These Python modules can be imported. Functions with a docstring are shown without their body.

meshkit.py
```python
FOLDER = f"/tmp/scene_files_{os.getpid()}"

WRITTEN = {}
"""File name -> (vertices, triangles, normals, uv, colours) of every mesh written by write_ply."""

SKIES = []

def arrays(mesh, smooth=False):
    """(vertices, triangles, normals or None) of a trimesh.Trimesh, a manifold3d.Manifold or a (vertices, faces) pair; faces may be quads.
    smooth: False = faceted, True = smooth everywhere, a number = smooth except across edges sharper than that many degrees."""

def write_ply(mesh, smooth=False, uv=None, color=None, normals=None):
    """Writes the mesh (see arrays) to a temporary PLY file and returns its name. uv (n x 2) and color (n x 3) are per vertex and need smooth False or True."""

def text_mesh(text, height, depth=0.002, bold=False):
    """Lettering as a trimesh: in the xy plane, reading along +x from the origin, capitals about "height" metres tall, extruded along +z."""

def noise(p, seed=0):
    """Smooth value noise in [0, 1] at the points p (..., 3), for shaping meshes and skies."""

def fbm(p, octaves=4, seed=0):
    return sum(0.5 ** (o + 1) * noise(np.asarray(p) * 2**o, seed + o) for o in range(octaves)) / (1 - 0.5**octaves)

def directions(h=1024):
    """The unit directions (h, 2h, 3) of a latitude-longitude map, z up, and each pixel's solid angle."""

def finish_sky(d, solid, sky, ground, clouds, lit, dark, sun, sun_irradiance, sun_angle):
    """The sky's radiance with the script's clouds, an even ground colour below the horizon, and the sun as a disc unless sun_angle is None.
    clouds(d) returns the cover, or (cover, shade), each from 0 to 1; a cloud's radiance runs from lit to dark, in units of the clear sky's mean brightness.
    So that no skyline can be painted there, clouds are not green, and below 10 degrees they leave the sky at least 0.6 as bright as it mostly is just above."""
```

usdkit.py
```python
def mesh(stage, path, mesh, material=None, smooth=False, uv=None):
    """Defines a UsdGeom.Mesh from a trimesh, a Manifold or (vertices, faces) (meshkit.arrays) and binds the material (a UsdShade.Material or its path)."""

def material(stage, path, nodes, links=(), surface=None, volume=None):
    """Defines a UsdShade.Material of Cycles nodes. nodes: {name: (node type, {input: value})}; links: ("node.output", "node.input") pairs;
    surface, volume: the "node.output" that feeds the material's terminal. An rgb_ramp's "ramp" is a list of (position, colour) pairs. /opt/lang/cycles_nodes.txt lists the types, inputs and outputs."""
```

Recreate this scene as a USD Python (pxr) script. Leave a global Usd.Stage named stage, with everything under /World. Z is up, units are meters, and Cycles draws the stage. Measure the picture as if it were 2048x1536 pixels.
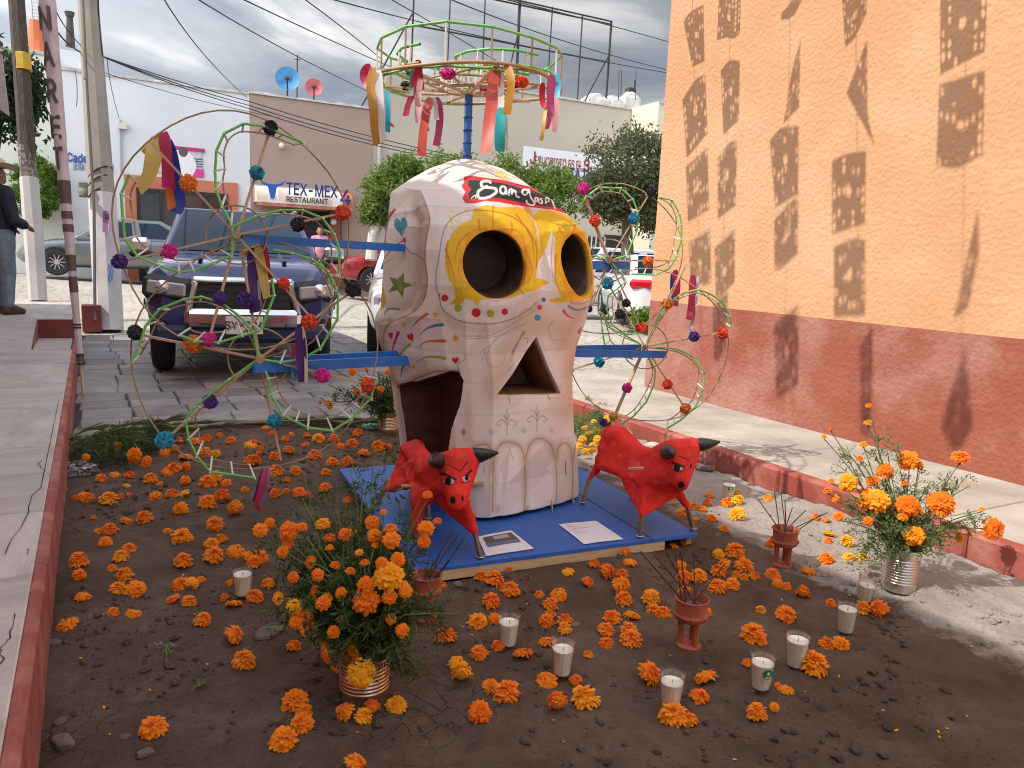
import math, random
import numpy as np, trimesh, manifold3d, usdkit, meshkit
import shapely, shapely.geometry as sg, shapely.affinity as sa
from pxr import Usd, UsdGeom, UsdLux, UsdShade, Gf, Sdf, Vt

stage = Usd.Stage.CreateInMemory()
UsdGeom.SetStageUpAxis(stage, "Z")
UsdGeom.SetStageMetersPerUnit(stage, 1.0)
UsdGeom.Xform.Define(stage, "/World")
UsdGeom.Scope.Define(stage, "/World/Looks")

# ------------------------------------------------------------------ camera
FPX = 1538.0
YAW, PITCH, ROLL = math.radians(28.7), math.radians(9.2), math.radians(2.4)
CAM = np.array([0.0, 0.0, 1.38])
EXPOSURE = 0.75
_fh = np.array([math.sin(YAW), math.cos(YAW), 0.0])
_r0 = np.array([math.cos(YAW), -math.sin(YAW), 0.0])
FWD = math.cos(PITCH) * _fh + np.array([0, 0, -math.sin(PITCH)])
_u0 = np.cross(_r0, FWD)
RGT = math.cos(ROLL) * _r0 + math.sin(ROLL) * _u0
UPV = math.cos(ROLL) * _u0 - math.sin(ROLL) * _r0
cam = UsdGeom.Camera.Define(stage, "/World/camera")
cam.CreateFocalLengthAttr(36.0 * FPX / 2048.0)
cam.CreateHorizontalApertureAttr(36.0)
cam.CreateVerticalApertureAttr(27.0)
cam.CreateClippingRangeAttr((0.05, 2000.0))
cam.CreateExposureAttr(EXPOSURE)
cam.AddTransformOp().Set(Gf.Matrix4d(*RGT, 0, *UPV, 0, *(-FWD), 0, *CAM, 1))

# ------------------------------------------------------------------ sun and sky
SUN_EL = math.radians(50.0)
SUN = np.array([-math.cos(SUN_EL) * 0.995, math.cos(SUN_EL) * 0.10, math.sin(SUN_EL)])
SUN /= np.linalg.norm(SUN)
sun = UsdLux.DistantLight.Define(stage, "/World/sun")
sun.CreateIntensityAttr(0.74)
sun.CreateNormalizeAttr(True)
sun.CreateAngleAttr(0.5)
sun.CreateColorAttr(Gf.Vec3f(1.0, 0.93, 0.82))
_sx = np.cross([0, 0, 1.0], SUN); _sx /= np.linalg.norm(_sx); _sy = np.cross(SUN, _sx)
sun.AddTransformOp().Set(Gf.Matrix4d(*_sx, 0, *_sy, 0, *SUN, 0, 0, 0, 50, 1))

SKY_STRENGTH = 0.15
sky = UsdLux.DomeLight.Define(stage, "/World/sky")
skym = usdkit.material(stage, "/World/Looks/sky_look", {
    "sky": ("sky_texture", {"sky_type": "single_scattering", "sun_disc": False, "sun_elevation": SUN_EL, "sun_rotation": math.atan2(SUN[0], SUN[1])}),
    "tc": ("texture_coordinate", {}),
    "map": ("mapping", {"scale": (1.6, 1.6, 5.0), "location": (0.3, 1.7, 0.2)}),
    "n": ("noise_texture", {"scale": 1.5, "detail": 9.0, "roughness": 0.56, "distortion": 0.35}),
    "cover": ("rgb_ramp", {"ramp": [(0.0, (0.78,) * 3), (0.36, (0.88,) * 3), (0.5, (1.0,) * 3), (1.0, (1.0,) * 3)]}),
    "map2": ("mapping", {"scale": (1.5, 1.5, 5.2), "location": (4.1, 0.4, 1.2)}),
    "n2": ("noise_texture", {"scale": 1.8, "detail": 8.0, "roughness": 0.55, "distortion": 0.5}),
    "tone": ("rgb_ramp", {"ramp": [(0.3, (0.84, 0.96, 1.2)), (0.43, (1.08, 1.2, 1.42)), (0.53, (1.6, 1.7, 1.86)), (0.62, (2.8, 2.8, 2.78)), (0.75, (4.4, 4.25, 4.0))]}),
    "dot": ("vector_math", {"math_type": "dot_product", "vector2": tuple(SUN)}), "near": ("map_range", {"range_type": "smoothstep", "from_min": -0.15, "from_max": 1.0, "to_min": 1.0, "to_max": 4.4}), "lit": ("vector_math", {"math_type": "scale"}),
    "mix": ("mix_color", {"use_clamp": False}),
    "bg": ("background_shader", {"strength": SKY_STRENGTH})},
    [("tc.generated", "map.vector"), ("map.vector", "n.vector"), ("n.fac", "cover.fac"),
     ("tc.generated", "map2.vector"), ("map2.vector", "n2.vector"), ("n2.fac", "tone.fac"),
     ("tc.generated", "dot.vector1"), ("dot.value", "near.value"), ("tone.color", "lit.vector1"), ("near.result", "lit.scale"),
     ("cover.color", "mix.fac"), ("sky.color", "mix.a"), ("lit.vector", "mix.b"), ("mix.result", "bg.color")],
    surface="bg.background")
UsdShade.MaterialBindingAPI.Apply(sky.GetPrim()).Bind(skym)

# ------------------------------------------------------------------ view geometry used to survey the place
def ray(px, py): return FPX * FWD + (px - 1024.0) * RGT - (py - 768.0) * UPV
def gnd(px, py, z=0.0):
    d = ray(px, py); return CAM + d * (z - CAM[2]) / d[2]
def atx(px, py, x):
    d = ray(px, py); return CAM + d * (x - CAM[0]) / d[0]
def aty(px, py, y):
    d = ray(px, py); return CAM + d * (y - CAM[1]) / d[1]
def atd(px, py, D): return CAM + ray(px, py) * D / FPX
def depth(p): return float((np.asarray(p, float) - CAM) @ FWD)
def proj(p):
    v = np.asarray(p, float) - CAM; z = v @ FWD
    return np.stack([1024 + FPX * (v @ RGT) / z, 768 - FPX * (v @ UPV) / z], -1)

# ------------------------------------------------------------------ prims
_used = {}
_loc = {}
def uniq(parent, name):
    k = (parent, name); n = _used.get(k, -1) + 1; _used[k] = n
    return f"{parent}/{name}" if n == 0 else f"{parent}/{name}_{n:03d}"
def tag(prim, label=None, cat=None, group=None, kind=None):
    for k, v in (("label", label), ("category", cat), ("group", group), ("kind", kind)):
        if v: prim.SetCustomDataByKey(k, v)
def thing(name, label, cat, loc=(0, 0, 0), group=None, kind=None):
    p = uniq("/World", name)
    x = UsdGeom.Xform.Define(stage, p)
    x.AddTranslateOp().Set(Gf.Vec3d(*map(float, loc)))
    _loc[p] = np.asarray(loc, float)
    tag(x.GetPrim(), label, cat, group, kind)
    return p
def structure(name):
    p = uniq("/World", name); x = UsdGeom.Xform.Define(stage, p); _loc[p] = np.zeros(3)
    tag(x.GetPrim(), kind="structure"); return p
def part(parent, name, m, mat, smooth=False, label=None, kind=None):
    """a child mesh, given in world coordinates"""
    if isinstance(m, MB): m = m.arrays()
    v, f, n = meshkit.arrays(m, False)
    top = "/".join(parent.split("/")[:3])
    p = uniq(parent, name)
    prim = usdkit.mesh(stage, p, (v - _loc.get(top, 0), f), mat, smooth).GetPrim()
    tag(prim, label, kind=kind)
    return p
def solo(name, m, mat, label=None, cat=None, group=None, kind=None, smooth=False):
    if isinstance(m, MB): m = m.arrays()
    p = uniq("/World", name)
    tag(usdkit.mesh(stage, p, m, mat, smooth).GetPrim(), label, cat, group, kind)
    return p
_cls = {}
def klass(name):
    """a class prim that copies refer to"""
    p = f"/World/Looks/{name}"
    stage.CreateClassPrim(p); _loc[p] = np.zeros(3); _loc["/World/Looks"] = 0
    return p
def copy(cls, name, label, cat, loc, rot=None, scale=1.0, group=None):
    p = uniq("/World", name)
    x = UsdGeom.Xform.Define(stage, p)
    m = np.eye(4); m[:3, :3] = (np.eye(3) if rot is None else rot) * np.asarray(scale)
    m[:3, 3] = loc
    x.AddTransformOp().Set(Gf.Matrix4d(*m.T.ravel()))
    x.GetPrim().GetReferences().AddInternalReference(cls)
    x.GetPrim().SetInstanceable(True)
    tag(x.GetPrim(), label, cat, group)
    return p
def rotm(axis, ang): return trimesh.transformations.rotation_matrix(ang, axis)[:3, :3]
def unit(v): v = np.asarray(v, float); return v / np.linalg.norm(v)
def frame(z):
    z = unit(z); a = np.array([0, 0, 1.0]) if abs(z[2]) < 0.9 else np.array([1.0, 0, 0])
    x = unit(np.cross(a, z)); return np.stack([x, np.cross(z, x), z], 1)

class MB:
    """collects triangles of one mesh"""
    def __init__(s): s.v, s.f, s.n = [], [], 0
    def add(s, v, f):
        v = np.asarray(v, float); f = np.asarray(f, int)
        if f.shape[1] == 4: f = np.vstack([f[:, [0, 1, 2]], f[:, [0, 2, 3]]])
        s.v.append(v); s.f.append(f + s.n); s.n += len(v); return s
    def mesh(s, m, T=None, off=(0, 0, 0)):
        v = np.asarray(m.vertices); v = v if T is None else v @ np.asarray(T).T
        return s.add(v + np.asarray(off), m.faces)
    def arrays(s): return np.vstack(s.v), np.vstack(s.f)
    def box(s, c, size, R=None):
        b = np.array([[x, y, z] for x in (-.5, .5) for y in (-.5, .5) for z in (-.5, .5)]) * size
        if R is not None: b = b @ np.asarray(R).T
        return s.add(b + c, [[0, 1, 3, 2], [4, 6, 7, 5], [0, 4, 5, 1], [2, 3, 7, 6], [0, 2, 6, 4], [1, 5, 7, 3]])
    def rbox(s, c, size, bev, R=None):
        h = np.asarray(size) / 2.0
        pts = [[sx * (h[0] - (bev if k != 0 else 0)), sy * (h[1] - (bev if k != 1 else 0)), sz * (h[2] - (bev if k != 2 else 0))] for k in range(3) for sx in (-1, 1) for sy in (-1, 1) for sz in (-1, 1)]
        m = trimesh.convex.convex_hull(np.array(pts)); return s.mesh(m, R, c)
    def tube(s, pts, r, n=8, cap=True, squash=None):
        P = np.asarray(pts, float); k = len(P); r = np.broadcast_to(np.asarray(r, float), (k,))
        t = np.gradient(P, axis=0); t /= np.maximum(np.linalg.norm(t, axis=1, keepdims=True), 1e-9)
        u = np.cross(t[0], [0, 0, 1.0]);
        if np.linalg.norm(u) < 1e-3: u = np.cross(t[0], [1.0, 0, 0])
        rings = []
        for i in range(k):
            u = u - t[i] * (u @ t[i]); u /= max(np.linalg.norm(u), 1e-9); w = np.cross(t[i], u)
            a = np.arange(n) * 2 * np.pi / n
            rings.append(P[i] + r[i] * (np.cos(a)[:, None] * u + np.sin(a)[:, None] * w))
        v = np.vstack(rings); f = []
        for i in range(k - 1):
            for j in range(n):
                f.append([i * n + j, i * n + (j + 1) % n, (i + 1) * n + (j + 1) % n, (i + 1) * n + j])
        s.add(v, f)
        if cap and n > 2:
            s.add(rings[0], [[0, j + 1, j] for j in range(1, n - 1)]); s.add(rings[-1], [[0, j, j + 1] for j in range(1, n - 1)])
        return s
    def bar(s, a, b, w, h=None):
        a, b = np.asarray(a, float), np.asarray(b, float); d = b - a
        return s.box((a + b) / 2, [w, h or w, np.linalg.norm(d)], frame(d))
    def lathe(s, prof, n=24, c=(0, 0, 0), R=None):
        prof = np.asarray(prof, float); k = len(prof); a = np.arange(n) * 2 * np.pi / n
        v = np.stack([np.outer(prof[:, 0], np.cos(a)), np.outer(prof[:, 0], np.sin(a)), np.repeat(prof[:, 1:2], n, 1)], -1).reshape(-1, 3)
        if R is not None: v = v @ np.asarray(R).T
        f = [[i * n + j, i * n + (j + 1) % n, (i + 1) * n + (j + 1) % n, (i + 1) * n + j] for i in range(k - 1) for j in range(n)]
        return s.add(v + np.asarray(c), f)
    def grid(s, P):
        P = np.asarray(P); a, b = P.shape[:2]; i = np.arange(a * b).reshape(a, b)
        return s.add(P.reshape(-1, 3), np.stack([i[:-1, :-1], i[1:, :-1], i[1:, 1:], i[:-1, 1:]], -1).reshape(-1, 4))
    def extr(s, poly, d, T, off):
        """shapely polygon (2D) extruded by d along the third column of T"""
        for g in getattr(poly, "geoms", [poly]):
            if g.is_empty: continue
            m = trimesh.creation.extrude_polygon(g, d, engine="earcut"); s.mesh(m, T, off)
        return s
    def ball(s, c, r, sub=2, sq=(1, 1, 1), R=None):
        m = trimesh.creation.icosphere(sub, 1.0); v = m.vertices * (np.asarray(sq) * r)
        if R is not None: v = v @ np.asarray(R).T
        return s.add(v + np.asarray(c), m.faces)

def chain(pts, rad, q=10, ref=None, taubin=8):
    """one smooth body: the hulls of neighbouring spheres, joined. pts: dict of joints, rad: dict, q: list of bones"""
    out = None
    for bone in q:
        ms = []
        for j in bone:
            sp = trimesh.creation.icosphere(2, rad[j]); ms.append(np.asarray(sp.vertices) + pts[j])
        h = manifold3d.Manifold.hull_points(np.vstack(ms))
        out = h if out is None else out + h
    if ref: out = out.refine_to_length(ref)
    m = out.to_mesh(); t = trimesh.Trimesh(m.vert_properties[:, :3], m.tri_verts, process=True)
    if taubin: trimesh.smoothing.filter_taubin(t, iterations=taubin)
    return t

# ------------------------------------------------------------------ looks
_mats = {}
def look(name, c, r=0.6, c2=None, ns=6.0, nd=5.0, lo=0.35, hi=0.65, bump=0.0, bs=60.0, bd=0.01, bdet=4.0, metal=0.0, spec=0.5, coat=0.0, rnd=0.0, trans=0.0, vec="geometry.position", sc=None, rough2=None, sheen=0.0, satrnd=0.0):
    if name in _mats: return _mats[name]
    vn, vo = vec.split(".")
    N = {"src": (vn, {}), "p": ("principled_bsdf", {"roughness": r, "metallic": metal, "specular_ior_level": spec, "coat_weight": coat, "sheen_weight": sheen})}
    L = []; v = "src." + vo
    if sc is not None:
        N["map"] = ("mapping", {"scale": sc}); L.append((v, "map.vector")); v = "map.vector"
    if c2 is not None:
        N["n"] = ("noise_texture", {"scale": ns, "detail": nd, "roughness": 0.6}); L.append((v, "n.vector"))
        N["ramp"] = ("rgb_ramp", {"ramp": [(lo, c), (hi, c2)]}); L.append(("n.fac", "ramp.fac")); col = "ramp.color"
    else:
        N["col"] = ("color", {"value": c}); col = "col.color"
    if rnd or satrnd:
        N["oi"] = ("object_info", {}); N["mr"] = ("map_range", {"from_min": 0.0, "from_max": 1.0, "to_min": 1 - rnd, "to_max": 1 + rnd})
        N["hsv"] = ("hsv", {"hue": 0.5, "saturation": 1.0, "fac": 1.0})
        N["mh"] = ("map_range", {"from_min": 0.0, "from_max": 1.0, "to_min": 0.5 - satrnd, "to_max": 0.5 + satrnd})
        N["fr"] = ("math", {"math_type": "fraction"}); N["mu"] = ("math", {"math_type": "multiply", "value2": 7.31})
        L += [("oi.random", "mr.value"), ("mr.result", "hsv.value"), (col, "hsv.color"), ("oi.random", "mu.value1"), ("mu.value", "fr.value1"), ("fr.value", "mh.value"), ("mh.result", "hsv.hue")]; col = "hsv.color"
    L.append((col, "p.base_color"))
    if rough2 is not None and c2 is not None:
        N["rr"] = ("map_range", {"from_min": lo, "from_max": hi, "to_min": r, "to_max": rough2}); L += [("n.fac", "rr.value"), ("rr.result", "p.roughness")]
    if bump:
        N["bn"] = ("noise_texture", {"scale": bs, "detail": bdet, "roughness": 0.6}); N["b"] = ("bump", {"strength": bump, "distance": bd})
        L += [(v, "bn.vector"), ("bn.fac", "b.height"), ("b.normal", "p.normal")]
    surf = "p.BSDF"
    if trans:
        N["tl"] = ("translucent_bsdf", {}); N["mx"] = ("mix_closure", {"fac": trans})
        L += [(col, "tl.color"), ("p.BSDF", "mx.closure1"), ("tl.BSDF", "mx.closure2")]; surf = "mx.closure"
    _mats[name] = usdkit.material(stage, f"/World/Looks/{name}", N, L, surface=surf)
    return _mats[name]
def paint_look(name, r=0.55, bump=0.25, bs=25.0, bd=0.01, spec=0.4):
    """colour from the mesh's own primvar 'paint'"""
    N = {"at": ("attribute", {"attribute": "paint"}), "p": ("principled_bsdf", {"roughness": r, "specular_ior_level": spec}),
         "g": ("geometry", {}), "bn": ("noise_texture", {"scale": bs, "detail": 5.0}), "b": ("bump", {"strength": bump, "distance": bd})}
    L = [("at.color", "p.base_color"), ("g.position", "bn.vector"), ("bn.fac", "b.height"), ("b.normal", "p.normal")]
    return usdkit.material(stage, f"/World/Looks/{name}", N, L, surface="p.BSDF")
def glass_look(name, tint=(1, 1, 1), r=0.02, dark=None):
    N = {"t": ("transparent_bsdf", {"color": tint}), "g": ("glossy_bsdf", {"color": (1, 1, 1), "roughness": r}), "f": ("layer_weight", {"blend": 0.5}), "pw": ("math", {"math_type": "power", "value2": 3.0}), "ma": ("math", {"math_type": "multiply_add", "value2": 0.8, "value3": 0.07}), "m": ("mix_closure", {})}
    return usdkit.material(stage, f"/World/Looks/{name}", N, [("f.facing", "pw.value1"), ("pw.value", "ma.value1"), ("ma.value", "m.fac"), ("t.BSDF", "m.closure1"), ("g.BSDF", "m.closure2")], surface="m.closure")
def painted(parent, name, v, f, col, mat, smooth=True, label=None):
    v = np.asarray(v); top = "/".join(parent.split("/")[:3]); p = uniq(parent, name)
    m = usdkit.mesh(stage, p, (v - _loc.get(top, 0), f), mat, smooth)
    UsdGeom.PrimvarsAPI(m).CreatePrimvar("paint", Sdf.ValueTypeNames.Color3fArray, "vertex").Set(Vt.Vec3fArray.FromNumpy(np.asarray(col, np.float32)))
    tag(m.GetPrim(), label); return p
def srgb(*c): return tuple(((x / 255 + 0.055) / 1.055) ** 2.4 if x > 10 else x / 255 / 12.92 for x in c)
def sstep(a, b, x): t = np.clip((x - a) / (b - a), 0, 1); return t * t * (3 - 2 * t)
# ------------------------------------------------------------------ terrain
def gz(x, y):
    return sstep(13.6, 20.5, np.asarray(y, float)) * (0.42 - 0.05 * np.clip(x, -10, 12))
def axis(*segs):
    return np.unique(np.concatenate([np.linspace(a, b, n) for a, b, n in segs]))
gx, gy = axis((-80, -6, 20), (-6, 14, 41), (14, 110, 22)), axis((-30, 5, 12), (5, 26, 43), (26, 160, 20))
X, Y = np.meshgrid(gx, gy, indexing="ij")
N = {"g": ("geometry", {}), "n": ("noise_texture", {"scale": 0.8, "detail": 6.0}), "r": ("rgb_ramp", {"ramp": [(0.3, (0.33, 0.29, 0.25)), (0.7, (0.45, 0.41, 0.36))]}),
     "map": ("mapping", {"rotation": (0, 0, 0.03)}), "v": ("voronoi_texture", {"scale": 5.5, "feature": "distance_to_edge", "randomness": 0.7}),
     "jr": ("rgb_ramp", {"ramp": [(0.0, (0.55,) * 3), (0.09, (1, 1, 1))]}), "mu": ("mix_color", {"blend_type": "multiply", "fac": 1.0}),
     "b": ("bump", {"strength": 0.5, "distance": 0.02}), "p": ("principled_bsdf", {"roughness": 0.75})}
road_mat = usdkit.material(stage, "/World/Looks/cobbled_road", N, [("g.position", "n.vector"), ("n.fac", "r.fac"), ("g.position", "map.vector"), ("map.vector", "v.vector"), ("v.distance", "jr.fac"), ("r.color", "mu.a"), ("jr.color", "mu.b"), ("mu.result", "p.base_color"), ("v.distance", "b.height"), ("b.normal", "p.normal")], surface="p.BSDF")
solo("ground", MB().grid(np.stack([X, Y, gz(X, Y) - 0.035], -1)), road_mat, kind="structure", smooth=True)

# soil bed
BX0, BX1, BY0, BY1 = -0.19, 3.735, -1.2, 6.1
def soil_h(x, y):
    x, y = np.asarray(x, float), np.asarray(y, float)
    p = np.stack([x, y, np.zeros_like(x)], -1)
    h = 0.018 + 0.05 * (meshkit.fbm(p * 1.3, 3, 3) - 0.5) + 0.034 * (meshkit.fbm(p * 6.0, 3, 9) - 0.5) + 0.016 * (meshkit.fbm(p * 15.0, 2, 19) - 0.5)
    cl = meshkit.noise(p * 17.0, 5); h = h + 0.020 * np.clip(cl - 0.55, 0, 1) * sstep(0.35, 0.6, meshkit.noise(p * 2.2, 8))
    mound = np.exp(-((y - 2.62) / 0.16) ** 2) * sstep(0.75, 1.15, x) * (1 - sstep(2.0, 2.5, x))
    h = h + 0.045 * mound + 0.012 * mound * (meshkit.noise(p * 28.0, 2) - 0.3)
    under = sstep(1.0, 1.2, x) * (1 - sstep(2.5, 2.7, x)) * sstep(2.7, 2.9, y) * (1 - sstep(4.3, 4.5, y))
    h = h * (1 - under) + 0.01 * under
    heap = np.exp(-(((x - 3.22) / 0.2) ** 2 + ((y - 1.98) / 0.2) ** 2)) * 0.05
    return h + heap * (0.7 + 0.6 * meshkit.noise(p * 30.0, 4)) + 0.004 * (meshkit.noise(p * 40.0, 6) - 0.5)
sx_, sy_ = np.arange(BX0, BX1, 0.017), np.concatenate([np.arange(BY0, 0.8, 0.06), np.arange(0.8, BY1, 0.017)])
X, Y = np.meshgrid(sx_, sy_, indexing="ij")
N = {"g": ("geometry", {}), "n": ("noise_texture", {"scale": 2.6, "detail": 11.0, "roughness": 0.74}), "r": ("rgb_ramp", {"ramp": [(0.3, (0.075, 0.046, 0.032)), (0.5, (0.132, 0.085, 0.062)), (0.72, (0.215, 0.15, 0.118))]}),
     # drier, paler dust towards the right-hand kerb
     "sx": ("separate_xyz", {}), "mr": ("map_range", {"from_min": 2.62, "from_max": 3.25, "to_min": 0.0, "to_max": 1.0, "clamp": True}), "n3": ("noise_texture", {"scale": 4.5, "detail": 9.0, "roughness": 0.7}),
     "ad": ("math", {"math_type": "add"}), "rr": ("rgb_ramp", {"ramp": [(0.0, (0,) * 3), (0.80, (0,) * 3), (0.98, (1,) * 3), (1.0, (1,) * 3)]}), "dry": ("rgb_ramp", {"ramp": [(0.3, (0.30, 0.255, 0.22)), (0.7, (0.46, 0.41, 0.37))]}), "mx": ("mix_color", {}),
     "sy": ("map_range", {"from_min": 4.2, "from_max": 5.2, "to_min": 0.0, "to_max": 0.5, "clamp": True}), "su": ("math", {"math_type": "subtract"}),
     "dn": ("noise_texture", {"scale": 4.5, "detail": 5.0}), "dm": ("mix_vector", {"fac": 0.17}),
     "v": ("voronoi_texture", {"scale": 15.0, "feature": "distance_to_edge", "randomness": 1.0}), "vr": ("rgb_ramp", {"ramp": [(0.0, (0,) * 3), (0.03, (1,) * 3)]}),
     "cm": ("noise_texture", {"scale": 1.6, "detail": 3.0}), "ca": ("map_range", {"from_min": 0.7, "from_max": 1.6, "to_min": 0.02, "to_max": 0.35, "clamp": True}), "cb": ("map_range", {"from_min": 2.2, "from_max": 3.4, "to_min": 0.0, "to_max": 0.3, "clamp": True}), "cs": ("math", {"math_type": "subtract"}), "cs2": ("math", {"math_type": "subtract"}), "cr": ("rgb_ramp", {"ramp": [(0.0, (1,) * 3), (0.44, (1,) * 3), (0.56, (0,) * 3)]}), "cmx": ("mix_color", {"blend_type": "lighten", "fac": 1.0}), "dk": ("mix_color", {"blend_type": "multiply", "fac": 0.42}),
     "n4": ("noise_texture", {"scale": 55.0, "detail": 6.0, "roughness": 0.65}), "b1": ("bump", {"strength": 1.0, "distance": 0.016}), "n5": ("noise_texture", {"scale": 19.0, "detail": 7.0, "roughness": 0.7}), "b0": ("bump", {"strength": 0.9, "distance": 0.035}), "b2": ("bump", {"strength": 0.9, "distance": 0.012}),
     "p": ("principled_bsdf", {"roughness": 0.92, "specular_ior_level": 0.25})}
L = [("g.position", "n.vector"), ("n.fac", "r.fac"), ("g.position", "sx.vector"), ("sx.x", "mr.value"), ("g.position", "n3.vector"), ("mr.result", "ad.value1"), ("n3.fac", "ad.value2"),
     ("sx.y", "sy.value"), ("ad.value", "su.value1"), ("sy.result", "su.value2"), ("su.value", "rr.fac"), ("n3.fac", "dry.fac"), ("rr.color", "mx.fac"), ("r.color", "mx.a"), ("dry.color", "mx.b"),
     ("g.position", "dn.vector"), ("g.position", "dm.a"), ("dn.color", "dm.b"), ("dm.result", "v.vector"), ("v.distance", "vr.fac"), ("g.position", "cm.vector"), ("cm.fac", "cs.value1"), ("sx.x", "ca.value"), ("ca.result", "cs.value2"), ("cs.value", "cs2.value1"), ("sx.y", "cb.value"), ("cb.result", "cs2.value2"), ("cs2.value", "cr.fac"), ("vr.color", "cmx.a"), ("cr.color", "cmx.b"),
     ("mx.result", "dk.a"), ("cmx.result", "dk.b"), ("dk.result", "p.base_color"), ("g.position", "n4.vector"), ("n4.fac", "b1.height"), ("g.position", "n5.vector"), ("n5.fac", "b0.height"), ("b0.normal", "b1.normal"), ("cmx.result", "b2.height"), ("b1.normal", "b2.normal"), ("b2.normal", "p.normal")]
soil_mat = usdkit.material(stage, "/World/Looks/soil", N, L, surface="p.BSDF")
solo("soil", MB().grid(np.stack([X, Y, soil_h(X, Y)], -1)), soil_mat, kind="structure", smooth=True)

# crumbs and clods lying on it
rgc = np.random.default_rng(11); ico0 = trimesh.creation.icosphere(0, 1.0); cl = MB(); NC = 5200
cx_, cy_ = rgc.uniform(BX0 + .05, 3.3, NC * 2), rgc.uniform(.9, BY1 - .05, NC * 2); keep = meshkit.fbm(np.stack([cx_, cy_, cx_ * 0], 1) * 2.3, 3, 21) + rgc.normal(0, .07, NC * 2) > .53
keep &= ~((cx_ > 1.08) & (cx_ < 2.72) & (cy_ > 2.7) & (cy_ < 4.5)); cx_, cy_ = cx_[keep][:NC], cy_[keep][:NC]; cz_ = soil_h(cx_, cy_); rr_ = .004 + .016 * rgc.random(len(cx_)) ** 4
for k in range(len(cx_)): cl.add(np.asarray(ico0.vertices) * rr_[k] * rgc.uniform(.55, 1.25, (12, 1)) * [1, 1, .75] + [cx_[k], cy_[k], cz_[k] + rr_[k] * .3], ico0.faces)
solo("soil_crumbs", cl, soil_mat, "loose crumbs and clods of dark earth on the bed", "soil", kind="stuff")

# alley of stamped stone slabs behind the bed
rng = np.random.default_rng(4)
def slab(m, q, z0, z1, bev):
    q = np.asarray(q, float); c = q.mean(0); inn = c + (q - c) * (1 - bev / np.maximum(np.linalg.norm(q - c, axis=1, keepdims=True), 1e-6))
    k = len(q); zt = np.broadcast_to(z1, (k,))
    v = np.vstack([np.c_[q, np.full(k, z0)], np.c_[q, zt - bev * 0.7], np.c_[inn, zt]])
    f = [[i, (i + 1) % k, k + (i + 1) % k, k + i] for i in range(k)] + [[k + i, k + (i + 1) % k, 2 * k + (i + 1) % k, 2 * k + i] for i in range(k)]
    m.add(v, f); m.add(v[2 * k:], [[0, i, i + 1] for i in range(1, k - 1)]); return m
stone_m = [look(f"paving_stone_{i}", c, 0.55, c2, 3.0, 8.0, bump=0.6, bs=22, bd=0.012, spec=0.45, rough2=0.75) for i, (c, c2) in enumerate([((.17, .15, .155), (.29, .265, .26)), ((.20, .18, .18), (.33, .30, .29)), ((.15, .13, .135), (.25, .225, .225)), ((.22, .195, .185), (.35, .315, .295))])]
alley = structure("alley_paving")
part(alley, "mortar_bed", MB().grid(np.stack([np.broadcast_to(np.linspace(-.19, 3.735, 3)[:, None], (3, 14)), np.broadcast_to(np.linspace(5.95, 13.2, 14), (3, 14)), gz(np.linspace(-.19, 3.735, 3)[:, None], np.linspace(5.95, 13.2, 14)) - 0.016], -1)), look("mortar", (.05, .043, .042), .9))
ny, nx = 18, 10
ys = 5.97 + np.concatenate([[0], np.cumsum(rng.uniform(.33, .47, ny))]); ys = 5.97 + (ys - 5.97) * 7.2 / (ys[-1] - 5.97)
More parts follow.
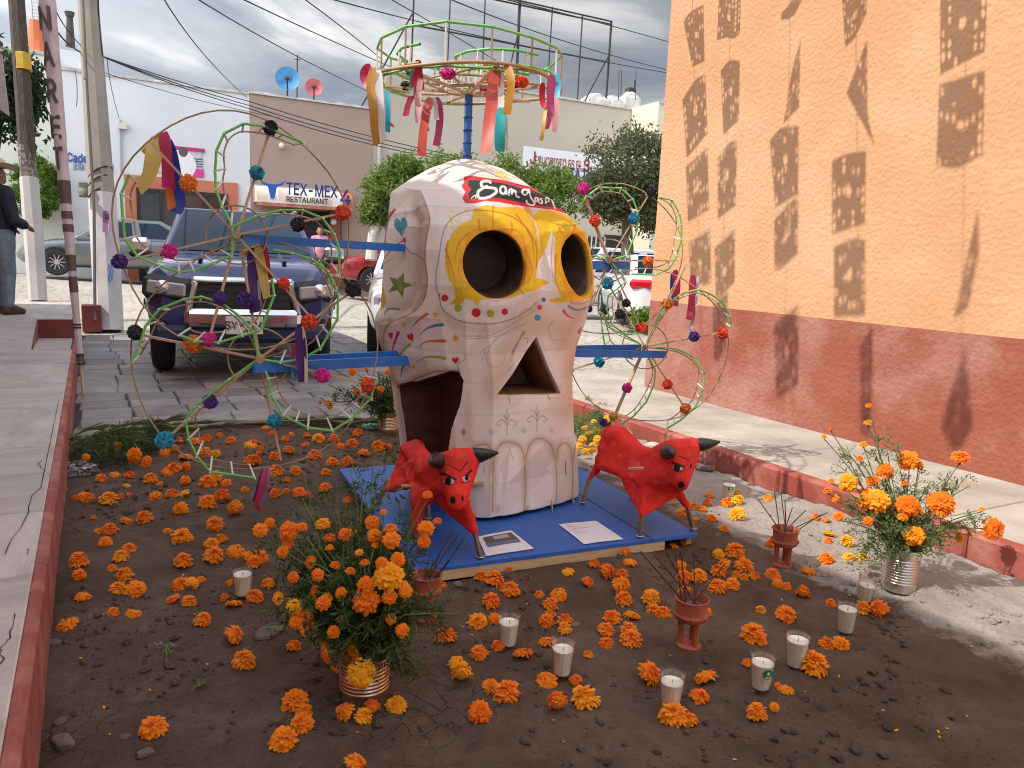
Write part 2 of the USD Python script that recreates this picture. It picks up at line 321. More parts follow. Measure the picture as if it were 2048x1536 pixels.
for j in range(ny):
    xs = np.concatenate([[0], np.cumsum(rng.uniform(.9, 1.1, nx))]); xs = -.18 + xs / xs[-1] * 3.9
    for i in range(nx):
        g = 0.008
        q = np.array([[xs[i] + g, ys[j] + g], [xs[i + 1] - g, ys[j] + g], [xs[i + 1] - g, ys[j + 1] - g], [xs[i] + g, ys[j + 1] - g]]) + rng.uniform(-.012, .012, (4, 2)) + [0.05 * math.sin(j * .8), 0]
        q[:, 0] = np.clip(q[:, 0], -.185, 3.73)
        z = gz(q[:, 0], q[:, 1]) + rng.uniform(-.006, .006) + rng.uniform(-.004, .004, 4)
        part(alley, "paving_stone", slab(MB(), q, -.03 + z.min(), z, .014), stone_m[int(rng.integers(4))])

# left footway with its red kerb
conc = look("worn_concrete", (.34, .29, .275), .8, (.50, .44, .42), 1.6, 9.0, bump=.7, bs=18, bd=.012, sc=(1.0, 3.0, 1.0))
conc2 = look("worn_concrete_pale", (.38, .33, .31), .8, (.54, .48, .46), 1.9, 9.0, bump=.7, bs=22, bd=.012, sc=(3.0, 1.0, 1.0))
kerb_red = look("kerb_red_paint", (.26, .055, .038), .75, (.40, .16, .125), 5.0, 8.0, .45, .72, bump=.5, bs=30, bd=.008)
kerb_dark = look("kerb_dark_red", (.12, .018, .016), .6, (.18, .03, .025), 4.0)
crack_m = look("crack_dark", (.03, .025, .024), 1.0)  # dark strip laid on the slabs as the crack line
lw = structure("left_pavement")
yb = [-2.0, .6, 1.75, 2.85, 3.55, 4.7, 5.8, 6.9, 8.0, 9.0]
for i in range(len(yb) - 1):
    for x0, x1 in ((-1.78, -.86), (-.855, -.215)):
        q = [[x0, yb[i] + .003], [x1, yb[i] + .003], [x1, yb[i + 1] - .003], [x0, yb[i + 1] - .003]]
        part(lw, "slab", slab(MB(), q, -.1, .288 + rng.uniform(-.003, .003), .008), conc if (i + (x0 > -1)) % 2 else conc2)
def ribbon(m, pts, w, z):
    P = np.asarray(pts, float)[:, :2]; t = np.gradient(P, axis=0); t /= np.linalg.norm(t, axis=1, keepdims=True); nrm = np.stack([-t[:, 1], t[:, 0]], 1)
    ww = w * (0.5 + rng.random(len(P)))[:, None]
    return m.grid(np.stack([np.c_[P - nrm * ww, np.full(len(P), z)], np.c_[P + nrm * ww, np.full(len(P), z)]]))
def wiggle(pts, n, amp):
    P = np.asarray(pts, float); s = np.linspace(0, len(P) - 1, n); Q = np.stack([np.interp(s, range(len(P)), P[:, k]) for k in (0, 1)], 1)
    j = np.cumsum(rng.normal(0, amp, Q.shape), 0); j -= np.linspace(0, 1, n)[:, None] * j[-1]
    Q = Q + j; Q[:, 0] = np.minimum(Q[:, 0], -.24); return Q
m = MB()
for px in ([(135, 800), (112, 880), (105, 940), (40, 1000), (10, 1110)], [(100, 905), (85, 940)], [(3, 1330), (30, 1230)], [(60, 1100), (92, 1105)]):
    ribbon(m, wiggle([gnd(a, b, .288) for a, b in px], 7 * len(px), .010), .0015, .2925)
part(lw, "crack", m, crack_m)
ys_k = [-2.0, 1.2, 2.95, 4.4, 5.9, 7.4, 8.8, 10.0]
lk = structure("left_kerb")
for i in range(len(ys_k) - 1):
    part(lk, "kerb_stone", MB().rbox([-.20, (ys_k[i] + ys_k[i + 1]) / 2, .093], [.045, ys_k[i + 1] - ys_k[i] - .004, .386], .012), kerb_red)
up = structure("upper_pavement")
part(up, "platform", MB().box([-1.0, 11.75, .247], [1.54, 3.3, .506]), conc2)
part(up, "riser", MB().box([-.38, 10.085, .25], [.36, .03, .49]), kerb_dark)
w = MB(); a = np.array([[-1.78, 8.9, .29], [-.57, 8.9, .29], [-.57, 10.1, .502], [-1.78, 10.1, .502]]); w.add(np.vstack([a, a * [1, 1, 0]]), [[0, 1, 2, 3], [0, 4, 5, 1], [1, 5, 6, 2], [2, 6, 7, 3], [3, 7, 4, 0]])
part(up, "ramp", w, conc)
w = MB(); w.add([[-.566, 9.1, .2], [-.566, 10.07, .2], [-.566, 10.07, .49], [-.566, 9.1, .318], [-.56, 9.1, .2], [-.56, 10.07, .2], [-.56, 10.07, .49], [-.56, 9.1, .318]], [[4, 5, 6, 7], [0, 4, 7, 3], [3, 7, 6, 2]])
part(up, "ramp_cheek", w, kerb_red)
part(up, "landing", MB().box([-.395, 9.53, .14], [.33, 1.05, .296]), conc)
solo("concrete_block", MB().rbox([-.04, 13.75, .2], [.27, .3, .42], .01), kerb_dark, "dark red painted concrete block beside the foot of the grey concrete pole", "block")

# right footway, red kerb
pave_r = look("dusty_pavement", (.27, .24, .205), .85, (.42, .385, .335), 1.9, 9.0, bump=.7, bs=20, bd=.012)
rw = structure("right_pavement")
yr = [-3.0, .9, 2.3, 3.6, 4.9, 6.2, 7.3]
for i in range(len(yr) - 1):
    part(rw, "slab", slab(MB(), [[3.845, yr[i] + .003], [4.949 if yr[i] < 6 else 6.5, yr[i] + .003], [4.949 if yr[i] < 6 else 6.5, yr[i + 1] - .003], [3.845, yr[i + 1] - .003]], -.1, .145 + rng.uniform(-.002, .002), .006), pave_r)
rk = structure("right_kerb")
yk = [-3.0, 1.0, 2.1, 3.3, 4.4, 5.5, 6.6, 7.3]
for i in range(len(yk) - 1):
    part(rk, "kerb_stone", MB().rbox([3.79, (yk[i] + yk[i + 1]) / 2, .048], [.10, yk[i + 1] - yk[i] - .004, .2], .014), kerb_red)

# ------------------------------------------------------------------ the two houses that flank the alley
N = {"g": ("geometry", {}), "n": ("noise_texture", {"scale": 0.9, "detail": 8.0, "roughness": 0.6}), "r": ("rgb_ramp", {"ramp": [(0.3, (.56, .29, .15)), (.5, (.60, .335, .185)), (.7, (.63, .385, .23))]}),
     "v": ("voronoi_texture", {"scale": 30.0, "randomness": 1.0, "feature": "smooth_f1", "smoothness": 0.6}), "n2": ("noise_texture", {"scale": 55.0, "detail": 5.0, "roughness": .6}), "ad": ("math", {"math_type": "add"}),
     "b": ("bump", {"strength": 0.5, "distance": 0.010}), "n3": ("noise_texture", {"scale": 5.0, "detail": 3.0}), "b2": ("bump", {"strength": 0.25, "distance": 0.03}), "p": ("principled_bsdf", {"roughness": .88, "specular_ior_level": .2})}
stucco = usdkit.material(stage, "/World/Looks/orange_stucco", N, [("g.position", "n.vector"), ("n.fac", "r.fac"), ("r.color", "p.base_color"), ("g.position", "v.vector"), ("g.position", "n2.vector"), ("v.distance", "ad.value1"), ("n2.fac", "ad.value2"), ("ad.value", "b.height"), ("g.position", "n3.vector"), ("n3.fac", "b2.height"), ("b2.normal", "b.normal"), ("b.normal", "p.normal")], surface="p.BSDF")
N2 = dict(N); N2["r"] = ("rgb_ramp", {"ramp": [(0.28, (.27, .072, .042)), (.46, (.30, .10, .068)), (.58, (.36, .165, .13)), (.74, (.43, .24, .20))]}); N2["n"] = ("noise_texture", {"scale": 1.1, "detail": 10.0, "roughness": 0.68}); N2["b"] = ("bump", {"strength": 0.45, "distance": 0.012})
band = usdkit.material(stage, "/World/Looks/faded_red_band", N2, [("g.position", "n.vector"), ("n.fac", "r.fac"), ("r.color", "p.base_color"), ("g.position", "v.vector"), ("g.position", "n2.vector"), ("v.distance", "ad.value1"), ("n2.fac", "ad.value2"), ("ad.value", "b.height"), ("g.position", "n3.vector"), ("n3.fac", "b2.height"), ("b2.normal", "b.normal"), ("b.normal", "p.normal")], surface="p.BSDF")
oh = thing("orange_house", "tall orange stucco house wall with faded red band along its foot", "house", (8.0, 2.0, 0))
part(oh, "wall", MB().box([8.0, 1.1, 3.85], [6.1, 10.2, 5.65]), stucco)
part(oh, "painted_band", MB().box([8.0, 1.1, .505], [6.106, 10.206, 1.05]), band)
part(oh, "parapet", MB().box([8.0, 1.1, 6.73], [6.2, 10.3, .12]), stucco)
lh_h = (3.0 + 1.78) * SUN[2] / -SUN[0]
lh = thing("corner_house", "plastered corner house along the left pavement shading the alley", "house", (-5, 3, 0))
lh_m = look("left_house_plaster", (.50, .40, .34), .85, (.56, .46, .40), 1.0, bump=.4, bs=30)
part(lh, "wall", MB().box([-5.3, 2.9, lh_h / 2], [7.0, 19.4, lh_h]), lh_m)
part(lh, "plinth", MB().box([-5.3, 2.9, .7], [7.02, 19.42, .9]), kerb_red)
# ------------------------------------------------------------------ far side of the cross street
YF = 24.5
def fx(px, py=300): return aty(px, py, YF)[0]
def fz(px, py): return aty(px, py, YF)[2]
def plaster(name, c, d=.12, **k): return look(name, c, .85, tuple(x * (1 - d) for x in c), .35, 7.0, bump=.3, bs=9, bd=.02, **k)
white_p, brown_p, beige_p, cream_p = plaster("white_plaster", (.66, .68, .71)), plaster("brown_plaster", (.36, .265, .22)), plaster("beige_plaster", (.47, .42, .345)), plaster("cream_plaster", (.66, .67, .58))
coping = look("coping", (.62, .58, .52), .9, (.42, .40, .37), 2.0)
dark_glass = look("dark_window_glass", (.02, .022, .025), .05, spec=.8)
black_metal = look("black_metal", (.018, .017, .017), .45)
terracotta_p = look("salmon_surround", (.50, .17, .095), .8, (.42, .14, .08), 2.0)
iron = look("rusty_steel", (.035, .028, .026), .7)
blue_ink, dark_ink, navy_ink, red_ink = look("blue_lettering", (.02, .09, .38), .6), look("dark_lettering", (.03, .02, .02), .6), look("navy_lettering", (.015, .03, .16), .6), look("red_lettering", (.35, .03, .05), .6)
sign_white = look("sign_white", (.72, .73, .76), .6, (.64, .65, .68), 3)
XZ = np.array([[1, 0, 0], [0, 0, -1], [0, 1, 0]], float)      # text plane: reads along +x, stands up in z, front towards -y
def words(text, h, x, y, z, bold=False, dep=.012, sx=1.0):
    m = meshkit.text_mesh(text, h, dep, bold); v = np.asarray(m.vertices) * [sx, 1, 1]
    return MB().add(v @ XZ.T + [x, y, z], m.faces)
def house(name, label, x0, x1, z1, mat, y0=YF, y1=34.0, cop=.12):
    t = thing(name, label, "house", ((x0 + x1) / 2, y0, .3))
    part(t, "wall", MB().box([(x0 + x1) / 2, (y0 + y1) / 2, z1 / 2 - .4], [x1 - x0, y1 - y0, z1 + .8]), mat)
    n = max(2, int((x1 - x0) / .25)); xs = np.linspace(x0 + .01, x1 - .01, n); r = np.random.default_rng(len(name)); zz = z1 + r.normal(0, .022, n)
    if cop:
        m = MB(); P = np.stack([np.stack([xs, np.full(n, y), z], 1) for y, z in ((y0 - .035, np.full(n, z1 - cop * .5)), (y0 - .035, zz), (y0 + .25, zz), (y0 + .25, np.full(n, z1 - cop * .5)))], 0); m.grid(P)
        part(t, "coping", m, coping)
    return t
xa, xb, xc, xd, xe = fx(112, 250), fx(499, 250), fx(746, 250), fx(1262, 240), fx(1420, 240)
h0 = house("cream_house", "pale cream rendered house at the far left behind the wooden pole", -14, xa, fz(75, 103), cream_p)
h1 = house("white_house", "white rendered shop house with a salmon framed glass front", xa + .002, xb, 5.88, white_p)
h2 = house("brown_house", "brown rendered house carrying the restaurant awning", xb + .002, xc, 5.92, brown_p)
h3 = house("beige_hall", "long beige rendered hall with roof tanks and a white church banner", xc + .002, xd, 7.15, beige_p, y0=YF + .02, y1=YF + .3)
part(h3, "rear_block", MB().box([(xc + 3 + xd) / 2, YF + 5, 3.25], [xd - xc - 3.02, 9.3, 7.4]), beige_p); part(h3, "rear_block", MB().box([xc + 1.5, YF + 5, 2.6], [2.96, 9.3, 6.0]), beige_p)
h4 = house("cream_annex", "lower cream rendered annex at the right end of the beige hall", xd + .002, 34, fz(1300, 222), plaster("annex_plaster", (.60, .56, .43)), y0=YF - 1.6)
# white house: shop front
def fbox(t, name, px0, py0, px1, py1, proud, mat, thick=.06):
    a, b = aty(px0, py0, YF), aty(px1, py1, YF); x0, x1, z1, z0 = a[0], b[0], a[2], b[2]
    return part(t, name, MB().box([(x0 + x1) / 2, YF - proud + thick / 2, (z0 + z1) / 2], [abs(x1 - x0), thick, abs(z1 - z0)]), mat)
zs0, zs1, xs0, xs1 = .28, fz(262, 350), fx(250, 400), fx(475, 400)
sf = part(h1, "shop_surround", MB().box([(xs0 + xs1) / 2, YF - .03, (zs0 + zs1) / 2], [xs1 - xs0, .1, zs1 - zs0]), terracotta_p)
xi0, xi1, zi1 = xs0 + .33, xs1 - .33, zs1 - .33
gl = part(h1, "glazing", MB().box([(xi0 + xi1) / 2, YF - .075, (zs0 + zi1) / 2], [xi1 - xi0, .02, zi1 - zs0]), dark_glass)
for k in range(5):
    x = xi0 + (xi1 - xi0) * k / 4
    part(h1, "mullion", MB().box([x, YF - .09, (zs0 + zi1) / 2], [.09, .05, zi1 - zs0]), black_metal)
part(h1, "transom", MB().box([(xi0 + xi1) / 2, YF - .091, zi1 - .05], [xi1 - xi0, .05, .1]), black_metal)
rr = random.Random(3)
for k in range(4):                                               # etched plants on the panes
    m = MB(); x0 = xi0 + (xi1 - xi0) * (k + .5) / 4
    for b in range(9):
        z = zs0 + .3; x = x0 + rr.uniform(-.2, .2); pts = [[x, YF - .089, z]]
        for s in range(5):
            x += rr.uniform(-.09, .09); z += rr.uniform(.12, .34); pts.append([x, YF - .089, z])
        m.tube(pts, [.012, .011, .01, .008, .006, .005], 3)
        for q in pts[1:]: m.ball(q, .03, 0, (1, .1, 1.6))
    part(h1, "etched_plant", m, look("etched_glass", (.30, .31, .32), .6))
part(h1, "conduit", MB().tube([aty(241, 240, YF - .04), aty(243, 345, YF - .04)], .025, 6), look("grey_pipe", (.4, .4, .42), .6))
part(h1, "meter_lamp", MB().box(aty(245, 252, YF - .08), [.2, .14, .16]), look("lamp_cream", (.6, .58, .5), .5))
zt = fz(133, 322)
part(h1, "wall_lettering", words("Cadereyta", .22, fx(133, 315), YF - .01, zt - .0, True, sx=.66), blue_ink)
part(h1, "wall_lettering", words("¡Ella te da más!", .2, fx(146, 335), YF - .01, fz(146, 338), False, sx=.5), look("faded_blue_lettering", (.10, .22, .42), .7))
part(h1, "roof_box", MB().box([fx(140, 110), YF + 1.2, 6.0], [.62, 1.0, .95]), white_p)
# poster above the shop
po = thing("wall_poster", "printed poster with people in white on the white wall above the glass shop front", "poster", aty(350, 320, YF))
a, b = aty(294, 292, YF), aty(404, 352, YF)
part(po, "sheet", MB().box([(a[0] + b[0]) / 2, YF - .02, (a[2] + b[2]) / 2], [b[0] - a[0], .012, a[2] - b[2]]), look("poster_paper", (.36, .32, .37), .6, (.60, .58, .62), 2.2))
def pblob(name, px, py, w, h, mat, pr=.034):
    c = aty(px, py, YF); part(po, name, MB().ball([c[0], YF - pr, c[2]], 1.0, 2, (w, .006, h)), mat)
pblob("printed_figure", 362, 330, .42, .42, look("print_white", (.72, .70, .72), .6)); pblob("printed_figure", 335, 318, .26, .30, look("print_mauve", (.45, .38, .42), .6))
pblob("printed_head", 366, 304, .12, .14, look("print_dark", (.10, .07, .07), .6), .04); pblob("printed_head", 341, 303, .09, .1, look("print_skin", (.40, .22, .16), .6), .04)
part(po, "printed_band", MB().box([aty(372, 297, YF)[0], YF - .03, aty(372, 298, YF)[2]], [1.0, .012, .1]), look("print_magenta", (.42, .02, .16), .6))
part(po, "printed_band", MB().box([aty(396, 345, YF)[0], YF - .03, aty(396, 346, YF)[2]], [.3, .012, .22]), look("print_pink", (.62, .04, .25), .6))
for k in range(4):
    part(po, "printed_line", MB().box([aty(392, 318 + k * 5, YF)[0], YF - .03, aty(392, 318 + k * 5, YF)[2]], [.34, .012, .025]), navy_ink)
# restaurant awning
aw = thing("restaurant_awning", "worn white barrel awning lettered TEX-MEX RESTAURANT over the dark doorway", "awning", aty(605, 390, YF))
a, b = aty(506, 366, YF), aty(696, 410, YF); x0, x1 = a[0], b[0]; zt_, zb_ = aty(600, 376, YF)[2], aty(600, 411, YF)[2]
cv = []
for k in range(9):
    t_ = k / 8 * math.pi / 2; cv.append([YF - .55 * math.sin(t_), zb_ + .08 + (zt_ - zb_ - .08) * math.cos(t_)])
cv.append([YF - .56, zb_])
aw_m = look("awning_canvas", (.76, .73, .68), .7, (.80, .78, .75), 1.5, bump=.2, bs=6); aw_s = look("awning_stain", (.66, .50, .40), .7, (.74, .68, .62), 1.6)
nb = 9
for k in range(nb):
    xx = np.array([x0 + (x1 - x0) * k / nb, x0 + (x1 - x0) * (k + 1) / nb]); P = np.stack([np.stack([np.full(len(cv), x), np.array(cv)[:, 0], np.array(cv)[:, 1]], 1) for x in xx])
    part(aw, "canvas_strip", MB().grid(P), aw_s if k in (0, 2, 6) else (look("awning_orange", (.55, .14, .06), .7) if k == nb - 1 else aw_m), True)
for x in (x0, x1):
    P = np.array([[x, q[0], q[1]] for q in cv] + [[x, YF, zb_]]); part(aw, "end_cheek", MB().add(P, [[0, i, i + 1] for i in range(1, len(P) - 1)]), aw_s)
part(aw, "valance", MB().box([(x0 + x1) / 2, YF - .55, zb_ - .05], [x1 - x0, .02, .1]), look("awning_valance", (.36, .11, .07), .8, (.45, .2, .14), 6))
part(aw, "lettering", words("TEX-MEX", .34, fx(563, 395) + .0, YF - .585, zb_ + .27, True, sx=.70), navy_ink)
part(aw, "lettering", words("RESTAURANT", .15, fx(563, 405), YF - .60, zb_ + .06, True, sx=.92), dark_ink)
part(aw, "lettering", words("4", .42, fx(668, 410), YF - .585, zb_ + .1, True), navy_ink)
part(aw, "longhorn_emblem", MB().extr(sg.Polygon([(-.42, .25), (-.25, .12), (-.12, .08), (.12, .08), (.25, .12), (.42, .25), (.28, .06), (.13, .0), (.09, -.18), (.05, -.34), (-.05, -.34), (-.09, -.18), (-.13, 0), (-.28, .06)]), .012, XZ, [fx(537, 390), YF - .585, zb_ + .45]), blue_ink)
part(h2, "doorway", MB().box([fx(622, 440), YF - .02, 1.45], [1.9, .05, 2.3]), look("door_dark", (.012, .01, .01), .6))
for px in (585, 668):
    part(h2, "door_post", MB().box([fx(px, 440), YF - .09, 1.5], [.32, .2, 2.4]), look("door_post_red", (.22, .06, .04), .7))
part(h2, "wall_lamp", MB().ball(aty(667, 444, YF - .15), .1, 2), look("lamp_glass", (.7, .68, .62), .3))
part(h2, "wall_lamp", MB().ball(aty(563, 291, YF - .1), .09, 2), look("lamp_glass", (.7, .68, .62), .3))
part(h2, "plinth", MB().box([(xb + xc) / 2, YF - .03, .55], [xc - xb - .02, .06, .55]), look("plinth_red", (.30, .08, .06), .8))
part(h3, "downpipe", MB().tube([aty(761, 148, YF - .08), aty(757, 330, YF - .08), aty(752, 470, YF - .08)], .055, 8), look("white_pipe", (.65, .64, .62), .5))
part(h3, "doorway", MB().box([fx(1260, 480), YF - .02, 1.2], [2.4, .06, 2.5]), look("door_dark", (.012, .01, .01), .6))
part(h3, "window", MB().box([fx(1190, 470), YF - .02, 1.7], [1.0, .08, 1.3]), dark_glass)
for k in range(5): part(h3, "window_bar", MB().box([fx(1190, 470) - .4 + k * .2, YF - .08, 1.7], [.04, .04, 1.3]), look("white_pipe", (.65, .64, .62), .5))
# church banner
cb = thing("church_banner", "white banner lettered JESUCRISTO ES EL on the beige hall above the clipped trees", "banner", aty(1150, 330, YF))
a, b = aty(1046, 294, YF), aty(1250, 372, YF)
part(cb, "sheet", MB().box([(a[0] + b[0]) / 2, YF - .01, (a[2] + b[2]) / 2 - .35], [b[0] - a[0], .02, 1.75]), sign_white)
part(cb, "lettering", words("J", .42, fx(1058, 318), YF - .03, fz(1058, 327), True, sx=.8), red_ink)
part(cb, "lettering", words("ESUCRISTO ES EL", .30, fx(1068, 320), YF - .03, fz(1068, 329), False, sx=.56), red_ink)
part(cb, "lettering", words("S", .42, fx(1165, 335), YF - .03, fz(1165, 342), True, sx=.8), red_ink)
part(cb, "lettering", words("LLUVIA DE", .36, fx(1092, 345), YF - .03, fz(1092, 352), True, sx=.8), navy_ink)
part(cb, "emblem", MB().ball([fx(1066, 345), YF - .03, fz(1066, 343)], .2, 2, (1.3, .08, .6)), red_ink)
# roof things
def dish(px, py, R, mat, label, pole_py):
    c = aty(px, py, YF + .5); t = thing("satellite_dish", label, "satellite dish", c)
    F = frame([-.25, -1, .12]); s = [[R * q, -.25 * R * (1 - q * q)] for q in np.linspace(0.02, 1, 8)]
    part(t, "reflector", MB().lathe(s, 24, c, F), mat, True)
    part(t, "feed_arm", MB().tube([c + F @ [0, -R * .9, 0], c + F @ [0, -R * .3, R * .8]], .02, 6), iron)
    part(t, "feed_horn", MB().ball(c + F @ [0, -R * .25, R * .82], .06, 1), iron)
    part(t, "mast", MB().tube([c + [0, .1, 0], aty(px, pole_py, YF + .6)], .025, 6), iron)
    part(t, "emblem", MB().box(c + F @ [0, .1 * R, .02 - .23 * R], [.5 * R, .22 * R, .012], F), look("dish_emblem", (.05, .12, .3), .5))
dish(575, 157, .36, look("dish_blue", (.06, .27, .55), .5), "blue satellite dish on the roof edge of the brown house", 192)
dish(628, 174, .26, look("dish_red", (.55, .12, .14), .5), "small red satellite dish beside the larger blue one", 200)
solo("antenna_mast", MB().tube([aty(595, 110, YF + .7), aty(594, 200, YF + .7)], .02, 5).tube([aty(588, 118, YF + .7), aty(602, 120, YF + .7)], .012, 4), iron, "thin antenna mast between the blue and red dishes", "antenna")
oc = thing("orange_roof_tank", "small orange roof structure with a lattice mast above the cream house", "roof structure", aty(72, 105, YF + 1))
c = aty(74, 90, YF + 1); part(oc, "body", MB().lathe([[.0, .62], [.16, .62], [.22, .1], [.24, -.35], [0, -.35]], 10, c), look("orange_tank", (.60, .16, .06), .7))
lm = MB(); q0, q1 = aty(74, 72, YF + 1), aty(66, -40, YF + 1)
for k in range(3):
    o = .14 * np.array([math.cos(k * 2.1), math.sin(k * 2.1), 0]); lm.tube([q0 + o, q1 + o], .012, 4)
for k in range(16):
    p_ = q0 + (q1 - q0) * k / 16; pn = q0 + (q1 - q0) * (k + 1) / 16
    for s in range(3):
        o = .14 * np.array([math.cos(s * 2.1), math.sin(s * 2.1), 0]); o2 = .14 * np.array([math.cos(s * 2.1 + 2.1), math.sin(s * 2.1 + 2.1), 0]); lm.tube([p_ + o, pn + o2], .008, 3)
part(oc, "lattice_mast", lm, look("pale_steel", (.45, .45, .46), .5))
st = thing("roof_chimney", "dark slender chimney standing on the white house roof", "chimney", aty(141, 95, YF + 1.2))
c = aty(141, 94, YF + 1.2); t_ = aty(139, 24, YF + 1.2)
part(st, "shaft", MB().tube([c, t_], [.12, .07], 8), look("chimney_dark", (.07, .055, .05), .8)); part(st, "cap", MB().lathe([[.0, .0], [.13, .0], [.1, -.12], [.05, -.12]], 10, t_), look("chimney_dark", (.07, .055, .05), .8))
tank_m = look("water_tank_white", (.68, .67, .63), .5, (.60, .59, .55), 3)
def tank(px, py, R, H, label, lid):
    c = aty(px, py, YF + 2.2); t = thing("water_tank", label, "water tank", c, group=None)
    pr = [[0, H], [R * .35, H], [R * .5, H - .06], [R * .92, H - .22], [R, H - .3]] + [q for k in range(5) for q in ([R, H - .32 - k * H * .13], [R * .97, H - .36 - k * H * .13])] + [[R, 0], [0, 0]]
    part(t, "body", MB().lathe(pr, 20, c), tank_m, 30)
    if lid: part(t, "lid_fitting", MB().box(c + [0, 0, H + .08], [.3, .3, .16]).tube([c + [.2, 0, H], c + [.2, 0, H + .5]], .03, 6), iron)
tank(1188, 228, .62, .75, "low white water tank on the roof, left of the three", False)
tank(1222, 232, .55, .75, "low white water tank on the roof, between two others", False)
tank(1257, 236, .46, 1.0, "taller white ribbed water tank with pipes at the roof's right end", True)
# billboard frame on the hall's roof
bf = thing("billboard_frame", "bare rusty steel billboard frame standing on the beige hall roof", "billboard frame", aty(1040, 190, YF + 2))
YB = YF + 2.0
for (a0, a1, r) in [((829, -40), (821, 175), .032), ((902, -40), (893, 180), .025), ((972, -40), (963, 186), .025), ((1040, -10), (1031, 205), .055), ((1105, 14), (1093, 205), .025), ((1165, 30), (1154, 210), .028), ((1223, 42), (1211, 215), .045)]:
    part(bf, "upright", MB().tube([aty(*a0, YB), aty(*a1, YB)], r, 6), iron)
for (a0, a1) in [((900, -30), (1223, 43)), ((827, 50), (1218, 125)), ((965, -6), (1223, 49))]:
    part(bf, "rail", MB().tube([aty(*a0, YB - .05), aty(*a1, YB - .05)], .032, 6), iron)
for (a0, a1) in [((826, 25), (722, 215)), ((1035, 70), (1010, 175)), ((1217, 112), (1168, 205))]:
    part(bf, "brace", MB().tube([aty(*a0, YB + .02), aty(*a1, YB - .3)], .028, 6), iron)
for k, px in enumerate((1238, 1243, 1272)):
    solo("roof_rod", MB().tube([aty(px, 140, YF + 1.5), aty(px - 1, 200, YF + 1.5)], .018, 4), iron, ["thin steel rod on the roof left of the tall tank", "thin steel rod touching the tall roof tank", "thin steel rod right of the tall roof tank"][k], "rod")

# ------------------------------------------------------------------ trees
def leaf_mat(name, a, b, tr=.35):
    N = {"g": ("geometry", {}), "r": ("rgb_ramp", {"ramp": [(0.0, a), (1.0, b)]}), "p": ("principled_bsdf", {"roughness": .5, "specular_ior_level": .4}), "t": ("translucent_bsdf", {}), "m": ("mix_closure", {"fac": tr})}
    return usdkit.material(stage, f"/World/Looks/{name}", N, [("g.random_per_island", "r.fac"), ("r.color", "p.base_color"), ("r.color", "t.color"), ("p.BSDF", "m.closure1"), ("t.BSDF", "m.closure2")], surface="m.closure")
def leaves(m, C, L, rg, wid=.42, up=None, droop=0.0):
    """one folded leaf at each point of C"""
    n = len(C); d = rg.normal(size=(n, 3)); d[:, 2] -= droop
    if up is not None: d = d * .8 + up
    d /= np.linalg.norm(d, axis=1, keepdims=True); w = np.cross(d, rg.normal(size=(n, 3))); w /= np.linalg.norm(w, axis=1, keepdims=True); nn = np.cross(d, w)
    L = (L * rg.uniform(.6, 1.3, n))[:, None]
    a, b, c1, c2 = C, C + d * L, C + d * L * .5 + w * L * wid * .5 + nn * L * .12, C + d * L * .5 - w * L * wid * .5 + nn * L * .12
    v = np.stack([a, c1, b, c2], 1).reshape(-1, 3); i = np.arange(n)[:, None] * 4
    return m.add(v, np.vstack([i + [0, 1, 2], i + [0, 2, 3]]))
def crown_points(c, R, n, rg, nclump=60, cs=.22, shell=.55, flat=False):
    d = rg.normal(size=(nclump, 3)); d /= np.linalg.norm(d, axis=1, keepdims=True)
    rad = shell + (1 - shell) * rg.random(nclump) ** .6; rad *= 1 + rg.normal(0, .09, nclump)
    cl = np.asarray(c) + d * rad[:, None] * R
    k = rg.integers(0, nclump, n)
    return cl[k] + rg.normal(0, 1, (n, 3)) * cs * np.mean(R) * rg.uniform(.5, 1.2, (nclump, 1))[k]
def crown(c, R, n, L, seed, **k):
    rg = np.random.default_rng(seed); return leaves(MB(), crown_points(c, np.asarray(R), n, rg, **k), L, rg)
bark = look("bark", (.06, .045, .035), .9, (.11, .09, .07), 8, bump=.8, bs=25, bd=.02); lime = look("limewashed_trunk", (.55, .53, .50), .9, (.45, .43, .40), 6, bump=.5, bs=20)
g1, g2, g3, g4 = leaf_mat("leaf_fresh", (.13, .20, .03), (.34, .42, .10)), leaf_mat("leaf_olive", (.10, .115, .05), (.27, .28, .15)), leaf_mat("leaf_dark", (.03, .06, .02), (.11, .15, .05)), leaf_mat("leaf_lime", (.10, .20, .015), (.26, .36, .04))
def tree(name, label, crowns, trunk, tm, lm, L=.14, bare=None):
    t = thing(name, label, "tree", trunk[0])
    part(t, "trunk", MB().tube(trunk, np.linspace(.17, .09, len(trunk)), 10), tm)
    m = MB()
    for (c, R, n, sd) in crowns:
        rg = np.random.default_rng(sd); leaves(m, crown_points(c, np.asarray(R), n, rg, nclump=70, cs=.16), L, rg)
    part(t, "crown", m, lm)
    br = MB(); top = np.asarray(trunk[-1]); rg = np.random.default_rng(7)
    for (c, R, n, sd) in crowns:
        for k in range(7):
            e = np.asarray(c) + rg.normal(0, .4, 3) * R; br.tube([top, (top + e) / 2 + rg.normal(0, .08, 3), e], [.06, .04, .015], 5)
    part(t, "branch", br, bark)
c1 = atd(778, 392, 21); k1 = 21 / FPX
tree("street_tree", "light green street tree with whitewashed trunk left of the giant skull", [(atd(790, 388, 21), (62 * k1, 60 * k1, 60 * k1), 5200, 1), (atd(812, 345, 21), (40 * k1, .6, 32 * k1), 1800, 2), (atd(744, 425, 21), (20 * k1, .4, 26 * k1), 900, 3)], [atd(742, 520, 21), atd(745, 470, 21), atd(765, 420, 21)], lime, g1)
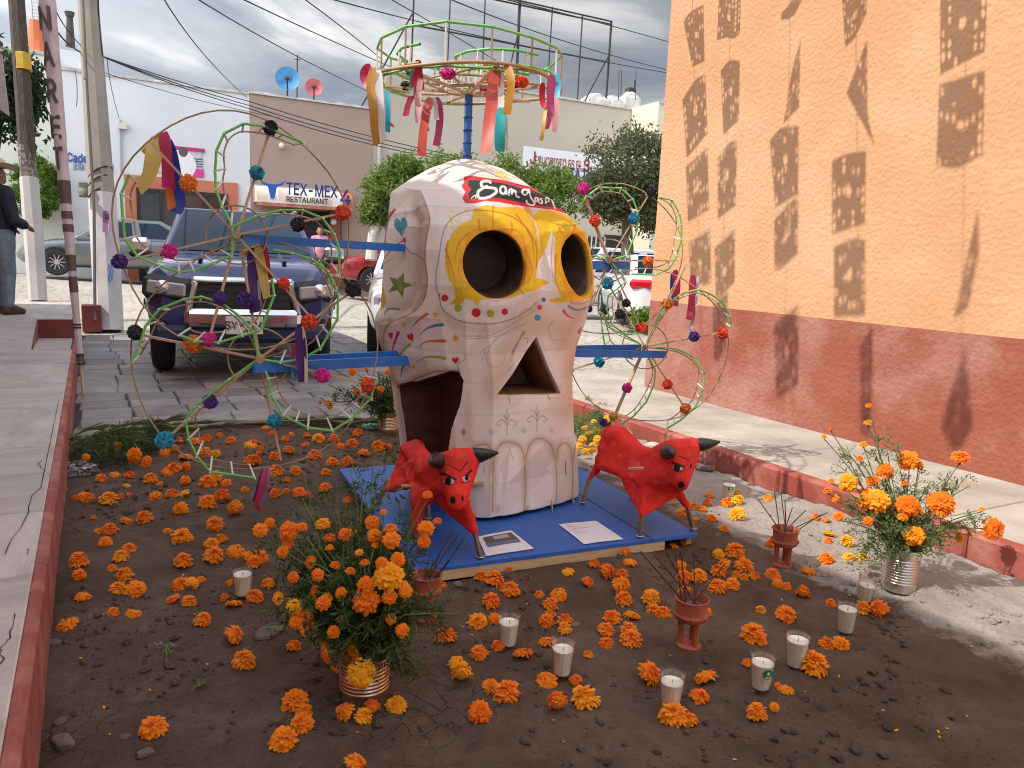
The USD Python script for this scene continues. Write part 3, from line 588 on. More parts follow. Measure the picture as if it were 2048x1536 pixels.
tree("street_tree", "bright green clipped tree rising behind the skull's forehead", [(atd(905, 365, 21), (75 * k1, 1.0, 55 * k1), 3600, 4), (atd(1010, 372, 21), (75 * k1, 1.0, 52 * k1), 3600, 5), (atd(1100, 392, 21), (70 * k1, 1.0, 52 * k1), 4200, 6)], [atd(1000, 530, 21), atd(1000, 470, 21), atd(1005, 410, 21)], lime, g1)
k2 = 17 / FPX
tree("street_tree", "dull olive green rounded tree beside the orange wall's edge", [(atd(1262, 358, 17), (90 * k2, 1.0, 84 * k2), 8500, 8), (atd(1215, 390, 17), (50 * k2, .6, 50 * k2), 2500, 9), (atd(1310, 400, 17), (50 * k2, .6, 60 * k2), 2500, 10)], [atd(1256, 560, 17), atd(1254, 480, 17), atd(1255, 410, 17)], bark, g2, .11)
t = thing("topiary_tree", "lime green clipped egg shaped tree behind the wooden pole", "tree", atd(70, 470, 20)); k3 = 20 / FPX
rg = np.random.default_rng(12); part(t, "crown", leaves(MB(), crown_points(atd(74, 374, 20), np.array([42 * k3, .55, 58 * k3]), 5500, rg, 90, .09, .8), .10, rg), g4); part(t, "trunk", MB().tube([atd(70, 500, 20), atd(72, 400, 20)], .08, 8), bark)
t = thing("leafy_tree", "dark green drooping tree behind the wooden pole at the left edge", "tree", atd(20, 480, 12.6)); k4 = 12.6 / FPX
rg = np.random.default_rng(13); part(t, "crown", leaves(leaves(MB(), crown_points(atd(5, 190, 12.6), np.array([62 * k4, .6, 105 * k4]), 3600, rg, 60, .18, .4), .13, rg, droop=.8), crown_points(atd(62, 170, 12.6), np.array([22 * k4, .3, 55 * k4]), 260, rg, 26, .3, .3), .13, rg, droop=.8), g3)
part(t, "trunk", MB().tube([atd(-30, 560, 12.6), atd(-20, 350, 12.6), atd(5, 200, 12.6)], [.12, .1, .05], 8), bark)
rg = np.random.default_rng(14); cc = atd(1283, 640, 10.2); t = thing("leafy_shrub", "small yellow green shrub at the kerb by the orange wall's far edge", "shrub", cc)
part(t, "foliage", leaves(MB(), cc + rg.normal(0, 1, (420, 3)) * [.09, .08, .07], .07, rg, up=np.array([0, 0, .8])), g4); part(t, "stem", MB().tube([cc + [0, 0, -.15], cc], .012, 5), bark)

# ------------------------------------------------------------------ poles and wires
lamp_base = look("whitewashed_pole", (.58, .55, .55), .8, (.48, .45, .46), 3, 6, bump=.3, bs=12)
conc_pole = look("pole_concrete", (.27, .235, .20), .85, (.34, .30, .26), 2, bump=.3, bs=15)
PD = depth(gnd(218, 660, 0))
cp = thing("concrete_pole", "tapered grey concrete utility pole with a white painted lower part", "utility pole", gnd(218, 660, 0))
def polepart(pxs, D, rs, n=8):
    return MB().tube([atd(a, b, D) for a, b in pxs], np.array(rs) * D / FPX, n)
part(cp, "shaft", polepart([(203, 390), (190, 190), (176, 0), (171, -90)], PD, [24.5, 21.5, 19, 18]), conc_pole)
part(cp, "painted_base", polepart([(219, 661), (212, 520), (204, 388)], PD, [26, 26, 25.3]), lamp_base)
part(cp, "conduit", polepart([(190, 640), (188, 420), (173, 160), (163, -60)], PD - .32, [3.2, 3, 2.6, 2.4], 6), look("dark_conduit", (.13, .12, .115), .6))
part(cp, "timber_strip", MB().bar(atd(160, -60, PD - .3), atd(171, 158, PD - .3), .085, .05), look("pale_timber", (.50, .43, .30), .8, (.42, .36, .25), 9))
part(cp, "meter_box", MB().rbox(atd(166, 379, PD - .25), [.14, .1, .24], .02).lathe([[0, .06], [.06, .05], [.065, -.02], [0, -.02]], 12, atd(166, 384, PD - .32), frame(FWD * -1)), look("meter_grey", (.22, .22, .18), .6))
for py in (347, 364, 387): part(cp, "strap", polepart([(201, py), (202, py + 1.5)], PD, [25.8, 25.8], 10), iron)
def sticker(px, py, w, h, mat, name, off=.36): part(cp, name, MB().box(atd(px, py, PD - off), [w, .01, h], np.stack([RGT, FWD, UPV], 1)), mat)
sticker(212, 434, .10, .20, look("sticker_purple", (.36, .12, .36), .6), "sticker", .23); sticker(212, 456, .10, .12, look("sticker_lilac", (.46, .26, .46), .6), "sticker", .23); sticker(213, 432, .05, .08, dark_ink, "sticker_print", .245)
gf = MB(); r_ = random.Random(5)
for k in range(4): gf.tube([atd(217 + k * 2.6, 528 + r_.uniform(-3, 3), PD - .225), atd(219 + k * 2.6, 545, PD - .225), atd(216 + k * 2.6, 562 + r_.uniform(-3, 3), PD - .225)], .006, 4)
part(cp, "graffiti", gf, blue_ink)
WD = depth(gnd(75, 602, .5))
wp = thing("wooden_pole", "dark wooden utility pole with yellow band and whitewashed foot", "utility pole", gnd(75, 602, .5))
part(wp, "shaft", polepart([(58, 358), (44, 150), (33, 0), (27, -90)], WD, [15.5, 15, 14.5, 14]), look("dark_wood", (.045, .032, .026), .85, (.10, .072, .055), 9, 8, bump=.8, bs=30, bd=.015, sc=(4, 4, .5)))
part(wp, "lichen_ring", polepart([(58.5, 357), (53, 292)], WD, [15.9, 15.4]), look("flaking_bark", (.10, .08, .07), .9, (.30, .27, .25), 22, 5, .45, .6, bump=.8, bs=40))
part(wp, "yellow_band", polepart([(46.5, 142), (44, 108)], WD, [15.6, 15.4]), look("yellow_wrap", (.62, .40, .02), .6, (.5, .30, .02), 9))
part(wp, "painted_base", polepart([(76, 602), (68, 480), (58, 356)], WD, [16.5, 17.5, 16.6]), lamp_base)
# leaning pole wrapped in a printed banner
bp = thing("banner_pole", "slim leaning pole wrapped in a pale printed banner at the left kerb", "banner pole", gnd(167, 790, 0))
B0, B1 = atd(167, 788, depth(gnd(167, 790, 0))), atd(86, -90, depth(gnd(167, 790, 0)) - .3)
part(bp, "pole", MB().tube([B0, B1], .014, 8), look("bare_stick", (.50, .36, .24), .7))
bt = lambda t_: B0 + (B1 - B0) * t_
tw = np.linspace(.085, 1, 60); rg = np.random.default_rng(21); BL = np.linalg.norm(B1 - B0)
wid = np.interp(tw, [0, .3, .5, .75, 1], [.024, .036, .048, .062, .07]) * (1 + rg.normal(0, .035, 60))
part(bp, "banner_wrap", MB().tube([bt(t_) for t_ in tw], wid, 12), look("banner_cloth", (.52, .44, .45), .8, (.42, .34, .36), 6, bump=.4, bs=20), True)
brown_print = look("brown_print", (.10, .058, .058), .8)
F = np.stack([RGT, FWD, UPV], 1)
def on_pole(t_, side=0.0): r_ = np.interp(t_, tw, wid); return bt(t_) - FWD * (r_ + .004) + RGT * side
ax = unit(B1 - B0); xr = unit(np.cross(ax, -FWD)); TB = np.stack([ax, xr, np.cross(ax, xr)], 1)
ax = unit(B1 - B0)
for i, ch in enumerate("TERANI"):
    t0 = [.545, .615, .695, .775, .855, .935][i]; r_ = np.interp(t0, tw, wid)
    m = meshkit.text_mesh(ch, .19, .004, True); v = np.asarray(m.vertices) - m.bounds.mean(0); x_ = v[:, 0] * .86 * r_ / np.abs(v[:, 0]).max() if ch != "I" else v[:, 0]; x_ = np.clip(x_ - r_ * .08, -r_ * .97, r_ * .97)
    vv = np.outer(v[:, 1], ax) + np.outer(x_, RGT) - np.outer(np.sqrt(np.maximum(1e-8, (r_ * 1.10 + .004) ** 2 - x_ ** 2)) - v[:, 2], FWD) + bt(t0)
    part(bp, "printed_letter", MB().add(vv, m.faces), brown_print)
for (a, b) in ((.075, .10), (.235, .28), (.285, .33), (.375, .40), (.405, .43), (.44, .50)):
    part(bp, "printed_stripe", MB().tube([bt(a + .004), bt(b - .004)], [np.interp(a, tw, wid) * 1.07, np.interp(b, tw, wid) * 1.07], 12), brown_print)
for a in (.155, .162, .07, .09): part(bp, "tie", MB().tube([bt(a), bt(a + .004)], np.interp(a, tw, wid) + .006, 10), black_metal)
# hanging banner corner at the left edge
hb = [atd(-40, 60, 9), atd(4, 110, 9), atd(18, 232, 9), atd(-40, 190, 9)]
solo("hanging_banner", MB().add(np.array(hb + [h + FWD * .01 for h in hb]), [[0, 1, 2, 3], [4, 7, 6, 5], [0, 4, 5, 1], [1, 5, 6, 2], [2, 6, 7, 3], [3, 7, 4, 0]]), look("banner_cloth", (.5, .45, .46)), "greyish cloth banner corner hanging at the upper left edge", "banner")
wire_m = look("cable_black", (.015, .015, .016), .6)
def wire(pts, label, r=.011, group=None):
    P = np.array([[a, b] for a, b, _ in pts], float); D = np.array([d for *_, d in pts]); s = np.r_[0, np.cumsum(np.linalg.norm(np.diff(P, axis=0), axis=1))]; s /= s[-1]
    u = np.linspace(0, 1, 25)
    if len(pts) == 3:
        cx, cy = np.polyfit(s, P[:, 0], 2), np.polyfit(s, P[:, 1], 2); X, Y = np.polyval(cx, u), np.polyval(cy, u)
    else: X, Y = np.interp(u, s, P[:, 0]), np.interp(u, s, P[:, 1])
    Z = 1 / np.interp(u, s, 1 / D)
    solo("overhead_wire", MB().tube([atd(x, y, d) for x, y, d in zip(X, Y, Z)], r, 5), wire_m, label, "wire", group)
wg = "wires running from the concrete pole along the street"
for k, dy in enumerate((0, 5, 9)):
    wire([(200, 111, PD), (342, 158 + dy, 17), (499, 203 + dy * 1.6, 22)], None or ["topmost wire of the bundle sagging right from the concrete pole", "middle wire of the bundle sagging right from the concrete pole", "lowest wire of the bundle sagging right from the concrete pole"][k], .012)
    wire([(499, 203 + dy * 1.6, 22), (700, 262 + dy * 1.8, 23.4), (960, 322 + dy, 24)], ["top wire crossing the brown house front above the awning", "middle wire crossing the brown house front above the awning", "bottom wire crossing the brown house front above the awning"][k], .014)
wire([(202, 143, PD), (340, 185, 17), (560, 236, 23)], "thin wire crossing the white house below the bundle", .007)
wire([(326, -5, 9), (465, 169, 20), (497, 198, 23)], "wire dropping steeply to the roof joint of the white house", .009)
wire([(390, -5, 9), (595, 113, 15), (745, 187, 20)], "long wire descending over the satellite dishes", .009)
wire([(478, -5, 9), (700, 98, 15), (840, 160, 20)], "wire descending left of the ribboned ring", .009)
wire([(640, -8, 10), (827, 41, 14), (1336, 146, 22)], "wire crossing behind the top of the ribboned ring", .01)
wire([(770, -8, 10), (885, 58, 13), (1010, 132, 16)], "wire passing steeply behind the ring's green hoop", .008)
wire([(880, -10, 10), (1073, 64, 15), (1336, 140, 22)], "wire running through the billboard frame's middle", .01)
wire([(1003, -3, 10), (1223, 52, 16), (1345, 86, 20)], "upper wire ending at the orange wall's top corner", .01)
wire([(600, -8, 9), (748, 106, 14), (760, 116, 15)], "short wire crossing the sky left of the ring", .008)
wire([(197, -20, PD), (205, 106, PD), (206, 112, PD)], "cable hanging down the right side of the concrete pole", .01)
wire([(92, -8, 10), (120, 70, 11), (163, 106, PD)], "slack cable between banner pole and concrete pole", .012)
wire([(100, -8, 10), (128, 50, 11), (163, 92, PD)], "thinner slack cable above another beside the banner pole", .008)
wire([(150, 140, 17), (154, 200, 17), (153, 213, 17)], "short cable end dangling before the white house", .008)
wire([(214, 118, PD), (232, 215, 18), (241, 245, 23)], "drop wire down to the small lamp on the white house", .007)
# ------------------------------------------------------------------ the giant papier-mache skull
SF, SE = np.array([.19, -.982, 0]), np.array([.982, .19, 0])      # where it faces, its sideways axis
SF /= np.linalg.norm(SF); SE /= np.linalg.norm(SE)
SO = np.array([1.80, 3.9, 0]) + SF * .2
ZB = .115
TAB = np.array([  # z, half width front, half width back, depth front, depth back, squareness, centre shift
    [.0, .50, .36, .45, .28, 4.0, 0], [.19, .49, .39, .455, .32, 3.6, 0], [.39, .455, .42, .46, .35, 3.0, 0], [.58, .445, .45, .457, .43, 2.7, 0], [.78, .47, .485, .45, .52, 2.5, 0], [.97, .545, .55, .465, .57, 2.5, 0],
    [1.17, .565, .565, .48, .53, 2.5, 0], [1.38, .545, .545, .425, .527, 2.5, -.01], [1.49, .50, .50, .42, .48, 2.4, -.06], [1.585, .41, .41, .44, .43, 2.3, -.14], [1.67, .29, .29, .33, .33, 2.2, -.18], [1.73, .19, .19, .22, .22, 2.1, -.195], [1.775, .08, .08, .09, .09, 2.0, -.2], [1.79, .0, .0, .0, .0, 2.0, -.2]])
from scipy.interpolate import PchipInterpolator
_tab = PchipInterpolator(TAB[:, 0], TAB[:, 1:])
def skull_pt(th, z):
    """th from the facing direction, positive towards +SE"""
    A0, A1, B0, B1, n, c0 = _tab(np.clip(z, 0, 1.79)).T
    w = sstep(np.radians(50), np.radians(130), np.abs(th)); A = A0 * (1 - w) + A1 * w; B = np.where(np.cos(th) > 0, B0, B1)
    s, c = np.sin(th), np.cos(th)
    return np.stack([A * np.sign(s) * np.abs(s) ** (2 / n), B * np.sign(c) * np.abs(c) ** (2 / n) + c0, z], -1)
def s2w(L): return SO + L[..., :1] * SE + L[..., 1:2] * SF + np.array([0, 0, 1.0]) * (L[..., 2:3] + ZB)
def w2s(P): d = P - SO; return np.stack([d @ SE, d @ SF, d[..., 2] - ZB], -1)
NT = 24; zl = np.array([0, .17, .35, .52, .68, .82, .97, 1.13, 1.29, 1.41, 1.50, 1.585, 1.67, 1.73, 1.775])
th = np.arange(NT) * 2 * np.pi / NT + .05
G = np.stack([skull_pt(th, np.full(NT, z)) for z in zl]); rg = np.random.default_rng(3); G[1:-1, :, :2] *= 1 + rg.normal(0, .013, G[1:-1, :, :2].shape); G[1:-1, :, 2] += rg.normal(0, .006, G[1:-1, :, 2].shape)
v = np.vstack([G.reshape(-1, 3), [[0, -.2, 1.79]], [[0, .05, 0]]]); nz = len(zl); f = []
for i in range(nz - 1):
    for j in range(NT):
        a, b, c, d = i * NT + j, i * NT + (j + 1) % NT, (i + 1) * NT + (j + 1) % NT, (i + 1) * NT + j; f += [[a, b, c], [a, c, d]]
for j in range(NT): f += [[(nz - 1) * NT + j, (nz - 1) * NT + (j + 1) % NT, nz * NT], [(j + 1) % NT, j, nz * NT + 1]]
f = np.array(f)
cage = trimesh.Trimesh(s2w(v), f, process=False)
if cage.volume < 0: cage = trimesh.Trimesh(s2w(v), f[:, ::-1], process=False)
def c1(P): P = np.asarray(P, float); return np.stack([680 + P[:, 0] / 1.873, 280 + P[:, 1] / 1.873], 1)
def hit(mesh, P):
    d = np.array([ray(*p) for p in P]); d /= np.linalg.norm(d, axis=1, keepdims=True)
    loc, ri, _ = mesh.ray.intersects_location(np.repeat(CAM[None], len(P), 0), d, multiple_hits=False)
    out = np.full((len(P), 3), np.nan); out[ri] = loc; return out
def to_mf(m): return manifold3d.Manifold(manifold3d.Mesh(np.asarray(m.vertices, np.float32), np.asarray(m.faces, np.uint32)))
def from_mf(M): m = M.to_mesh(); return trimesh.Trimesh(m.vert_properties[:, :3].astype(float), m.tri_verts, process=False)
body = from_mf(to_mf(cage).refine_to_length(.028))
# modelling in skull space: temples sunk behind a ridge, orbits and cheekbones standing out, teeth rounded
L_ = w2s(np.asarray(body.vertices)); ang = np.arctan2(L_[:, 0], L_[:, 1])
tl = w2s(hit(cage, c1([(310, 200), (338, 300), (322, 440), (322, 560), (285, 640), (215, 685)]))); tth = np.abs(np.arctan2(tl[:, 0], tl[:, 1]))
o = np.argsort(tl[:, 2]); edge = np.interp(L_[:, 2], tl[o, 2], tth[o]); ztop, zbot = 1.62, tl[:, 2].min()
sink = sstep(0.0, .09, (np.abs(ang) - edge) * .5) * sstep(zbot - .02, zbot + .05, L_[:, 2]) * (1 - sstep(1.45, 1.62, L_[:, 2])) * (1 - sstep(2.3, 2.7, np.abs(ang)))
EY = w2s(hit(cage, c1([(583, 460), (890, 465)]))); ez = EY[:, 2].mean(); ea = (EY[1, 0] - EY[0, 0]) / 2; eb = EY[:, 1].mean()
disp = -.045 * sink
dl = np.linalg.norm((L_ - [-ea, eb, ez]) * [1, .7, 1], axis=1); dr = np.linalg.norm((L_ - [ea, eb, ez]) * [1, .7, 1], axis=1)
disp += .022 * np.exp(-((np.minimum(dl, dr) - .19) / .06) ** 2) + .02 * np.exp(-((L_[:, 2] - .80) / .09) ** 2) * sstep(.9, 1.2, np.abs(ang)) * (1 - sstep(2.0, 2.4, np.abs(ang)))
tooth = (np.abs(np.sin((L_[:, 0] + .03) / .155 * np.pi)) ** .6 - .6) * (1 - sstep(.26, .36, L_[:, 2])) * sstep(.1, .3, L_[:, 1])
disp += .007 * tooth
nrm_ = np.asarray(body.vertex_normals)
body.vertices = np.asarray(body.vertices) + nrm_ * disp[:, None]
S_ = to_mf(body)
smooth_body = from_mf(S_)
# eye sockets: tapered bores
for sgn, px in ((-1, (583, 462)), (1, (893, 465))):
    C_ = hit(smooth_body, c1([px]))[0]; axd = unit(SF * math.cos(math.radians(21)) + SE * sgn * math.sin(math.radians(21)))
    q = MB().lathe([[0, .10], [.178, .10], [.160, -.0], [.152, -.03], [.136, -.26], [0, -.26]], 40, C_, frame(axd)).arrays(); m = trimesh.Trimesh(q[0], np.vstack(q[1:]), process=True)
    if m.volume < 0: m.invert()
    S_ = S_ - to_mf(m)
# nose
NP = hit(smooth_body, c1([(738, 728), (580, 960), (832, 955)])); nc = NP.mean(0); q = np.vstack([nc + (NP - nc) * 1.05 + SF * .1, nc + (NP - nc) * .72 - SF * .2]); S_ = S_ - manifold3d.Manifold.hull_points(q)
# hollows under the cheekbones, both sides
cb_ = c1([(228, 958), (222, 930), (300, 890), (400, 866), (440, 868), (457, 900), (432, 990), (392, 1080), (378, 1160), (372, 1290), (268, 1290), (250, 1110)])
hl = w2s(hit(smooth_body, cb_)); pol = np.stack([np.abs(np.arctan2(hl[:, 0], hl[:, 1])), hl[:, 2]], 1); pol[-3:-1, 1] = -.05
pg = sg.Polygon(pol).buffer(.02).buffer(-.02)
pgm = trimesh.creation.extrude_polygon(pg, .5, engine="earcut")
for _ in range(2): pgm = pgm.subdivide()
for sgn in (-1, 1):
    vv = np.asarray(pgm.vertices); r0_ = skull_pt(vv[:, 0], np.clip(vv[:, 1], 0, 1.7)); rad = np.where(vv[:, 2] > .25, 1.25, .52); c_ = r0_ * [1, 1, 0] * rad[:, None]; w_ = s2w(np.c_[c_[:, 0] * sgn, c_[:, 1], vv[:, 1]])
    m = trimesh.Trimesh(w_, pgm.faces, process=True)
    if m.volume < 0: m.invert()
    S_ = S_ - to_mf(m)
dense = from_mf(S_.refine_to_length(.0085)); dense.merge_vertices(); trimesh.smoothing.filter_taubin(dense, iterations=3)
def subdiv_where(m, test, times):
    for _ in range(times):
        tri = np.asarray(m.triangles); el = np.linalg.norm(tri - np.roll(tri, 1, 1), axis=2).max(1)
        k = np.nonzero(test(tri.mean(1), np.asarray(m.face_normals)) & (el > .0042))[0]
        if len(k) == 0: break
        vv, ff = trimesh.remesh.subdivide(np.asarray(m.vertices), np.asarray(m.faces), face_index=k); m = trimesh.Trimesh(vv, ff, process=False)
    return m
dense = subdiv_where(dense, lambda c, n: ((c - CAM) * n).sum(1) < 0, 1)
V = np.asarray(dense.vertices); NV = np.asarray(dense.vertex_normals)
cg = trimesh.proximity.ProximityQuery  # noqa
Q = proj(V); Q = np.stack([(Q[:, 0] - 680) * 1.873, (Q[:, 1] - 280) * 1.873], 1)
front = ((V - CAM) * NV).sum(1) < .02
from scipy.spatial import cKDTree
kt = cKDTree(np.asarray(smooth_body.vertices)); dd, ii = kt.query(V); inside = np.einsum("ij,ij->i", np.asarray(smooth_body.vertices)[ii] - V, np.asarray(smooth_body.vertex_normals)[ii])
hole = inside > .014
col = np.tile(np.array([.71, .605, .555]), (len(V), 1)); nz_ = meshkit.fbm(V * 3.5, 4, 5)[:, None]; col *= .88 + .22 * nz_
def over(mask, c, a=1.0):
    a = (np.asarray(mask, float) * a)[:, None]; col[:] = col * (1 - a) + np.asarray(c) * a
def dist(P):
    P = np.asarray(P, float); d = np.full(len(Q), 1e9); t_ = np.zeros(len(Q)); Ls = np.r_[0, np.cumsum(np.linalg.norm(np.diff(P, axis=0), axis=1))]
    lo_, hi_ = P.min(0) - 90, P.max(0) + 90; k = np.nonzero(((Q > lo_) & (Q < hi_)).all(1) & front & ~hole)[0]; q = Q[k]; dk, tk = d[k], t_[k]
    for i in range(len(P) - 1):
        ab = P[i + 1] - P[i]; s = np.clip(((q - P[i]) @ ab) / max(ab @ ab, 1e-9), 0, 1); e = np.linalg.norm(q - P[i] - s[:, None] * ab, axis=1); b = e < dk; dk = np.where(b, e, dk); tk = np.where(b, (Ls[i] + s * np.linalg.norm(ab)) / Ls[-1], tk)
    d[k], t_[k] = dk, tk; return d, t_
def curve(P, n=24):
    P = np.asarray(P, float); s = np.arange(len(P)); from_ = PchipInterpolator(s, P) if len(P) > 2 else None
    return from_(np.linspace(0, len(P) - 1, n)) if from_ is not None else P
def stroke(P, w, c, a=1.0, w1=None, taper=False, soft=1.3):
    d, t_ = dist(curve(P)); ww = w + ((w1 if w1 is not None else w) - w) * t_
    if taper: ww = w * np.sin(np.clip(t_ * .93 + .05, 0, 1) * np.pi) ** .6
    over(np.clip((ww / 2 - d) / soft + .5, 0, 1), c, a)
def air(P, w, c, a, side=None):
    d, _ = dist(curve(P)); al = np.exp(-(d / w) ** 2)
    if side is not None: al *= inpoly(side)
    over(al, c, a)
def inpoly(P, sm=0):
    g = sg.Polygon(P).buffer(0); x0, y0, x1, y1 = g.bounds; k = np.nonzero((Q[:, 0] > x0) & (Q[:, 0] < x1) & (Q[:, 1] > y0) & (Q[:, 1] < y1) & front & ~hole)[0]
    out = np.zeros(len(Q)); out[k] = shapely.contains_xy(g, Q[k, 0], Q[k, 1]); return out
def fill(P, c, a=1.0, smooth=False): over(inpoly(curve(np.vstack([P, P[:1]]), 8 * len(P)) if smooth else P), c, a)
BR, BR2, GREY = (.16, .065, .04), (.30, .17, .10), (.25, .22, .21)
# paper seams along the hoops and uprights of the frame
for z_ in zl[1:-2]: over(np.exp(-((w2s(V)[:, 2] - z_ + .006 * np.sin(V[:, 0] * 9)) / .0035) ** 2) * ~hole, (.42, .34, .30), .35)
# airbrushed shading painted by the makers in brown, then wide tan tints
temple = [(300, 190), (322, 240), (337, 300), (325, 360), (318, 440), (328, 520), (318, 590), (280, 640), (235, 665), (190, 682)]
air(temple, 60, BR2, .75, [(100, 150)] + temple + [(60, 690), (60, 300)]); stroke(temple, 4, BR, .85)
cheek = [(190, 682), (165, 720), (160, 770), (172, 830), (188, 880), (215, 915), (245, 912), (300, 888), (370, 866), (440, 864)]
air(cheek, 16, BR2, .6); stroke(cheek, 4, BR, .85); air([(150, 690), (165, 800), (215, 925), (225, 1000), (250, 1120)], 13, (.38, .23, .15), .6)
orb = [(372, 575), (380, 625), (420, 665), (480, 685), (560, 690), (640, 672), (700, 640), (735, 610)]
air([(380, 640), (470, 700), (590, 712), (690, 665), (740, 620)], 24, (.42, .27, .16), .55); stroke(orb, 4, BR, .8)
air([(700, 700), (640, 770), (600, 850), (575, 940)], 50, (.50, .32, .20), .65); air([(770, 690), (850, 760), (870, 900), (860, 1010)], 55, (.52, .32, .20), .72); air([(870, 700), (900, 640)], 40, (.55, .33, .2), .5)  # broad tan tint beside the nose and down the right of the jaw
air([(480, 1000), (480, 1120)], 22, (.5, .35, .25), .35); air([(590, 1010), (720, 1000), (850, 1030)], 22, (.55, .42, .3), .35)
# the burning suns round the eyes
Y1, Y2, O1 = (.70, .42, .012), (.66, .30, .01), (.60, .13, .01)
fl = [(392, 470), (398, 400), (420, 350), (455, 312), (490, 300), (500, 258), (545, 243), (600, 252), (660, 250), (700, 262), (712, 300), (730, 330), (745, 380), (752, 430), (738, 478), (735, 515), (785, 532), (748, 556), (690, 573), (645, 592), (580, 596), (525, 598), (516, 628), (500, 602), (470, 596), (452, 614), (405, 618), (432, 592), (425, 550), (405, 515)]
fill(fl, Y1); fr = [(742, 330), (722, 285), (745, 262), (790, 262), (850, 280), (905, 318), (930, 370), (950, 470), (950, 588), (905, 600), (850, 607), (798, 610), (776, 598), (832, 588), (812, 555), (803, 500), (802, 440), (806, 370), (792, 340), (775, 400), (762, 428), (742, 445), (752, 400)]
fill(fr, Y1)
stroke([(742, 290), (752, 340), (757, 400), (745, 445)], 26, Y1, 1, 8); stroke([(700, 255), (720, 300), (735, 345)], 24, Y2, .8, 8)
for c_, rx, ry in (((583, 460), 112, 112), ((892, 465), 56, 110)):
    rr_ = np.hypot((Q[:, 0] - c_[0]) / rx, (Q[:, 1] - c_[1]) / ry); ang_ = np.arctan2(Q[:, 1] - c_[1], Q[:, 0] - c_[0]); m_ = front & ~hole
    over(m_ * np.exp(-((rr_ - 1.03) / .15) ** 2), (.62, .22, .01), .9); over(m_ * np.exp(-((rr_ - 1.18 - .1 * np.sin(ang_ * 5)) / .035) ** 2) * (rr_ < 1.5), O1, .5)
for P in ([(395, 410), (415, 470), (430, 520)], [(575, 250), (572, 300), (574, 345)], [(520, 300), (525, 340), (540, 365)], [(640, 310), (645, 340), (632, 365)], [(405, 380), (398, 430), (412, 500)], [(480, 350), (440, 400), (430, 460)], [(700, 330), (722, 390), (728, 450)], [(660, 280), (700, 330)], [(880, 320), (870, 350), (850, 372)], [(820, 330), (840, 360)], [(812, 430), (806, 500), (820, 560)]):
    stroke(P, 9, O1, .75, 3)
for P in ([(420, 330), (440, 345)], [(430, 300), (470, 320)], [(410, 285), (425, 320)], [(440, 280), (455, 300)], [(470, 262), (490, 285)], [(415, 265), (430, 272)]): stroke(P, 8, Y1, .7, 3)
stroke([(372, 590), (358, 520), (372, 430), (388, 340), (430, 285), (500, 262), (580, 268), (650, 290), (705, 340), (738, 410), (735, 480)], 4, BR, .75); stroke([(812, 350), (850, 320), (900, 318), (930, 350)], 3, BR, .6); stroke([(800, 350), (792, 450), (806, 540)], 3, BR, .6)
# the name band on the brow
red = [(462, 137), (500, 134), (545, 142), (600, 148), (660, 163), (720, 176), (770, 190), (815, 213), (845, 240), (872, 272), (860, 280), (800, 262), (750, 256), (700, 250), (655, 244), (600, 233), (545, 228), (505, 238), (470, 236), (458, 218), (470, 195), (455, 175), (465, 155)]
fill(red, (.55, .018, .022)); fill([(482, 148), (545, 153), (600, 160), (650, 172), (715, 190), (775, 206), (815, 232), (838, 258), (795, 252), (735, 243), (660, 231), (600, 218), (545, 214), (512, 222), (484, 220), (480, 200), (492, 185), (478, 168)], (.018, .017, .02))
def c3(P): P = np.asarray(P, float); return np.stack([(900 + P[:, 0] / 7.314 - 680) * 1.873, (330 + P[:, 1] / 7.314 - 280) * 1.873], 1)
WH = (.74, .73, .70)
for P, w in [([(590, 255), (560, 235), (500, 235), (455, 265), (470, 320), (560, 330), (660, 340), (685, 385), (640, 430), (540, 480), (450, 490), (405, 450), (410, 390), (480, 340), (540, 310)], 9.5), ([(815, 335), (770, 310), (735, 350), (745, 410), (790, 420), (815, 375), (815, 335), (825, 420)], 7), ([(860, 440), (870, 360), (900, 350), (905, 430), (925, 370), (955, 380), (970, 450), (1010, 470)], 6),
             ([(1120, 360), (1075, 360), (1055, 400), (1095, 440), (1140, 400), (1150, 350), (1180, 470), (1240, 560), (1200, 590), (1120, 550), (1120, 520)], 6), ([(1270, 480), (1245, 480), (1245, 530), (1275, 530), (1285, 480), (1300, 540)], 5), ([(1345, 490), (1320, 500), (1350, 530), (1345, 560), (1310, 555)], 4.5), ([(1400, 560), (1400, 480), (1440, 480), (1450, 520), (1410, 540)], 4.5), ([(1540, 640), (1480, 480), (1520, 480), (1530, 530), (1500, 550)], 4.5), ([(310, 490), (370, 440), (375, 490)], 3)]:
    stroke(c3(P), w, WH, .95)
# bright bits on crown
stroke([(590, 128), (622, 136)], 14, (.78, .66, .02), .9); stroke([(455, 140), (448, 155), (455, 170)], 4, (.12, .25, .5), .8); stroke([(360, 150), (368, 172)], 8, (.7, .5, .1), .6); stroke([(215, 250), (260, 210)], 8, (.72, .5, .12), .6, 2); stroke([(570, 75), (640, 110), (700, 150)], 6, (.3, .3, .36), .3); stroke([(690, 150), (720, 165)], 5, (.15, .2, .45), .6)
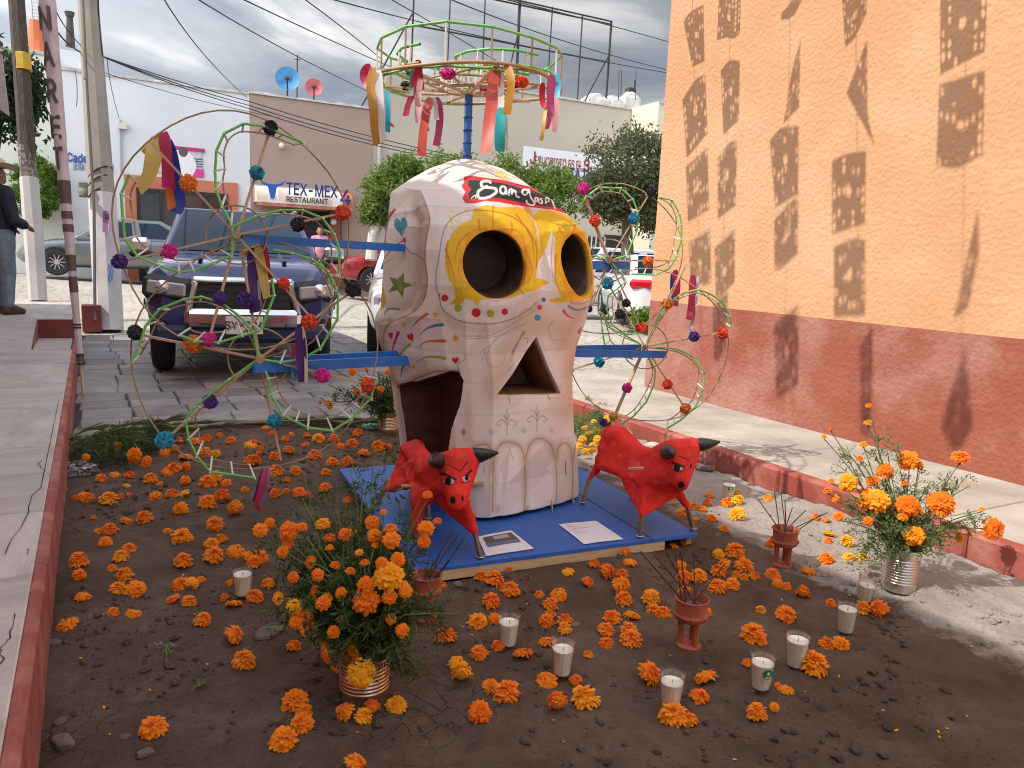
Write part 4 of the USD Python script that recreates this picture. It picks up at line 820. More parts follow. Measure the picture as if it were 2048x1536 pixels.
# left side motifs
heart = lambda cx, cy, w, h, rot=0: np.array(sa.rotate(sg.Polygon([(cx + w * .5 * 16 * math.sin(t) ** 3 / 16, cy - h * .5 * (13 * math.cos(t) - 5 * math.cos(2 * t) - 2 * math.cos(3 * t) - math.cos(4 * t)) / 15) for t in np.linspace(0, 2 * math.pi, 40)]), rot, origin=(cx, cy)).exterior.coords)
star = lambda cx, cy, r, k=.42, ph=0: np.array([(cx + (r if i % 2 == 0 else r * k) * math.sin(i * math.pi / 5 + ph), cy - (r if i % 2 == 0 else r * k) * math.cos(i * math.pi / 5 + ph)) for i in range(10)])
fill(heart(228, 322, 50, 78, -6), (.03, .22, .32)); stroke([(232, 348), (248, 328)], 3, (.5, .65, .7), .8)
fill(star(222, 543, 50, .44, .35), (.14, .20, .03)); stroke([(215, 520), (228, 560)], 10, (.27, .33, .05), .6)
PK = (.42, .03, .14)
stroke([(205, 262), (185, 290), (172, 340), (168, 400)], 10, PK, 1, 5); stroke([(138, 290), (150, 350), (172, 410)], 7, PK); stroke([(168, 400), (150, 380), (142, 330)], 5, PK); fill([(150, 385), (165, 362), (182, 400), (160, 418)], (.55, .06, .16))
stroke([(165, 445), (190, 415), (215, 390), (245, 376)], 4, PK); fill(heart(240, 376, 22, 18, 90), PK); stroke([(215, 398), (245, 402), (262, 420), (290, 430), (305, 445), (318, 450)], 3, BR)
stroke([(168, 462), (210, 435)], 9, (.70, .45, .08), .9, 3); fill([(130, 560), (160, 548), (176, 610), (122, 672), (118, 640)], (.60, .32, .03)); stroke([(168, 652), (185, 632), (222, 634)], 7, (.10, .17, .24))
OR, BL, GN = (.58, .12, .02), (.07, .19, .30), (.30, .33, .025)
for P, c_ in [([(272, 698), (298, 672), (326, 652)], OR), ([(300, 730), (335, 702), (384, 692)], BL), ([(297, 774), (335, 754), (392, 753)], OR), ([(288, 832), (335, 812), (392, 818)], GN), ([(193, 802), (202, 765), (218, 722)], (.45, .02, .13)), ([(216, 820), (232, 795), (260, 766)], GN), ([(228, 890), (234, 855), (252, 826)], BL)]: stroke(P, 3, c_, 1, 13)
for x, y, r in [(240, 692, 13), (357, 654, 15), (433, 743, 18), (275, 850, 12)]: fill(star(x, y, r), (.66, .34, .02))
for x, y, w, h, r in [(190, 733, 18, 32, -8), (265, 738, 25, 36, -25), (432, 825, 27, 28, 0)]: fill(heart(x, y, w, h, r), (.50, .012, .02))
for x, y, r, c_ in [(392, 592, 14, (.5, .02, .03)), (442, 629, 15, (.30, .38, .03)), (510, 647, 18, (.55, .015, .02)), (563, 650, 15, (.32, .38, .03)), (617, 643, 13, (.5, .02, .04)), (740, 666, 13, (.04, .22, .42)), (748, 627, 10, (.5, .03, .18)), (763, 598, 9, (.05, .16, .3))]:
    over(np.clip(r - np.hypot(Q[:, 0] - x, (Q[:, 1] - y)), 0, 1) * front * ~hole, c_)
for P, c_ in [([(838, 640), (855, 660), (878, 668)], (.52, .04, .14)), ([(858, 622), (890, 636), (940, 620)], (.16, .25, .32)), ([(865, 608), (900, 614), (930, 600)], (.56, .22, .14)), ([(895, 720), (905, 700)], (.35, .08, .1))]: stroke(P, 12, c_, .9, 4)
for P in ([(460, 735), (540, 735), (620, 705), (690, 660), (725, 640)], [(470, 745), (560, 740), (640, 720), (700, 680)], [(690, 690), (620, 720), (565, 770), (548, 820), (570, 850), (605, 845), (618, 815), (600, 795)], [(545, 790), (530, 830)], [(560, 770), (520, 800)], [(730, 640), (705, 632), (680, 645), (672, 670)], [(680, 740), (655, 780), (645, 810)], [(640, 850), (625, 870)], [(800, 680), (780, 710), (800, 750), (840, 745)]): stroke(P, 4, GREY, .7, 2)
for P in ([(690, 720), (668, 752)], [(665, 760), (650, 790)], [(650, 790), (645, 805)]): stroke(P, 12, (.22, .19, .18), .7, 7)
# fleurs, nose rim, teeth
for x, y, s in ((625, 1060, 1), (738, 1045, 1)):
    for P in ([(0, 45), (0, -50)], [(0, 10), (-18, -12), (-36, 2), (-24, 12)], [(0, 10), (18, -12), (36, 2), (24, 12)], [(0, -8), (-10, -30)], [(0, -8), (10, -30)]): stroke([(x + a * s, y + b * s) for a, b in P], 3, GREY, .85)
for x, y in ((688, 1090), (793, 1088), (565, 1095)): over(np.exp(-(np.hypot(Q[:, 0] - x, Q[:, 1] - y) / 11) ** 4) * front * ~hole, (.40, .38, .33), .6)
over(np.exp(-(np.hypot((Q[:, 0] - 463) / .6, Q[:, 1] - 1095) / 14) ** 4) * front * ~hole, (.2, .12, .1), .8)
for P in ([(735, 715), (560, 968), (840, 968), (738, 715)],): stroke(np.vstack([np.linspace(a, b, 6) for a, b in zip(P[:-1], P[1:])]), 3, (.45, .30, .2), .5)
stroke([(632, 960), (636, 985)], 3, BR, .9); stroke([(778, 955), (786, 975)], 3, BR, .9); stroke([(690, 745), (705, 740), (700, 760)], 3, BR, .8); stroke([(466, 800), (470, 820), (440, 840), (445, 862)], 3, BR, .8); stroke([(660, 540), (672, 558), (690, 580)], 3, BR, .9)
for P in ([(492, 1165), (510, 1145), (545, 1140), (568, 1165), (573, 1230), (571, 1390)], [(573, 1240), (585, 1165), (622, 1131), (665, 1140), (690, 1190), (694, 1290), (690, 1392)], [(694, 1200), (712, 1140), (745, 1118), (782, 1132), (802, 1180), (812, 1280), (806, 1378)], [(812, 1200), (820, 1150), (840, 1134), (862, 1150), (872, 1250), (868, 1350)], [(872, 1200), (885, 1150), (895, 1200)]):
    air(P, 14, (.46, .30, .18), .6); stroke(P, 3, BR, .7)
air([(840, 1180), (838, 1340)], 26, (.55, .38, .22), .5); air([(750, 1180), (752, 1340)], 40, (.62, .48, .36), .35)
stroke([(845, 1205), (846, 1255)], 4, (.08, .05, .05), .8); stroke([(632, 1150), (640, 1175), (650, 1195)], 2.5, BR, .7); stroke([(540, 1225), (540, 1250)], 3, BR, .6)
for x in (590, 700, 800): air([(x, 1390), (x + 3, 1375)], 8, (.2, .15, .13), .4)
# hollows
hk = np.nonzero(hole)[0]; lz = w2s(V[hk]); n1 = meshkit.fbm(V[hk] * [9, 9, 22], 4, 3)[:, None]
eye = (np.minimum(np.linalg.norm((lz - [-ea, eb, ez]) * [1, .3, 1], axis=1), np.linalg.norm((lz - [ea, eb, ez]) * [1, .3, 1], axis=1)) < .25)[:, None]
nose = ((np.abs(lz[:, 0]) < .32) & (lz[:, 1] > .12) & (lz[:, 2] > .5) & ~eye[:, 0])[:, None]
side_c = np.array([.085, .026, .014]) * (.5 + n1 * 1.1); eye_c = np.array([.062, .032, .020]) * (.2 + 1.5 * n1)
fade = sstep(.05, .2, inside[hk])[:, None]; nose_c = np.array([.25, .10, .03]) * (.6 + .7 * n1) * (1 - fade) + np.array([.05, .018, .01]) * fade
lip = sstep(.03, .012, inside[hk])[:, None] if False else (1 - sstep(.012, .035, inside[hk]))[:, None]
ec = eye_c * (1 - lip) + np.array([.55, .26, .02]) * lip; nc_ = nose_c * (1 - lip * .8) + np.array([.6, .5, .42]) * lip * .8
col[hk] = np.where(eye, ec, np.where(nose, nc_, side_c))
skm = paint_look("painted_paper", .58, .35, 14.0, .012)
sk = thing("giant_skull", "giant painted papier-mache skull with yellow rimmed eyes on the blue platform", "skull", SO + [0, 0, ZB])
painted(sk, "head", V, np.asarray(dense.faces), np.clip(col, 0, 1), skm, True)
# paper seams and ties
tie = look("tie_wire", (.45, .43, .40), .4, metal=.6)
for px in ((617, 1388), (790, 1378), (440, 1352), (870, 1352)):
    p0 = gnd(680 + px[0] / 1.873, 280 + px[1] / 1.873, .115); part(sk, "tie_string", MB().tube([p0 + [0, 0, .04], p0 - SF * -.01, p0 + SF * .012 - [0, 0, .02]], [.004, .005, .003], 5), tie)
part(sk, "wood_batten", MB().bar(*[q - FWD * .012 for q in hit(smooth_body, c1([(488, 1287), (538, 1282)]))], .02, .012), look("raw_pine", (.52, .36, .20), .7, (.44, .29, .15), 12, sc=(1, 1, 6)))
# ------------------------------------------------------------------ platform
blue = look("platform_blue", (.018, .085, .33), .42, (.026, .11, .40), 4.0, 6, bump=.15, bs=20, rough2=.6); pine = look("raw_pine", (.52, .36, .20), .7)
P_ = [np.array(q) for q in ([1.125, 2.83], [2.56, 2.72], [2.70, 4.32], [1.26, 4.42])]
pl = thing("blue_platform", "low blue painted plywood platform on pine battens under the skull", "platform", [1.9, 3.6, .02])
def lerp2(u, w): return (P_[0] * (1 - u) + P_[1] * u) * (1 - w) + (P_[3] * (1 - u) + P_[2] * u) * w
su_ = .815
for (u0, u1, w0, w1) in ((0, su_, 0, .72), (0, su_, .724, 1), (su_ + .004, 1, 0, 1)):
    part(pl, "panel", slab(MB(), [lerp2(u0, w0), lerp2(u1, w0), lerp2(u1, w1), lerp2(u0, w1)], .073, .093, .004), blue)
part(pl, "batten", MB().bar(np.r_[lerp2(.02, .012), .05], np.r_[lerp2(.87, .012), .05], .035, .044), pine)
for w in (.35, .7, .98): part(pl, "batten", MB().bar(np.r_[lerp2(.02, w), .05], np.r_[lerp2(.95, w), .05], .035, .044), pine)
for w in (.02, .5): part(pl, "side_batten", MB().bar(np.r_[lerp2(.985, w), .05], np.r_[lerp2(.985, w + .4), .05], .03, .044), pine)
paper = look("white_paper", (.66, .62, .67), .7, (.70, .67, .70), 6)
def sheet(name, label, q, z0):
    c = np.mean([gnd(a, b, z0) for a, b in q], 0); t = thing(name, label, "paper", c); C4 = [gnd(a, b, z0) for a, b in q]
    u, w = np.meshgrid(np.linspace(0, 1, 9), np.linspace(0, 1, 7), indexing="ij"); P = ((1 - u) * (1 - w))[..., None] * C4[0] + (u * (1 - w))[..., None] * C4[1] + (u * w)[..., None] * C4[2] + ((1 - u) * w)[..., None] * C4[3]
    P[..., 2] += .004 + .006 * np.abs(np.sin(u * 5 + w * 3)) * (u * (1 - u) + w * (1 - w)); part(t, "sheet", MB().grid(P), paper, True)
    at = lambda a, b, dz=.0105: (C4[0] * (1 - a) * (1 - b) + C4[1] * a * (1 - b) + C4[2] * a * b + C4[3] * (1 - a) * b) + [0, 0, dz]
    return t, at
def flat(at, a0, b0, a1, b1, dz=.0105): return MB().add([at(a0, b0, dz), at(a1, b0, dz), at(a1, b1, dz), at(a0, b1, dz)], [[0, 1, 2, 3]])
t, at = sheet("printed_sheet", "white sheet with a dark printed picture beside the left bull's foot", [(955, 1075), (1022, 1062), (1068, 1099), (972, 1114)], .093)
part(t, "printed_picture", flat(at, .12, .15, .9, .52), look("print_dark", (.06, .045, .05), .6)); part(t, "printed_picture", flat(at, .12, .52, .9, .62), look("print_slate", (.10, .16, .28), .6)); part(t, "printed_title", flat(at, .35, .22, .75, .38, .0125), look("print_grey", (.35, .33, .33), .6))
t, at = sheet("printed_sheet", "blank looking white sheet with faint grey lines in front of the teeth", [(1117, 1050), (1192, 1043), (1247, 1080), (1168, 1090)], .093)
for k in range(5): part(t, "printed_line", flat(at, .08, .12 + k * .1, .3 + .12 * (k % 3), .135 + k * .1), look("faint_print", (.42, .30, .36), .7))
# ------------------------------------------------------------------ reed wheels on blue arms
arm_blue = look("arm_blue", (.012, .10, .36), .45, (.02, .13, .42), 5)
reed, green_t, white_s, slat_w = look("reed", (.44, .31, .18), .6, (.24, .15, .09), 5), look("green_tape", (.13, .40, .08), .5, (.18, .50, .12), 8), look("white_rung", (.66, .62, .58), .6), look("pale_slat", (.52, .33, .21), .6, (.44, .27, .16), 8)
POM = {n: look("pompom_" + n, c, .8, tuple(x * .7 for x in c), 26, 3, sheen=.3) for n, c in dict(black=(.014, .013, .015), blue=(.02, .42, .62), orange=(.92, .28, .012), red=(.90, .10, .02), pink=(.85, .02, .38), purple=(.11, .018, .32), yellow=(.75, .45, .03)).items()}
def pompom(c, r, seed, sq=(1, 1, 1)):
    rg = np.random.default_rng(seed); m = MB(); ico = trimesh.creation.icosphere(2, r * .74); m.mesh(ico, off=c); n = 210
    d = rg.normal(size=(n, 3)); d /= np.linalg.norm(d, axis=1, keepdims=True); w = np.cross(d, rg.normal(size=(n, 3))); w /= np.linalg.norm(w, axis=1, keepdims=True); k = rg.uniform(.9, 1.12, (n, 1)) * r; b = .17 * r
    tw_ = np.cross(d, w)
    a0 = d * r * .6; v = np.stack([a0 - w * b * .5, a0 + w * b * .5, d * k + w * b + tw_ * b * .6, d * k * 1.02, d * k - w * b - tw_ * b * .6], 1) * np.asarray(sq)
    i = np.arange(n)[:, None] * 5
    return m.add((v + c).reshape(-1, 3), np.vstack([i + [0, 1, 2], i + [0, 2, 3], i + [0, 3, 4]]))
def onplane(px, py, P0, n):
    d = ray(px, py); return CAM + d * (((P0 - CAM) @ n) / (d @ n))
HUB = {}
def hubpt(px, py, b=0.0): return onplane(px, py, SO + SF * b, SF)
_pom = [100]
def wheel(name, label, hub, ends, poms, blades, rpx, inner, scale, hoop=True):
    """all coordinates surveyed in the photograph, laid on the wheel's own upright plane through its hub"""
    H = hubpt(*hub); n = unit((CAM - H) * [1, 1, .15]); D = depth(H); k = D / FPX; pl_ = lambda p, off=0.0: onplane(p[0], p[1], H + n * off, n)
    ux = unit(np.cross([0, 0, 1.0], n)); uy = np.cross(n, ux)
    t = thing(name, label, "wheel", H)
    for e in ends:
        a, b = pl_(hub), pl_(e); part(t, "spoke", MB().bar(a - (b - a) * .03 + n * .006, b, .024, .008) if False else MB().bar(a, b, .022, .009), slat_w)
    R = rpx * k; th_ = np.linspace(0, 2 * np.pi, 49)
    rg = np.random.default_rng(len(label)); rad = R * (1 + .03 * np.sin(th_ * 2 + rg.uniform(0, 6)) + .015 * np.sin(th_ * 5))
    part(t, "rim_hoop", MB().tube(H - n * .012 + np.outer(np.cos(th_) * rad, ux) + np.outer(np.sin(th_) * rad, uy), .0036, 6, False), reed, True)
    part(t, "inner_hoop", MB().tube(H - n * .02 + np.outer(np.cos(th_) * inner * k, ux) + np.outer(np.sin(th_) * inner * k, uy), .004, 6, False), reed, True)
    part(t, "hub", MB().tube([H - n * .05, H + n * .05], .018, 8), reed)
    for b in blades:
        P = np.array([pl_(p, .035) for p in b]); part(t, "green_rail", MB().tube(P, .006, 6), green_t)
        c = P.mean(0); Pb = np.array([p + (c - p) * (.036 / max(np.linalg.norm(c - p), .05)) - n * .06 + uy * .012 for p in P]); Pb[0] = P[0] - n * .06
        Pc = curve(Pb, 30); part(t, "reed_rail", MB().tube(Pc, .0038, 6), reed, True)
        for p, q in list(zip(P, Pb))[1:]: part(t, "rung", MB().tube([p + (p - q) * .12, q + (q - p) * .12], .0045, 5), white_s)
        for s in range(len(P) - 1):
            if np.linalg.norm(P[s + 1] - P[s]) > .11: part(t, "rung", MB().tube([(P[s] + P[s + 1]) / 2, (Pb[s] + Pb[s + 1]) / 2], .004, 5), white_s)
    for (x, y, c, r) in poms:
        _pom[0] += 1; part(t, "pompom", pompom(pl_((x, y), .02), r * k, _pom[0]), POM[c], label=f"{c} pompom")
    HUB[label] = (H, n, k)
    return t
c4 = lambda P: [(220 + x / 2.0214, 220 + y / 2.0214) for x, y in P]
c6 = lambda P: [(1100 + x / 2.743, 340 + y / 2.743) for x, y in P]
wheel("reed_wheel", "upper reed wheel left of the skull with yellow, pink and blue ribbons at its top", c4([(512, 505)])[0], c4([(648, 75), (168, 135), (40, 615), (400, 930), (805, 830), (950, 415)]),
      [(541, 256, "black", 14), (514, 346, "blue", 14), (376, 366, "orange", 16), (239, 523, "purple", 14), (339, 503, "pink", 14), (686, 425, "red", 15), (600, 448, "black", 13) if False else (595, 449, "black", 14), (567, 567, "red", 12), (440, 596, "purple", 13), (418, 679, "pink", 14), (618, 643, "red", 16)],
      [c4(b) for b in ([(497, 500), (490, 460), (452, 390), (428, 320), (425, 245), (430, 165), (462, 95), (540, 55), (620, 65), (780, 132)], [(500, 470), (590, 430), (690, 405), (780, 405), (860, 438), (905, 500), (930, 570), (925, 660)], [(497, 500), (490, 590), (420, 620), (340, 650), (280, 655), (200, 630), (110, 590), (60, 520), (52, 440), (45, 340), (78, 262)], [(660, 565), (740, 580), (820, 605), (880, 650), (915, 720), (910, 730)], [(655, 680), (664, 750), (610, 890), (535, 912), (440, 940), (345, 935), (280, 910)])], 229, 58, 1)
wheel("reed_wheel", "lower reed wheel left of the skull reaching down to the marigolds", c4([(605, 1005)])[0], c4([(530, 560), (985, 728), (1050, 1110), (690, 1415), (220, 1335), (105, 905)]),
      [(492, 599, "purple", 15), (707, 579, "black", 16), (386, 688, "orange", 17), (645, 751, "pink", 15), (737, 771, "red", 15), (420, 803, "purple", 14), (548, 842, "blue", 14), (330, 881, "blue", 17), (270, 665, "black", 14)],
      [c4(b) for b in ([(600, 1000), (580, 900), (530, 838), (450, 780), (370, 755), (300, 765), (200, 805), (145, 870), (115, 960), (80, 1030)], [(605, 1005), (640, 1085), (650, 1150), (700, 1235), (800, 1285), (900, 1297), (975, 1250), (1055, 1165), (1075, 1085)], [(600, 1010), (480, 1090), (345, 1200), (305, 1255), (318, 1330), (350, 1400), (405, 1463), (585, 1487)], [(620, 1010), (690, 1020), (775, 1008), (850, 965), (920, 845), (922, 745), (880, 660), (845, 610)])], 232, 60, 1)
wheel("reed_wheel", "upper reed wheel right of the skull against the orange wall's edge", c6([(322, 497)])[0], c6([(185, 130), (552, 118), (700, 497), (505, 880), (215, 765), (-60, 440)]),
      [(1167, 377, "pink", 11), (1190, 442, "red", 11), (1303, 383, "black", 10), (1268, 437, "blue", 11), (1295, 523, "orange", 10), (1253, 606, "black", 8), (1282, 656, "red", 11), (1178, 618, "purple", 7)],
      [c6(b) for b in ([(150, 220), (200, 145), (270, 95), (390, 100), (455, 160), (480, 225), (478, 330), (420, 470)], [(420, 470), (322, 497), (280, 480), (236, 470)], [(600, 150), (668, 165), (710, 240), (722, 300), (720, 380), (695, 470), (655, 540), (580, 575), (450, 570)], [(340, 510), (420, 610), (320, 690), (310, 760), (340, 850), (420, 905), (500, 890)])], 146, 42, .7)
wheel("reed_wheel", "lower reed wheel right of the skull before the red wall band", c6([(521, 970)])[0], c6([(945, 890), (737, 528), (318, 622), (112, 1098), (345, 1372), (742, 1308)]),
      [(1388, 673, "purple", 10), (1445, 667, "red", 11), (1215, 566, "blue", 12), (1240, 628, "black", 10), (1334, 608, "orange", 11), (1198, 724, "blue", 11), (1140, 741, "purple", 7), (1254, 776, "pink", 10), (1335, 769, "red", 10), (1371, 817, "orange", 11), (1227, 834, "yellow", 9), (1207, 845, "purple", 8)],
      [c6(b) for b in ([(530, 950), (570, 860), (640, 740), (720, 680), (810, 655), (880, 680), (950, 730), (985, 800), (996, 865)], [(525, 975), (640, 975), (700, 985), (780, 1020), (850, 1110), (840, 1200), (800, 1300), (720, 1370), (640, 1420)], [(510, 975), (580, 1100), (570, 1180), (530, 1270), (460, 1350), (390, 1395)], [(505, 960), (400, 900), (320, 860), (275, 780), (290, 900), (300, 960), (360, 1010), (450, 1035)])], 157, 45, .7)
# blue arms: laths through the skull
def arm(label, p0, p1, b, w=.05, dz=0.0):
    a, c = hubpt(*p0, b), hubpt(*p1, b); dirn = unit(c - a)
    part(sk, "arm", MB().bar(a, c + dirn * .12, .022, w), arm_blue, label=label)
arm("blue wooden arm from the skull's temple to the upper left wheel", (483, 477), (775, 494), .0, .036)
arm("nearer blue wooden arm from the cheekbone to the lower left wheel", (507, 736), (790, 722), .035, .045)
arm("farther blue wooden arm behind another at the lower left wheel", (548, 723), (780, 711), -.06, .045)
arm("blue wooden arm from the right eye's side to the upper right wheel", (1258, 530), (1150, 531), .0, .05)
arm("nearer blue wooden arm at the lower right wheel", (1331, 709), (1120, 706), .05, .045)
arm("farther blue wooden arm at the lower right wheel", (1280, 696), (1120, 699), -.05, .045)
# ------------------------------------------------------------------ ring on the pole over the skull
TOP = s2w(np.array([0, -.2, 1.77])); PT = None
d_ = ray(932, 196); tt = depth(TOP) / FPX; PT = np.array([TOP[0], TOP[1], (CAM + d_ * ((TOP - CAM)[:2] @ d_[:2]) / (d_[:2] @ d_[:2]))[2]])
rt = thing("ribbon_ring", "round reed ring on a blue pole above the skull hung with ribbons", "ring", TOP)
part(rt, "pole", MB().bar(TOP - [0, 0, .15], PT + [0, 0, .02], .035, .03), arm_blue)
for k in range(5): z = TOP[2] + (PT[2] - TOP[2]) * (k + .5) / 5; part(rt, "pole_tie", MB().box([TOP[0], TOP[1], z], [.037, .040, .006], None), look("tie_dark", (.01, .03, .1), .6))
RC = PT + [0, 0, .02]; RR = 183 * depth(RC) / FPX; th_ = np.linspace(0, 2 * np.pi, 25); zring = RC[2] + .045
ring = lambda r, z, m=49: RC * [1, 1, 0] + np.stack([np.cos(np.linspace(0, 2 * np.pi, m)) * r, np.sin(np.linspace(0, 2 * np.pi, m)) * r, np.full(m, z)], 1)
bamboo = look("bamboo", (.42, .27, .13), .5, (.30, .18, .09), 6)
hoop_b = ring(RR, zring); hoop_b[:, 2] += .012 * np.sin(np.linspace(0, 2 * np.pi, 49) * 3)
part(rt, "reed_hoop", MB().tube(hoop_b, .009, 8, False), bamboo, True)
gp = ring(RR * 1.0, zring + .165, 15); gp[:, 2] += np.random.default_rng(5).normal(0, .008, 15); gp[-1] = gp[0]
part(rt, "green_hoop", MB().tube(gp, .0065, 6, False), green_t)
gp2 = ring(RR * .97, zring - .015, 15); part(rt, "green_hoop", MB().tube(gp2[3:12], .0065, 6, False), green_t)
for k in range(14): part(rt, "rung", MB().tube([gp[k], ring(RR, zring, 15)[k]], .005, 5), white_s if k % 3 == 0 else bamboo)
for k in range(6):
    a = 2 * np.pi * k / 6 + .35; e = RC + [math.cos(a) * RR, math.sin(a) * RR, .045]; part(rt, "spoke", MB().bar(RC, e, .022, .010), slat_w)
part(rt, "inner_hoop", MB().tube(ring(RR * .30, RC[2] + .02), .007, 6, False), bamboo); part(rt, "inner_hoop", MB().tube(ring(RR * .45, RC[2] + .05), .006, 6, False), bamboo)
ih = ring(RR * .30, RC[2] + .02, 13); ih2 = ring(RR * .30, RC[2] + .13, 13); part(rt, "inner_hoop", MB().tube(ih2, .006, 6, False), bamboo)
for k in range(12): part(rt, "rung", MB().tube([ih[k], ih2[k]], .008, 5), white_s)
for i in range(5):                                             # reed arcs from hub to rim, with stub rungs
    a = 2 * np.pi * i / 5; c = RC + [math.cos(a) * RR * .5, math.sin(a) * RR * .5, .045]; s = np.linspace(a + np.pi, a + 2 * np.pi, 13)
    A_ = c + np.stack([np.cos(s), np.sin(s), 0 * s], 1) * RR * .5; part(rt, "reed_arc", MB().tube(A_, .007, 6, False), bamboo)
    G_ = A_ + [0, 0, .085]; part(rt, "green_rail", MB().tube(G_[::2], .007, 6, False), green_t)
    for q in range(1, 13, 2): part(rt, "rung", MB().tube([A_[q], (G_[q - 1] + G_[q + 1]) / 2 if q < 12 else G_[q]], .006, 5), white_s)
def at_z(px, py, z): return gnd(px, py, z)
for (x, y, c, r) in [(895, 147, "pink", 15), (820, 143, "blue", 10), (812, 172, "black", 11), (1043, 164, "red", 14), (1033, 175, "purple", 9), (975, 155, "orange", 9), (970, 180, "pink", 10), (1015, 170, "orange", 8)]:
    _pom[0] += 1; P = at_z(x, y, zring); k = depth(P) / FPX
    if np.linalg.norm((P - RC)[:2]) > RR: P = RC + unit((P - RC) * [1, 1, 0]) * RR * .9 + [0, 0, .04]
    part(rt, "pompom", pompom(P, r * k, _pom[0], (1, 1, .75)), POM[c], label=f"{c} pompom")
# ------------------------------------------------------------------ ribbons
RIB = {n: look("ribbon_" + n, c, .45, tuple(x * .8 for x in c), 6, sheen=.2, trans=.25) for n, c in dict(ochre=(.50, .22, .02), white=(.72, .68, .68), red=(.48, .015, .03), crimson=(.42, .01, .05), coral=(.62, .10, .07), blue=(.02, .04, .30), sky=(.03, .36, .55), teal=(.02, .40, .42), rose=(.42, .05, .14), pink=(.62, .30, .34), purple=(.07, .012, .13), yellow=(.66, .48, .12), cream=(.60, .50, .40), green=(.02, .14, .05), magenta=(.50, .02, .10), orange=(.65, .14, .02), lilac=(.30, .16, .36), silver=(.45, .45, .5)).items()}
def ribbon_at(pxs, wpx, D, c, label, seed=0, group=None, w1=None):
    P = curve([atd(x, y, D + .02 * math.sin(i * 1.9 + seed)) for i, (x, y) in enumerate(pxs)], 14); k = 1.3 * D / FPX; rg = np.random.default_rng(seed + 7)
    s = np.linspace(0, 1, 14); ww = np.interp(s, [0, .12, 1], [wpx * .55, wpx, w1 or wpx]) * k; a = .5 * np.sin(s * 4 + seed) * s + rg.uniform(-.2, .2)
    t = np.gradient(P, axis=0); side = np.cross(t, FWD); side /= np.linalg.norm(side, axis=1, keepdims=True); w = side * np.cos(a)[:, None] + FWD * np.sin(a)[:, None]
    u = np.linspace(-.5, .5, 5); G_ = P[:, None] + w[:, None] * (u[None, :, None] * ww[:, None, None]) + FWD * (.025 * ww[:, None] * np.cos(u * 6)[None])[..., None]
    m = MB().grid(G_); solo("ribbon", m, RIB[c], label, "ribbon", group, smooth=True)
    if False: m
def rim_depth(px, py): P = gnd(px, py, zring); return depth(P) if np.linalg.norm((P - RC)[:2]) < RR * 1.4 else depth(RC)
near = depth(RC) - RR * .92
ab = "the ring above the skull"
for i, (P, w, c, l) in enumerate([
    ([(742, 133), (730, 150), (738, 172)], 16, "crimson", "short crimson ribbon blown out at the ring's left end"),
    ([(747, 135), (742, 180), (748, 235), (754, 290)], 14, "ochre", "long ochre ribbon at the left end of " + ab), ([(757, 140), (760, 200), (764, 280)], 12, "white", "white ribbon behind the long ochre one at the ring's left"), ([(773, 180), (776, 220), (775, 264)], 8, "sky", "sky blue ribbon at the left of " + ab), ([(772, 240), (780, 248), (788, 252)], 5, "red", "tiny red ribbon end beside the sky blue one"),
    ([(836, 120), (838, 150), (842, 180)], 12, "red", "bright red ribbon folded over the ring's near rim"), ([(832, 140), (826, 180), (815, 215), (812, 232)], 9, "crimson", "twisted crimson ribbon left of the pole"), ([(826, 140), (824, 165), (822, 192)], 8, "green", "dark green ribbon beside the red folded one"), ([(842, 150), (836, 200), (836, 245)], 10, "pink", "sheer pink ribbon beside the twisted crimson one"),
    ([(862, 195), (850, 240), (843, 312)], 14, "coral", "sheer coral ribbon left of the blue pole"), ([(858, 196), (851, 230), (856, 262)], 6, "green", "thin curling green ribbon on the coral one"), ([(872, 195), (880, 235), (872, 292)], 11, "rose", "rose ribbon curling near the blue pole"), ([(868, 196), (872, 220), (874, 240)], 7, "white", "short white ribbon beside the rose one"),
    ([(992, 128), (984, 200), (970, 306)], 19, "coral", "broad sheer coral ribbon right of the blue pole"), ([(1002, 130), (1002, 190), (1003, 250)], 10, "white", "white twisted ribbon beside the broad coral one"), ([(1012, 128), (1022, 170), (1013, 228)], 13, "ochre", "ochre ribbon curling right of the white twisted one"), ([(1004, 215), (1000, 260), (1000, 303)], 16, "teal", "teal ribbon hanging lowest right of the pole"), ([(1010, 225), (1012, 270), (1012, 300)], 6, "cream", "narrow cream ribbon edge beside the teal one"),
    ([(1086, 165), (1084, 195), (1090, 215)], 9, "red", "red ribbon at the right end of " + ab), ([(1104, 150), (1102, 200), (1097, 258)], 14, "rose", "wine red ribbon at the ring's right end"), ([(1112, 148), (1116, 165), (1113, 195)], 9, "sky", "short sky blue ribbon at the ring's right tip"), ([(1112, 190), (1113, 230), (1108, 264)], 8, "pink", "pale pink ribbon at the ring's right tip"), ([(1092, 215), (1087, 250), (1082, 281)], 6, "yellow", "thin yellow ribbon end below the wine red one")]):
    ribbon_at(P, w, near + (.12 if i in (0, 3, 4) else 0) + (.25 if 9 <= i <= 12 else 0) + .015 * (i % 3), c, l, i)
HL, HL2 = HUB["upper reed wheel left of the skull with yellow, pink and blue ribbons at its top"], HUB["lower reed wheel left of the skull reaching down to the marigolds"]
DL, DL2 = depth(HL[0]) - .05, depth(HL2[0]) - .06; DR = depth(HUB["lower reed wheel right of the skull before the red wall band"][0]) - .04
